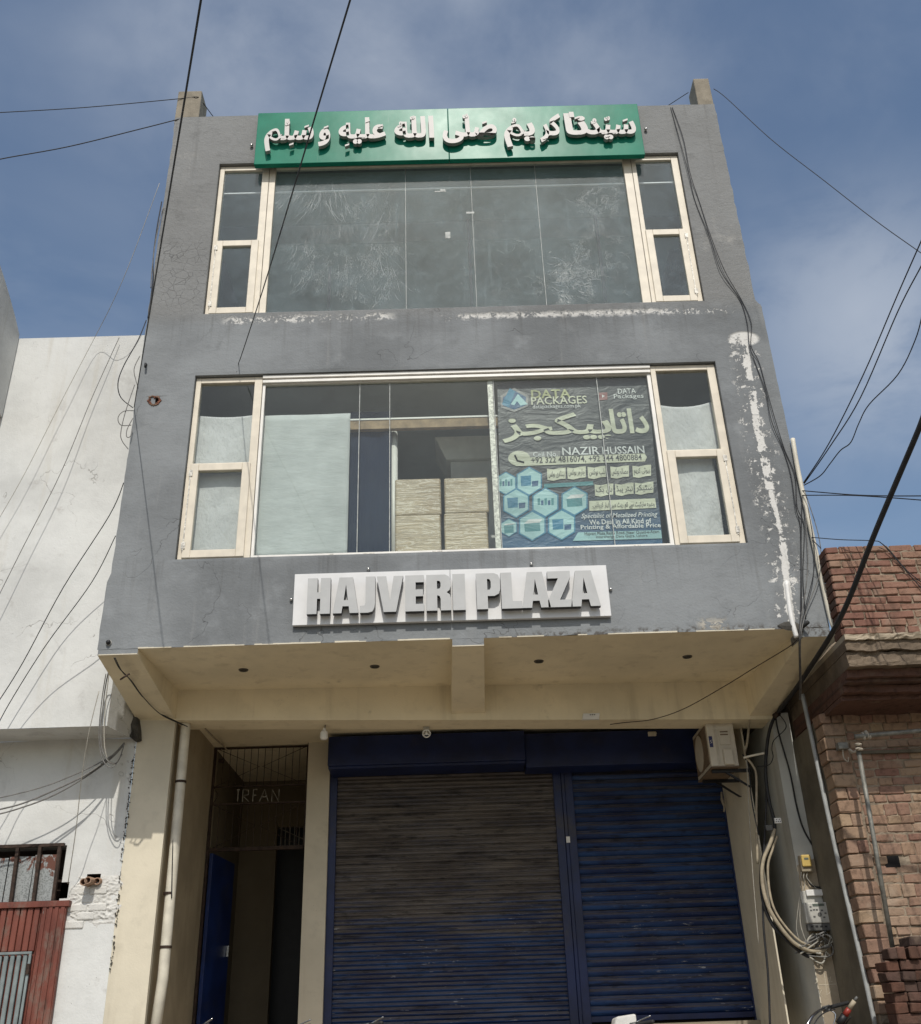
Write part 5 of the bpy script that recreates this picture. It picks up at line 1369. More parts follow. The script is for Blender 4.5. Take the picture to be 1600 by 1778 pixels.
while z < 3.64:
    hh = HEI[r_ % len(HEI)]
    x = xq + QW + 0.01 + (0.0 if r_ % 2 else -0.05)
    while x < 6.0:
        L = (0.115 if hh > 0.1 and random.random() < 0.85 else random.choice((0.232, 0.232, 0.115, 0.20)))
        hh2 = hh
        x0 = max(x, xq + QW + 0.006)
        if not (abs(x0 + L / 2 - hole_q.x) < 0.09 and z < hole_q.z < z + hh):
            if L - (x0 - x) > 0.04:
                Lb = round((L - (x0 - x)) / 0.01) * 0.01
                brick(K, x0, YLo + 0.004 + random.uniform(-0.006, 0.006), z + random.uniform(-0.002, 0.002), Lb, hh2 - 0.010, 0.10, M['brickpale'], random.uniform(-0.015, 0.015), random.uniform(-0.015, 0.015))
        x += L + 0.010
    z += hh; r_ += 1
q = hole_q; MB().box(q.x - 0.075, q.x + 0.06, YLo + 0.004, YLo + 0.033, q.z - 0.045, q.z + 0.055).build('vent_hole', M['flatblack'], K)  # solid block: the dark of the hole is put into its colour
far_bricks.build('far_bricks', [M['brick'], M['brickpale']], K)['kind'] = 'stuff'
# plain ledge in the shade of the overhang
q = at(1500, 1308, YLo); MB().box(xq + QW + 0.05, 6.2, YLo - 0.03, YLo + 0.02, q.z - 0.012, q.z + 0.018).build('ledge', M['staincement'], K)
# bracket with hook at the corner
q = at(1461, 1300, YLo - 0.03)
Hk = thing('wall_bracket', 'small rusty wall bracket with hook at the top of the brick corner', 'bracket', tuple(q))
m = MB(); m.box(q.x - 0.045, q.x + 0.05, YLo - 0.10, YLo - 0.016, q.z - 0.02, q.z + 0.045); m.build('bracket_plate', M['steel'], Hk, bevel=0.006)
MB().tube(spline([(q.x, YLo - 0.07, q.z - 0.02), (q.x - 0.01, YLo - 0.08, q.z - 0.10), (q.x + 0.02, YLo - 0.08, q.z - 0.14), (q.x + 0.035, YLo - 0.08, q.z - 0.10)]), 0.006, 6).build('hook', M['rope'], Hk)
# pipe frame
YPp = YLo - 0.30
Pf = thing('scaffold', 'steel pipe frame tied with rags in front of the brick wall', 'scaffold', tuple(at(1545, 1640, YPp)))
t0, t1 = at(1491, 1300, YPp), at(1552, 1645, YPp)
tube1 = MB().tube([(t0.x, YPp, t0.z + 0.02), ((t0.x + t1.x) / 2, YPp + 0.01, (t0.z + t1.z) / 2), (t1.x, YPp + 0.02, t1.z)], 0.021, 10); tube1.build('upright_pipe', M['steel'], Pf, smooth=True)
h0, h1 = at(1485, 1279, YPp - 0.04), at(1600, 1269, YPp - 0.04)
MB().tube([h0, h1 + (h1 - h0) * 1.2], 0.021, 10).build('cross_pipe', M['steel'], Pf, smooth=True)
for (px, py, r0) in ((1505, 1276, 0.034), (1509, 1277, 0.031), (1491, 1293, 0.028), (1492, 1300, 0.030), (1500, 1278, 0.030)):
    q = at(px, py, YPp - 0.03); m = MB()
    for j in range(3): m.ball((q.x + random.uniform(-0.01, 0.01), q.y, q.z + random.uniform(-0.015, 0.015)), r0, 9, 6, 0, (0.5, 1, 0.9) if py < 1285 else (1, 1, 0.4))
    m.build('rag_tie', M['rope'], Pf, smooth=True)
q = at(1478, 1303, YPp); MB().tube(spline([at(1491, 1300, YPp), at(1484, 1306, YPp + 0.03), at(1476, 1302, YPp + 0.1), at(1481, 1308, YPp + 0.1)]), 0.012, 7).build('loose_rag', M['rope'], Pf, smooth=True)
# brick stack in front of the wall
St = thing('brick_stack', 'rough stack of dark bricks at the foot of the brick wall', 'bricks', (4.3, 0.1, 0.12))
yst = 0.06; q = at(1542, 1668, yst); z = 0.13; r_ = 0; topz = at(1570, 1672, yst).z
while z < topz - 0.03:
    hh = random.choice((0.078, 0.08, 0.082)); x = q.x - (1.35 - z) * 0.06 + random.uniform(-0.02, 0.03)
    while x < 4.75:
        L = random.choice((0.112, 0.112, 0.112, 0.232)); 
        if z > 0.75: brick(St, x, yst + random.uniform(-0.03, 0.03), z, L, hh - 0.004, 0.22, M['brickdark'], random.uniform(-0.08, 0.08))
        x += L + random.uniform(0.002, 0.012)
    z += hh; r_ += 1
MB().box(q.x + 0.02, 4.75, yst + 0.02, yst + 0.22, 0.121, 0.76).build('lower_courses', M['brickdark'], St)
x = q.x + 0.02
while x < 4.75:
    brick(St, x, yst + random.uniform(-0.02, 0.02), z + 0.002, 0.072, 0.095, 0.21, M['brickdark'], random.uniform(-0.12, 0.12)); x += random.uniform(0.078, 0.10)
x = at(1583, 1650, yst + 0.05).x
while x < 4.75:
    brick(St, x, yst + 0.04, z + 0.102, 0.112, 0.078, 0.21, M['brickdark'], random.uniform(-0.1, 0.1)); x += 0.122

# ================================================================ fittings on the grey building
# recessed soffit lights
for i, (px, py) in enumerate(((423, 1163), (651, 1157), (936, 1148), (1194, 1140))):
    q = atz(px, py, ZB)
    t = thing('soffit_light', ('round recessed soffit light nearest the white house', 'round recessed soffit light second from the white house', 'round recessed soffit light just right of the centre beam', 'round recessed soffit light nearest the brick house')[i], 'light', (q.x, q.y, ZB), 'lights in the cantilever soffit')
    MB().disc((q.x, q.y, ZB - 0.010), (0, 0, 1), 0.046, 0.011, 18, 0, 0.052).build('rim', M['fixture'], t)
    MB().disc((q.x, q.y, ZB - 0.0125), (0, 0, 1), 0.034, 0.004, 16).build('lens', M['black'], t)
# security dome
q = at(188, 1115, -0.03)
t = thing('dome_camera', 'small black dome camera low on the left end of the grey facade', 'camera', tuple(q))
MB().disc((q.x, -0.006, q.z), (0, -1, 0), 0.028, 0.012, 16).build('base', M['metergrey'], t); MB().ball((q.x, -0.026, q.z), 0.024, 14, 8).build('dome', M['black'], t, smooth=True)
# anchor bolt stub
q = at(254, 634, -0.02)
t = MB(); t.tube([(q.x - 0.008, 0.01, q.z + 0.03), (q.x, -0.05, q.z), (q.x + 0.003, -0.05, q.z - 0.05)], 0.012, 8)
tag(t.build('anchor_hook', M['wire'], smooth=True), 'black hook stub on the facade above the broken hole', 'hook')
# bulb
q = at(563, 1276, 1.62)
t = thing('light_bulb', 'white bulb hanging from the beam above the door pilaster', 'bulb', (q.x, 1.62, 3.97))
MB().tube(spline([(q.x + 0.02, 1.55, 3.985), (q.x + 0.015, 1.58, q.z + 0.085), (q.x + 0.004, 1.62, q.z + 0.06)]), 0.006, 6).build('flex', M['wiregrey'], t)
MB().tube([(q.x + 0.004, 1.62, q.z + 0.075), (q.x, 1.62, q.z + 0.045)], 0.018, 10).build('holder', M['whiteplastic'], t, smooth=True)
MB().tube([(q.x, 1.62, q.z + 0.046), (q.x, 1.62, q.z + 0.035), (q.x, 1.62, q.z + 0.02), (q.x, 1.62, q.z - 0.03), (q.x, 1.62, q.z - 0.05), (q.x, 1.62, q.z - 0.056)], [0.018, 0.034, 0.042, 0.043, 0.036, 0.014], 14).build('globe', M['whiteplastic'], t, smooth=True)
# round siren with spokes
q = at(741, 1274, 1.66)
t = thing('ceiling_fixture', 'small round white spoked fixture over the left shutter', 'fixture', tuple(q))
m = MB(); m.tube([(q.x + 0.040 * math.cos(k * math.pi / 10), 1.66, q.z + 0.040 * math.sin(k * math.pi / 10)) for k in range(21)], 0.007, 6, 0, False); m.build('ring', M['whiteplastic'], t, smooth=True)
MB().ball((q.x, 1.665, q.z), 0.016, 10, 6).build('hub', M['whiteplastic'], t, smooth=True)
for k in range(3):
    a_ = math.pi / 2 + k * 2.094; MB().tube([(q.x, 1.662, q.z), (q.x + 0.04 * math.cos(a_), 1.662, q.z + 0.04 * math.sin(a_))], 0.005, 5).build('spoke', M['whiteplastic'], t)
MB().box(q.x - 0.035, q.x + 0.03, 1.69, 1.75, q.z + 0.02, 3.975).build('mount', M['metergrey'], t)
# switch panel box on the beam, small fixture over right shutter
q = at(1027, 1246, 1.53)
t = thing('junction_box', 'white slotted box fixed low on the beam over the shutters', 'box', tuple(q))
m = MB(); m.hexa([(q.x - 0.095, 1.49, q.z - 0.03), (q.x + 0.075, 1.49, q.z - 0.03), (q.x + 0.09, 1.53, q.z - 0.03), (q.x - 0.11, 1.53, q.z - 0.03), (q.x - 0.09, 1.47, q.z + 0.03), (q.x + 0.09, 1.47, q.z + 0.03), (q.x + 0.09, 1.515, q.z + 0.035), (q.x - 0.09, 1.515, q.z + 0.035)]); m.build('case', M['whiteplastic'], t, bevel=0.004)
for k in range(3): MB().box(q.x - 0.02 + k * 0.022, q.x - 0.008 + k * 0.022, 1.464, 1.470, q.z + 0.008, q.z + 0.016).build('slot', M['black'], t)
q = at(1133, 1275, 2.73)
t = MB(); t.box(q.x - 0.05, q.x + 0.045, 2.705, 2.739, q.z - 0.024, q.z + 0.026); t.disc((q.x + 0.03, 2.706, q.z), (0, -1, 0), 0.018, 0.02, 10)
tag(t.build('shutter_lock', M['pvc'], bevel=0.004), 'small cream bracket on the housing of the right shutter', 'bracket')
# loose rag stuck beside the right shutter
q = at(1256, 1392, 3.0); t = MB()
t.tube(spline([(q.x, 3.0, q.z + 0.11), (q.x - 0.012, 2.99, q.z + 0.03), (q.x + 0.004, 2.99, q.z - 0.05), (q.x - 0.006, 3.0, q.z - 0.12)]), [0.012] * 6 + [0.018] * 6 + [0.012] * 6 + [0.004], 6)
tag(t.build('rag', M['rope'], smooth=True), 'torn rag stuck at the top edge of the right shutter', 'rag')

# air conditioner: fan side faces the shutters
ax0, ax1 = 2.735, 3.035
ay0, ay1 = 1.74, 2.44
az0 = at(1240, 1333, ay0).z; az1 = az0 + 0.52
A_ = thing('air_conditioner', 'cream air conditioner outdoor unit bracketed on the wall beside the right shutter', 'air conditioner', (ax1, 2.1, az0))
MB().box(ax0, ax1, ay0, ay1, az0 + 0.012, az1).build('body', M['acbody'], A_, bevel=0.012)
MB().box(ax0 - 0.004, ax1 + 0.003, ay0 - 0.004, ay1, az0, az0 + 0.012).build('base_tray', M['acdark'], A_)
MB().box(ax0 - 0.010, ax0 - 0.001, ay0 + 0.05, ay1 - 0.05, az0 + 0.05, az1 - 0.05).build('front_grille', M['acdark'], A_, bevel=0.003)
cy, cz = ay0 + 0.40, az0 + 0.25
MB().disc((ax0 - 0.0105, cy, cz), (-1, 0, 0), 0.20, 0.006, 36).build('fan_disc', M['acbody'], A_)
m = MB(); m.tube([(ax0 - 0.014, cy + 0.205 * math.cos(k * math.pi / 18), cz + 0.205 * math.sin(k * math.pi / 18)) for k in range(37)], 0.008, 6, 0, False); m.build('fan_ring', M['acdark'], A_, smooth=True)
for x_ in (0.075, 0.088, 0.101): MB().box(ax0 + x_, ax0 + x_ + 0.006, ay0 - 0.006, ay0 - 0.001, az0 + 0.03, az1 - 0.02).build('panel_rib', M['acbody'], A_)
MB().box(ax0 + 0.012, ax0 + 0.05, ay0 - 0.0025, ay0 - 0.0005, az0 + 0.22, az0 + 0.34).build('maker_label', M['navy'], A_)
m = MB(); m.tube(spline([(ax0 + 0.022, ay0 - 0.003, az0 + 0.262), (ax0 + 0.040, ay0 - 0.003, az0 + 0.272), (ax0 + 0.022, ay0 - 0.003, az0 + 0.286), (ax0 + 0.040, ay0 - 0.003, az0 + 0.298)]), 0.0022, 5); m.build('maker_mark', M['whiteplastic'], A_)
MB().box(ax0 + 0.14, ax0 + 0.245, ay0 - 0.035, ay0 - 0.001, az0 + 0.02, az0 + 0.19).build('valve_cover', M['acbody'], A_, bevel=0.010)
MB().box(ax0 + 0.125, ax0 + 0.245, ay0 - 0.010, ay0 - 0.001, az0 + 0.24, az0 + 0.40).build('terminal_cover', M['acbody'], A_, bevel=0.006)
for k in range(2): MB().box(ax0 + 0.14, ax0 + 0.225, ay0 - 0.0125, ay0 - 0.0105, az0 + 0.345 + k * 0.03, az0 + 0.36 + k * 0.03).build('slot', M['acdark'], A_)
for y_ in (ay0 + 0.08, ay1 - 0.14):
    MB().box(ax0 + 0.02, 3.166, y_, y_ + 0.04, az0 - 0.035, az0 - 0.002).build('bracket_arm', M['black'], A_)
    MB().hexa([(3.135, y_ + 0.01, az0 - 0.2), (3.165, y_ + 0.01, az0 - 0.2), (3.165, y_ + 0.03, az0 - 0.2), (3.135, y_ + 0.03, az0 - 0.2), (ax0 + 0.16, y_ + 0.01, az0 - 0.036), (ax0 + 0.20, y_ + 0.01, az0 - 0.036), (ax0 + 0.20, y_ + 0.03, az0 - 0.036), (ax0 + 0.16, y_ + 0.03, az0 - 0.036)]).build('bracket_strut', M['black'], A_)

# ---------------- pipes
def run(name, label, cat, pts, r, mat, k=6, n=8, group=None, smooth_pts=True):
    p = spline(pts, k) if smooth_pts else [Vector(q) for q in pts]
    lo = min(p, key=lambda v: v.z)
    o = MB().tube(p, r, n).build(name, mat, smooth=True, org=tuple(lo))
    return tag(o, label, cat, group)
# drain pipe in the left entrance corner
a, b = at(322, 1266, 1.44), at(283, 1700, 1.44)
Dp = thing('drain_pipe', 'cream drain pipe strapped down the inner side of the left pilaster', 'pipe', (b.x, 1.44, 0.9))
q = at(268, 1778, 1.44)
MB().tube([(a.x + 0.0, 1.44, 4.02), (a.x, 1.44, a.z), (b.x, 1.44, b.z), (q.x, 1.44, 0.9)], 0.052, 14).build('pipe', M['pvc'], Dp, smooth=True)
for px, py in ((314, 1358), (294, 1552), (288, 1645)):
    q = at(px, py, 1.44); MB().tube([(q.x, 1.44, q.z - 0.012), (q.x, 1.44, q.z + 0.012)], 0.058, 14).build('strap', M['iron'], Dp)
# pipe down the right edge of the facade and back under the overhang
run('plastic_pipe', 'cream plastic pipe down the right edge of the grey facade', 'pipe', [at(1377, 762, -0.04), at(1386, 815, -0.04), at(1400, 880, -0.04), at(1412, 935, -0.04), at(1440, 1062, -0.04), at(1449, 1092, -0.03), at(1448, 1110, 0.08), at(1436, 1122, 0.25), at(1405, 1165, 0.55), at(1394, 1182, 0.66)], 0.024, M['pvc'], n=12)
run('plastic_pipe', 'grey plastic pipe down the dark side wall of the brick house', 'pipe', [atx(1394, 1206, 3.575), atx(1412, 1290, 3.575), atx(1444, 1440, 3.575), atx(1470, 1555, 3.58), atx(1492, 1650, 3.58), atx(1521, 1782, 3.58)], 0.022, M['pvcgrey'], n=12)
q = at(1372, 1060, -0.02)
run('plastic_pipe', 'short white pipe end at the broken corner of the facade', 'pipe', [at(1366, 1010, -0.002), at(1374, 1070, -0.015), at(1384, 1107, -0.015)], 0.024, M['whiteplastic'], n=10)
run('pipe_stub', 'black pipe stub poking from the facade beside the broken corner', 'pipe', [(at(1390, 1092, 0.0)), at(1404, 1080, -0.10)], 0.020, M['rubber'], n=10)
t = MB(); P = [(1350, 1086), (1362, 1080), (1378, 1078), (1392, 1086), (1396, 1098), (1380, 1096), (1365, 1094)]
Q = [at(x, y, -0.012) for x, y in P]; cen = sum(Q, Vector()) / len(Q) + Vector((0, -0.02, 0))
for i in range(len(Q)): t.poly([cen, Q[(i + 1) % len(Q)], Q[i]])
o = t.build('broken_corner', M['darkcement'], None); o.parent = B; o.location = o.location - ORG[B.name]

# ---------------- meters
ym = 1.598
q = at(1397, 1502, ym)
t = thing('electric_meter', 'small yellow meter box on the bare plaster pier', 'meter', tuple(q))
MB().box(q.x - 0.055, q.x + 0.055, ym - 0.075, ym, q.z - 0.075, q.z + 0.085).build('case', M['sheath'], t, bevel=0.008)
MB().box(q.x - 0.048, q.x + 0.048, ym - 0.10, ym - 0.0755, q.z - 0.03, q.z + 0.085).build('cover', M['yellow'], t, bevel=0.010)
MB().box(q.x - 0.022, q.x + 0.022, ym - 0.1025, ym - 0.1005, q.z + 0.035, q.z + 0.055).build('window', M['lcd'], t)
mt = lambda px, py, d: at(px, py, ym - d)
q = mt(1422, 1600, 0.1)
t = thing('electric_meter', 'larger grey digital meter with wiring tangle on the bare plaster pier', 'meter', tuple(q))
def mbox(nm, x0, y0, x1, y1, d0, d1, mat, bv=0.006):
    a_, b_ = mt(x0, y1, d1), mt(x1, y0, d1); return MB().box(a_.x, b_.x, ym - d1, ym - d0, a_.z, b_.z).build(nm, M[mat], t, bevel=bv)
mbox('backboard', 1401, 1546, 1437, 1612, 0.0, 0.03, 'metergrey'); mbox('lid', 1402, 1544, 1436, 1556, 0.0305, 0.06, 'whiteplastic')
mbox('terminal_block', 1405, 1603, 1444, 1617, 0.031, 0.10, 'meterdark', 0.008); mbox('case', 1402, 1566, 1441, 1604, 0.031, 0.11, 'metergrey', 0.012)
mbox('display', 1412, 1569, 1431, 1574, 0.1105, 0.113, 'lcd', 0.0)
cq = mt(1424, 1588, 0.111); MB().disc(tuple(cq), (0, -1, 0), 0.020, 0.004, 14).build('button', M['meterdark'], t)
for px, py in ((1408, 1575), (1409, 1581), (1434, 1586), (1414, 1580), (1419, 1580), (1428, 1581), (1415, 1592), (1432, 1593)):
    a_ = mt(px, py, 0.111); MB().box(a_.x - 0.010, a_.x + 0.010, ym - 0.1125, ym - 0.1102, a_.z - 0.007, a_.z + 0.007).build('printed_mark', M['meterdark'], t)
for k in range(4):
    a_ = mt(1411 + k * 8, 1609, 0.101); MB().box(a_.x - 0.012, a_.x + 0.012, ym - 0.1022, ym - 0.1003, a_.z - 0.008, a_.z + 0.008).build('slot', M['black'], t)
q = mt(1424, 1592, 0.1)
mq = q
# chalk marks on the pier
cm = MB()
for pts in ([(1432, 1690), (1437, 1728)], [(1422, 1711), (1452, 1709)], [(1416, 1700), (1420, 1704), (1417, 1708)], [(1438, 1700), (1443, 1696), (1441, 1706), (1446, 1704)], [(1423, 1718), (1428, 1718), (1424, 1726), (1429, 1732)], [(1440, 1716), (1443, 1722), (1440, 1726)]):
    cm.tube([at(x, y, 1.5985) for x, y in pts], 0.0025, 4)
o = cm.build('chalk_marks', M['cream'], None); o.parent = B; o.location = o.location - ORG[B.name]; o['kind'] = 'stuff'

# ---------------- wires
GW = 'wires and cables around the grey building'
def _out(P):
    d = Vector(P) - CAMPOS; w_ = d.dot(fwd)
    if w_ <= 0.1: return True
    x, y = PW / 2 + FPX * d.dot(rt) / w_, PH / 2 - FPX * d.dot(up) / w_
    return x < 1 or x > PW - 1 or y < 1
def wire(label, pts, r=0.006, mat='wire', name='wire', k=6, n=6):
    pts = [Vector(p) for p in pts]               # lines that leave the view run on to their far ends
    if _out(pts[-1]):
        dv = (pts[-1] - pts[-2]); ln_ = dv.length; dv.normalize()
        pts += [pts[-1] + dv * ln_, pts[-1] + dv * 3.0]
        if isinstance(r, list): r = r + [r[-1]] * (2 * k)
    if _out(pts[0]):
        dv = (pts[0] - pts[1]); ln_ = dv.length; dv.normalize()
        pts = [pts[0] + dv * (ln_ + 3.0), pts[0] + dv * ln_] + pts
        if isinstance(r, list): r = [r[0]] * (2 * k) + r
    return run(name, label, 'wire' if name == 'wire' else 'cable', pts, r, M[mat], k, n, GW)
def overhead(A_px, S_px, E_px):
    # the wire leaves the wall at A, its shadow runs from A to S, and it crosses the top of the view at E
    A0, S0 = at(*A_px, -0.012), at(*S_px, 0.0)
    d = _ray(*E_px); best = None
    for i in range(20, 900):
        P = CAMPOS + d * (i * 0.01)
        if P.y > -0.3: break
        kk = -P.y / (-sunvec.y) if False else (P.y / sunvec.y)
        sp = P - sunvec * kk
        cr = (sp.x - A0.x) * (S0.z - A0.z) - (sp.z - A0.z) * (S0.x - A0.x)
        if sp.z < A0.z and (best is None or abs(cr) / (sp - A0).length < best[0]): best = (abs(cr) / (sp - A0).length, P)
    return A0, best[1]
A0, E0 = overhead((411, 645), (470, 1120), (610, -6))
mid = A0.lerp(E0, 0.5) + Vector((0, 0, -0.06))
wire('black wire dropping from overhead to the head of the lower left window', [A0 + Vector((0, 0.01, 0)), A0 + Vector((0.02, -0.02, 0.10)), A0.lerp(E0, 0.12), mid, E0, E0 + (E0 - A0) * 0.5], 0.0048)
print('wire2', A0, E0)
A1, E1 = overhead((233, 707), (286, 1130), (350, -6))
print('wire1', A1, E1)
mid = A1.lerp(E1, 0.5) + Vector((0, 0, -0.05))
wire('black wire crossing the sky along the left edge of the facade', [A1, A1.lerp(E1, 0.15), mid, E1, E1 + (E1 - A1) * 0.5], 0.005)
YR = 0.10
wire('wire from the left roof stub off to the left, upper one', [at(-60, 198, -0.6), at(0, 195, -0.45), at(150, 186, -0.2), at(312, 171, 0.02), at(342, 168, 0.02), at(350, 175, 0.1), at(371, 203, 0.35)], 0.0055)
wire('wire from the left roof stub off to the left, lower one', [at(-60, 292, -0.6), at(0, 276, -0.45), at(120, 254, -0.25), at(250, 222, -0.1), at(318, 205, 0.01), at(336, 204, 0.02)], 0.0065)
wire('wire running along the roof edge into the right stub', [at(1150, 190, 0.3), at(1165, 180, 0.25), at(1196, 160, 0.12)], 0.005)
wire('thin wire from the right roof stub down across the sky', [at(1240, 154, 0.02), at(1262, 170, -0.1), at(1340, 242, -0.5), at(1430, 312, -0.9), at(1520, 382, -1.3), at(1610, 446, -1.7)], 0.005)
for dx, lab in ((0, 'left of two black cables draped down the right side of the facade'), (7, 'right of two black cables draped down the right side of the facade')):
    wire(lab, [at(x + dx * (0.4 + 0.6 * (i % 2)), y, -0.016 - 0.01 * (i % 3)) for i, (x, y) in enumerate(((1165, 186), (1180, 240), (1196, 300), (1208, 350), (1232, 410), (1252, 470), (1285, 520), (1298, 560), (1302, 600), (1312, 630), (1330, 680), (1340, 730), (1360, 780), (1374, 825), (1382, 880), (1390, 915), (1392, 1000), (1393, 1075)))], 0.0045, 'wire', 'cable')
# service lines on the right
hub = at(1396, 838, -0.06)
wire('steep service wire on the right, first from the facade', [hub, at(1440, 770, -0.6), at(1500, 650, -1.4), at(1560, 510, -2.2), at(1604, 410, -2.8)], 0.006)
wire('steep service wire on the right, second from the facade', [hub + Vector((0.005, 0, -0.01)), at(1442, 775, -0.55), at(1495, 690, -1.2), at(1560, 540, -2.0), at(1604, 455, -2.6)], 0.006)
wire('kinked slack wire on the right under the two steep wires', [hub + Vector((0, 0, -0.03)), at(1425, 826, -0.3), at(1442, 805, -0.5), at(1460, 782, -0.7), at(1478, 768, -0.9), at(1492, 735, -1.1), at(1510, 702, -1.3), at(1560, 650, -1.8), at(1590, 590, -2.2), at(1604, 540, -2.4)], 0.0055)
wire('level wire crossing to the right edge, upper of a pair', [at(1394, 852, -0.06), at(1480, 859, -0.5), at(1545, 861, -0.9), at(1610, 861, -1.3)], 0.0055)
wire('level wire crossing to the right edge, lower of a pair', [at(1394, 860, -0.06), at(1470, 860, -0.6), at(1530, 863, -1.0), at(1610, 869, -1.5)], 0.0055)
wire('thin wire leaving over the top of the brick wall', [at(1410, 933, -0.06), at(1460, 937, -0.3), at(1515, 939, -0.33), at(1532, 944, -0.30), at(1560, 975, -0.275), at(1608, 1030, -0.275)], 0.0045)
wire('short slack wire between the pipe and the brick parapet', [at(1411, 938, -0.06), at(1418, 944, -0.1), at(1426, 952, -0.2)], 0.0045)
wire('wire hanging over the face of the brick parapet', [at(1528, 941, -0.29), at(1545, 955, -0.275), at(1575, 990, -0.27), at(1610, 1018, -0.27)], 0.0045)
for i, (x0_, x1_, lab) in enumerate(((1392, 1391, 'first of the wires gathered down the right end of the facade'), (1400, 1393, 'second of the wires gathered down the right end of the facade'), (1408, 1396, 'third of the wires gathered down the right end of the facade'), (1416, 1398, 'outermost of the wires gathered down the right end of the facade'))):
    wire(lab, [at(1394 + i, 850, -0.05), at(x0_ + 2 * i, 930, -0.045 - 0.012 * i), at(x0_ + 3 * i, 990, -0.05 - 0.012 * i), at(x1_ + i, 1060, -0.05), at(1388 + i, 1110, -0.05), at(1389 + i, 1180, 0.35), at(1388 + i, 1215, 0.65)], 0.0045, 'wiregrey' if i % 2 else 'wire')
# thick service cable
cb = [at(1612, 700, -2.2), at(1596, 745, -2.05), at(1560, 830, -1.7), at(1518, 930, -1.3), at(1475, 1040, -0.8), at(1445, 1100, -0.4), at(1410, 1155, 0.3), at(1380, 1200, 0.9), at(1352, 1236, 1.45), at(1340, 1258, 1.52), at(1333, 1290, 1.53), at(1330, 1340, 1.53), at(1336, 1390, 1.53), at(1345, 1425, 1.54), at(1344, 1450, 1.54), at(1328, 1480, 1.53), at(1322, 1520, 1.53), at(1327, 1570, 1.53), at(1345, 1610, 1.53), at(1375, 1640, 1.53), at(1402, 1660, 1.55), at(1416, 1658, 1.57)]
wire('thick black service cable from the street to the meter pier', cb, [0.024] * (8 * 6) + [0.018] * (13 * 6 + 1), 'wire', 'cable', 6, 9)
wire('dusty beige conduit looping down to the meter wiring', [at(1346, 1440, 1.50), at(1338, 1465, 1.49), at(1326, 1495, 1.48), at(1324, 1530, 1.48), at(1333, 1570, 1.48), at(1352, 1605, 1.48), at(1380, 1638, 1.49), at(1410, 1652, 1.52), at(1436, 1650, 1.54)], 0.019, 'sheath', 'cable', 6, 9)
wire('second beige conduit bending into the meter wiring', [at(1350, 1452, 1.52), at(1342, 1475, 1.52), at(1334, 1505, 1.52), at(1338, 1555, 1.51), at(1352, 1592, 1.51), at(1386, 1632, 1.51), at(1415, 1645, 1.53)], 0.013, 'sheath', 'cable', 6, 8)
wire('black cable hanging from the clamp down the grey recess', [at(1347, 1240, 1.50), at(1352, 1270, 1.55), at(1372, 1340, 1.57), at(1384, 1400, 1.58), at(1396, 1440, 1.585), at(1418, 1480, 1.585), at(1431, 1515, 1.585), at(1433, 1532, 1.58), at(1424, 1541, 1.575), at(1408, 1536, 1.57), at(1402, 1522, 1.56)], 0.009, 'wire', 'cable')
wire('black cable hanging straight down beside the right pilaster', [at(1330, 1320, 1.56), at(1331, 1400, 1.56), at(1326, 1500, 1.56), at(1326, 1600, 1.56), at(1334, 1690, 1.56), at(1338, 1785, 1.56)], 0.011, 'wire', 'cable')
wire('thin wire looping off the thick cable under the overhang', [at(1352, 1238, 1.48), at(1366, 1262, 1.5), at(1345, 1285, 1.5), at(1341, 1300, 1.5), at(1343, 1315, 1.5), at(1336, 1328, 1.5), at(1316, 1331, 1.5)], 0.005)
wire('thin brown wire sagging under the soffit to the beam', [at(1384, 1112, -0.01), atz(1368, 1125, 4.22), at(1310, 1160, 0.7), at(1258, 1192, 1.1), at(1190, 1230, 1.40), at(1135, 1249, 1.46), at(1083, 1255, 1.44), at(1060, 1258, 1.46)], 0.0045, 'iron')
# clamp where the cables meet, connectors on the pier
t = MB(); q = at(1349, 1241, 1.47); t.tube([(q.x - 0.03, q.y, q.z - 0.02), (q.x + 0.03, q.y, q.z + 0.02)], 0.03, 9)
tag(t.build('cable_clamp', M['iron'], smooth=True), 'dark clamp binding the cables under the overhang', 'clamp')
q = at(1351, 1425, 1.50)
t = thing('socket', 'small white socket hanging on the cables beside the pier', 'socket', tuple(q)); MB().box(q.x - 0.035, q.x + 0.035, 1.485, 1.51, q.z - 0.03, q.z + 0.025).build('case', M['whiteplastic'], t, bevel=0.006)
for dx, dz in ((-0.014, 0.008), (0.014, 0.008), (0.0, -0.012), (0.02, -0.012), (-0.02, -0.012)): MB().disc((q.x + dx, 1.4845, q.z + dz), (0, -1, 0), 0.0055, 0.001, 8).build('pin_hole', M['black'], t)
q = at(1337, 1438, 1.50); t = MB(); t.box(q.x - 0.04, q.x + 0.03, 1.48, 1.515, q.z - 0.03, q.z + 0.03)
tag(t.build('plug', M['meterdark'], bevel=0.008), 'dark plug block beside the hanging white socket', 'plug')
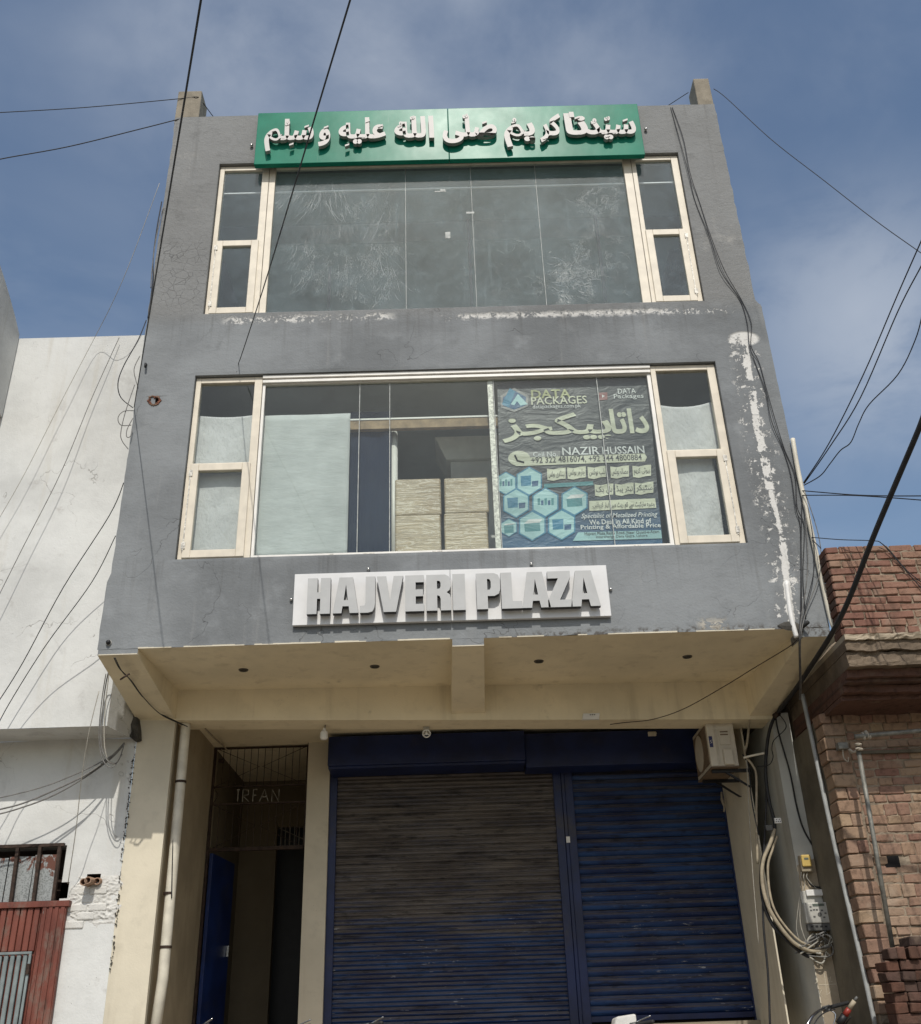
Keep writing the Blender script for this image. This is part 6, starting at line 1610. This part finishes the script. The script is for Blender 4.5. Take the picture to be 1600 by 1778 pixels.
# meter tangle
rt_ = random.Random(3)
Tg = thing('wire_tangle', 'tangle of thin dusty wires below the grey digital meter', 'wires', (mq.x, ym, mq.z - 0.3))
for i in range(11):
    a_ = Vector((mq.x - 0.08 + 0.014 * i, ym - 0.06, mq.z - 0.15)); e_ = at(rt_.uniform(1388, 1440), rt_.uniform(1636, 1662), ym - 0.07)
    m1 = a_.lerp(e_, 0.5) + Vector((rt_.uniform(-0.10, 0.12), rt_.uniform(-0.08, 0.02), rt_.uniform(-0.03, 0.05)))
    m2 = e_ + Vector((rt_.uniform(-0.08, 0.08), rt_.uniform(-0.05, 0.03), rt_.uniform(-0.06, 0.06)))
    MB().tube(spline([a_, m1, e_, m2, at(rt_.uniform(1380, 1420), rt_.uniform(1640, 1660), ym - 0.03)]), rt_.choice((0.005, 0.006, 0.009)), 6).build('wire', M[rt_.choice(('sheath', 'wirepale', 'wiregrey'))], Tg, smooth=True)
wire('looped wire ringing the right end of the meter tangle', [at(1425, 1622, 1.5), at(1444, 1640, 1.5), at(1447, 1655, 1.5), at(1436, 1662, 1.5), at(1405, 1660, 1.5)], 0.006, 'wiregrey')
for i, (dx, lab) in enumerate(((-5, 'pale lead from the yellow meter down the plaster edge'), (0, 'pale middle lead under the yellow meter'), (6, 'pale lead from the yellow meter into the backboard'))):
    e_ = (at(1392, 1540, 1.58), at(1398, 1534, 1.58), at(1416, 1541, 1.57))[i]
    wire(lab, [at(1397 + dx, 1515, 1.55), at(1396 + dx, 1525, 1.55), e_, (at(1390, 1600, 1.585), at(1396, 1545, 1.58), at(1424, 1548, 1.56))[i], (at(1402, 1640, 1.58), at(1392, 1560, 1.585), at(1428, 1560, 1.56))[i]], 0.005, 'wirepale')
wire('thin pale wire drooping left of the grey meter', [at(1391, 1545, 1.59), at(1385, 1590, 1.57), at(1384, 1615, 1.56), at(1390, 1635, 1.56), at(1396, 1640, 1.57)], 0.003, 'wirepale')
# wires by the air conditioner
Lr = 1.56
wire('beige refrigerant line beside the air conditioner', [at(1302, 1250, 1.62), at(1298, 1290, 1.62), at(1294, 1310, 1.62), at(1308, 1330, 1.62), at(1314, 1350, 1.6), at(1314, 1420, 1.58), at(1316, 1500, 1.57)], 0.013, 'sheath', 'cable')
wire('pale pipe stub tied across the right pilaster', [at(1292, 1316, 1.60), at(1308, 1312, 1.55), at(1328, 1308, 1.50)], 0.012, 'pvc', 'cable')
wire('black lead behind the air conditioner', [at(1290, 1310, 1.7), at(1300, 1330, 1.65), at(1306, 1390, 1.6), at(1318, 1450, 1.56)], 0.007, 'wire')
wire('white lead hanging below the air conditioner', [at(1297, 1318, 1.62), at(1299, 1360, 1.6), at(1302, 1420, 1.6), at(1308, 1520, 1.6), at(1318, 1640, 1.6)], 0.004, 'wirepale')
# left side
wire('pair of thin wires clipped under the left bracket', [at(198, 1142, -0.02), at(207, 1160, 0.1), at(224, 1178, 0.4), at(246, 1208, 0.8), at(272, 1235, 1.15), at(305, 1252, 1.28), at(326, 1262, 1.34)], 0.005)
wire('second wire under the left bracket', [at(200, 1142, -0.02), at(212, 1166, 0.1), at(228, 1182, 0.4), at(250, 1212, 0.8), at(280, 1241, 1.15), at(318, 1259, 1.3)], 0.0045)
t = MB(); a_, b_ = at(209, 1180, 0.12), at(225, 1170, 0.12); t.tube([a_, a_.lerp(b_, 0.5) + Vector((0, -0.02, -0.01)), b_], 0.009, 6)
tag(t.build('wire_clip', M['iron']), 'small iron clip holding wires under the left bracket', 'clip')
wire('black cable behind the drain pipe in the entrance corner', [at(322, 1266, 1.40), at(316, 1300, 1.40), at(308, 1370, 1.40), at(302, 1440, 1.40), at(300, 1480, 1.39), at(298, 1560, 1.39)], 0.006)
wire('pale conduit running to the top of the transom grille', [at(357, 1266, 1.62), at(372, 1281, 2.2), at(388, 1295, 2.9), at(395, 1304, 3.08)], 0.010, 'sheath')
t = MB(); q = at(384, 1321, 3.1); t.box(q.x - 0.03, q.x + 0.03, 3.09, 3.14, q.z - 0.02, q.z + 0.025)
tag(t.build('lock_box', M['iron'], bevel=0.005), 'small rusty latch box on the grille jamb', 'latch')
for (pts, lab, r_, mt) in (
    ([at(277, 318, -0.05), at(228, 450, 0.1), at(196, 524, 0.3), at(165, 585, 0.62), at(110, 690, 0.62), at(44, 820, 0.62), at(-10, 915, 0.62)], 'pale cord slanting across the white wall from the roof', 0.0032, 'wirepale'),
    ([at(207, 586, 0.70), at(160, 690, 0.66), at(106, 820, 0.62), at(40, 950, 0.6), at(-10, 1050, 0.6)], 'second thin wire slanting across the white wall', 0.004, 'wiregrey'),
    ([at(215, 838, 0.05), at(190, 895, 0.2), at(110, 1020, 0.4), at(40, 1150, 0.5), at(-10, 1230, 0.5)], 'black wire slanting from the facade edge over the white wall, upper', 0.005, 'wire'),
    ([at(201, 930, 0.05), at(160, 1010, 0.2), at(80, 1120, 0.4), at(20, 1215, 0.5), at(-10, 1270, 0.5)], 'black wire slanting from the facade edge over the white wall, lower', 0.005, 'wire'),
    ([at(254, 556, -0.03), at(240, 590, -0.1), at(215, 635, -0.1), at(205, 665, -0.1), at(210, 690, -0.06), at(231, 708, -0.02)], 'loose wire bowing out from the left edge of the facade', 0.0055, 'wire'),
    ([at(232, 713, -0.02), at(215, 714, -0.1), at(205, 725, -0.1), at(210, 738, -0.08), at(228, 738, -0.02)], 'small wire loop at the left edge of the facade', 0.0045, 'wiregrey'),
    ([at(231, 726, -0.02), at(221, 745, -0.06), at(220, 758, -0.06), at(226, 758, -0.05), at(230, 748, -0.02)], 'smaller wire loop under the first at the facade edge', 0.0045, 'wiregrey'),
    ([at(234, 668, -0.02), at(218, 715, -0.08), at(210, 750, -0.08), at(212, 765, -0.06), at(223, 780, -0.01)], 'grey wire hanging along the left edge of the facade', 0.0045, 'wiregrey'),
    ([at(243, 618, -0.02), at(233, 640, -0.05), at(236, 660, -0.03), at(240, 672, -0.015)], 'short bowed wire high on the left facade edge', 0.0045, 'wiregrey'),
    ([at(281, 350, -0.02), at(272, 400, -0.04), at(266, 450, -0.04), at(266, 480, -0.03), at(262, 520, -0.02), at(257, 552, -0.015)], 'black cable following the left edge of the top storey', 0.007, 'wire'),
    ([at(283, 360, -0.02), at(270, 420, -0.06), at(264, 470, -0.05), at(262, 500, -0.03)], 'second cable following the left edge of the top storey', 0.006, 'wiregrey'),
    ([at(188, 1168, 0.6), at(182, 1200, 0.7), at(176, 1260, 0.72), at(177, 1300, 0.72), at(190, 1324, 0.72), at(205, 1322, 0.8), at(216, 1292, 1.0)], 'grey cable loop hanging by the corner of the white house', 0.006, 'wiregrey'),
    ([at(184, 1170, 0.6), at(177, 1215, 0.7), at(172, 1275, 0.72), at(178, 1318, 0.72), at(195, 1333, 0.72), at(212, 1310, 0.9)], 'outer cable loop hanging by the corner of the white house', 0.005, 'wiregrey'),
    ([at(190, 1166, 0.6), at(183, 1225, 0.7), at(181, 1285, 0.72), at(187, 1318, 0.74), at(200, 1326, 0.8)], 'inner cable loop hanging by the corner of the white house', 0.005, 'wirepale'),
    ([at(216, 1290, 1.15), at(195, 1312, 1.1), at(150, 1345, 1.0), at(95, 1372, 0.95), at(40, 1395, 0.9), at(-10, 1408, 0.9)], 'upper of three cables sagging to the left edge below the slab', 0.009, 'wiregrey'),
    ([at(216, 1292, 1.15), at(192, 1318, 1.1), at(140, 1355, 1.0), at(85, 1385, 0.95), at(30, 1405, 0.9), at(-10, 1416, 0.9)], 'middle of three cables sagging to the left edge below the slab', 0.008, 'wiregrey'),
    ([at(214, 1296, 1.15), at(185, 1318, 1.1), at(130, 1345, 1.0), at(70, 1368, 0.95), at(-10, 1388, 0.9)], 'thin one of three cables sagging to the left edge below the slab', 0.006, 'wiregrey'),
    ([at(172, 1200, 0.55), at(155, 1270, 0.6), at(142, 1350, 0.75), at(132, 1440, 0.95), at(118, 1535, 1.22)], 'pale cord hanging from the facade corner to the gate', 0.004, 'wirepale'),
    ):
    wire(lab, pts, r_, mt)

# ================================================================ parked motorbikes: bars just reach into view
def motorbike(hx, hy, hz, yaw, label, lean=0.0, bars=None):
    # hx,hy,hz: middle of the handlebar
    Mb = thing('motorbike', label, 'motorbike', (hx, hy, 0.12), 'motorbikes parked in front of the shutters')
    c, s2 = math.cos(yaw), math.sin(yaw)
    def L(fx, sx, z):      # forward, sideways (left +), height above bar centre
        lx, ly = fx, sx
        return (hx + lx * c - ly * s2, hy + lx * s2 + ly * c, hz + z - sx * lean)
    ground = 0.12 - hz
    if bars:
        for bi, pts in enumerate(bars):
            MB().tube(spline(pts[:-1], 6), 0.012, 9).build('handlebar', M['chrome'], Mb, smooth=True)
            e0, e1 = Vector(pts[-2]), Vector(pts[-1]); dd = e1 - e0
            if bi == 0:
                MB().tube([e0 - dd * 0.05, e0 + dd * 0.02, e0 + dd * 0.06, e0 + dd * 0.95, e1], [0.024, 0.024, 0.017, 0.016, 0.011], 10).build('grip', M['rubber'], Mb, smooth=True)
                MB().tube([e0 - dd * 0.32, e0 - dd * 0.05], 0.024, 10).build('switch_block', M['meterdark'], Mb, smooth=True)
                MB().tube(spline([e0 - dd * 0.2, e0 + Vector((0.03, -0.03, -0.05)), e0 + Vector((0.0, -0.03, -0.13)), e0 + Vector((-0.04, -0.02, -0.2))], 5), 0.006, 7).build('lever', M['chrome'], Mb, smooth=True)
            else:
                MB().tube([e0, e0 + dd * 0.35], [0.026, 0.022], 10).build('red_sleeve', M['redplastic'], Mb, smooth=True)
                MB().tube([e0 + dd * 0.34, e0 + dd * 0.78], [0.020, 0.018], 10).build('grip', M['sheath'], Mb, smooth=True)
                MB().tube([e0 + dd * 0.77, e1], [0.013, 0.010], 10).build('bar_end', M['meterdark'], Mb, smooth=True)
                MB().tube([e0 - dd * 0.5, e0 - dd * 0.02], 0.030, 10).build('switch_block', M['black'], Mb, smooth=True)
            for k in range(2):
                o_ = Vector((0.02 * (k + 1), -0.02, 0.015 * (1 - 2 * k)))
                MB().tube(spline([Vector(p) + o_ for p in pts[:-1]], 5), 0.005, 6).build('control_cable', M['wire'], Mb, smooth=True)
    else: MB().tube(spline([L(-0.16, 0.36, -0.01), L(-0.06, 0.27, 0.005), L(0.0, 0.12, -0.05), L(0.01, 0, -0.075), L(0.0, -0.12, -0.05), L(-0.06, -0.27, 0.005), L(-0.16, -0.36, -0.01)], 5), 0.011, 9).build('handlebar', M['chrome'], Mb, smooth=True)
    for sg_ in (() if bars else (1, -1)):
        MB().tube([L(-0.20, sg_ * 0.40, -0.012), L(-0.19, sg_ * 0.395, -0.011), L(-0.08, sg_ * 0.29, 0.0), L(-0.075, sg_ * 0.285, 0.0)], [0.014, 0.017, 0.016, 0.020], 10).build('grip', M['rubber'], Mb, smooth=True)
        MB().tube([L(-0.065, sg_ * 0.28, 0.0), L(-0.035, sg_ * 0.235, 0.002)], 0.022, 10).build('switch_block', M['meterdark'], Mb, smooth=True)
        MB().tube(spline([L(-0.035, sg_ * 0.24, 0.0), L(-0.02, sg_ * 0.31, 0.02), L(-0.10, sg_ * 0.40, 0.035)], 4), 0.006, 7).build('lever', M['chrome'], Mb, smooth=True)
        MB().tube(spline([L(-0.02, sg_ * 0.22, -0.0), L(0.06, sg_ * 0.20, -0.03), L(0.08, sg_ * 0.1, -0.14), L(0.03, sg_ * 0.03, -0.25)], 5), 0.005, 6).build('control_cable', M['wire'], Mb, smooth=True)
    for sg_ in (1, -1): MB().tube([L(0.0, sg_ * 0.085, -0.13), L(0.10, sg_ * 0.085, -0.42), L(0.19, sg_ * 0.085, -0.72)], 0.021, 9).build('fork_leg', M['chrome'], Mb, smooth=True)
    MB().disc(L(0.05, 0, -0.15), (c, s2, 0), 0.075, 0.10, 18, 0, 0.085).build('headlamp', M['chrome'], Mb, smooth=True)
    MB().disc(L(-0.02, 0, -0.05), (-c * 0.5, -s2 * 0.5, 0.8), 0.045, 0.03, 16).build('speedometer', M['black'], Mb, smooth=True)
    for fx, nm in ((0.24, 'front_wheel'), (-1.0, 'rear_wheel')):
        cz_ = -hz + 0.12 + 0.29
        m = MB(); m.tube([L(fx + 0.26 * math.cos(k * math.pi / 14), 0, cz_ + 0.26 * math.sin(k * math.pi / 14)) for k in range(29)], 0.034, 8, 0, False)
        wo = m.build(nm, M['rubber'], Mb, smooth=True)
        m = MB(); m.tube([L(fx + 0.22 * math.cos(k * math.pi / 14), 0, cz_ + 0.22 * math.sin(k * math.pi / 14)) for k in range(29)], 0.012, 6, 0, False); m.build('rim', M['chrome'], wo, smooth=True)
        m = MB()
        for k in range(12): m.tube([L(fx, 0, cz_), L(fx + 0.22 * math.cos(k * math.pi / 6), 0, cz_ + 0.22 * math.sin(k * math.pi / 6))], 0.003, 4)
        o = m.build('spokes', M['chrome'], wo); o['kind'] = 'stuff'
    tk = MB(); tk.tube([L(-0.08, 0, -0.26), L(-0.16, 0, -0.21), L(-0.30, 0, -0.20), L(-0.45, 0, -0.25), L(-0.52, 0, -0.30)], [0.05, 0.12, 0.14, 0.11, 0.05], 12); tk.build('fuel_tank', M['tankred'], Mb, smooth=True)
    st_ = MB(); st_.tube([L(-0.50, 0, -0.27), L(-0.60, 0, -0.25), L(-0.90, 0, -0.24), L(-1.12, 0, -0.21), L(-1.16, 0, -0.22)], [0.05, 0.11, 0.13, 0.12, 0.05], 10); st_.build('seat', M['rubber'], Mb, smooth=True)
    MB().tube([L(0.02, 0, -0.22), L(-0.30, 0, -0.36), L(-0.62, 0, -0.36), L(-1.0, 0, -hz + 0.41)], 0.022, 8).build('frame_tube', M['black'], Mb, smooth=True)
    en = MB(); en.ball(L(-0.34, 0, -0.56), 0.14, 12, 8, 0, (1, 0.8, 0.85)); en.build('engine', M['steel'], Mb, smooth=True)
    MB().tube([L(-0.30, -0.08, -0.60), L(-0.45, -0.13, -0.68), L(-1.05, -0.14, -0.62)], [0.02, 0.03, 0.035], 9).build('exhaust', M['chrome'], Mb, smooth=True)
    fd = MB()
    cz_ = -hz + 0.41
    for k in range(8):
        a0, a1 = R(20 + k * 17), R(20 + (k + 1) * 17)
        fd.hexa([L(0.24 + 0.31 * math.cos(a0), -0.05, cz_ + 0.31 * math.sin(a0)), L(0.24 + 0.31 * math.cos(a1), -0.05, cz_ + 0.31 * math.sin(a1)), L(0.24 + 0.31 * math.cos(a1), 0.05, cz_ + 0.31 * math.sin(a1)), L(0.24 + 0.31 * math.cos(a0), 0.05, cz_ + 0.31 * math.sin(a0)),
                 L(0.24 + 0.315 * math.cos(a0), -0.05, cz_ + 0.315 * math.sin(a0)), L(0.24 + 0.315 * math.cos(a1), -0.05, cz_ + 0.315 * math.sin(a1)), L(0.24 + 0.315 * math.cos(a1), 0.05, cz_ + 0.315 * math.sin(a1)), L(0.24 + 0.315 * math.cos(a0), 0.05, cz_ + 0.315 * math.sin(a0))])
    fd.build('mudguard', M['tankred'], Mb)
    return Mb
yb = 0.42
q = at(1432, 1800, yb)
bars = ([q, at(1402, 1790, yb + 0.02), at(1409, 1768, yb + 0.06), at(1424, 1755, yb + 0.14), at(1441, 1750, yb + 0.20), at(1474, 1741, yb + 0.26)],
        [q + Vector((0.03, 0, 0)), at(1456, 1792, yb - 0.06), at(1459, 1776, yb - 0.12), at(1468, 1763, yb - 0.18), at(1489, 1731, yb - 0.24)])
motorbike(q.x, yb, q.z + 0.09, R(150), 'motorbike with black grip and red sleeved bar end below the grey meter', 0.0, bars)
for px, py, yy, yw, lab in ((369, 1769, 0.30, 84, 'motorbike whose lever tip shows below the blue door'), (540, 1771, 0.36, 98, 'motorbike whose lever tip shows below the door pilaster'), (666, 1766, 0.25, 88, 'motorbike whose lever tip shows at the foot of the dusty left shutter'), (1130, 1764, 0.34, 92, 'motorbike whose lever tip shows at the foot of the right shutter')):
    tip = at(px, py, yy); a_ = R(yw); fx_, sx_ = -0.10, -0.40; le = 0.22
    hx_ = tip.x - (fx_ * math.cos(a_) - sx_ * math.sin(a_)); hy_ = tip.y - (fx_ * math.sin(a_) + sx_ * math.cos(a_))
    motorbike(hx_, hy_, tip.z - 0.035 + sx_ * le, a_, lab, le)
# chipped whitewashed block on the step
q = at(1080, 1764, 1.3)
m = MB(); m.hexa([(q.x - 0.13, 1.24, 0.881), (q.x + 0.13, 1.24, 0.881), (q.x + 0.12, 1.40, 0.881), (q.x - 0.12, 1.40, 0.881), (q.x - 0.05, 1.26, q.z - 0.005), (q.x + 0.13, 1.25, q.z + 0.015), (q.x + 0.11, 1.38, q.z), (q.x - 0.09, 1.38, q.z - 0.02)])
tag(m.build('stone_block', M['whitebrick'], bevel=0.02, org=(q.x, 1.3, 0.88)), 'chipped whitewashed block on the step before the right shutter', 'block')
scene.cycles.max_bounces = 8; scene.cycles.transparent_max_bounces = 24; scene.cycles.diffuse_bounces = 4
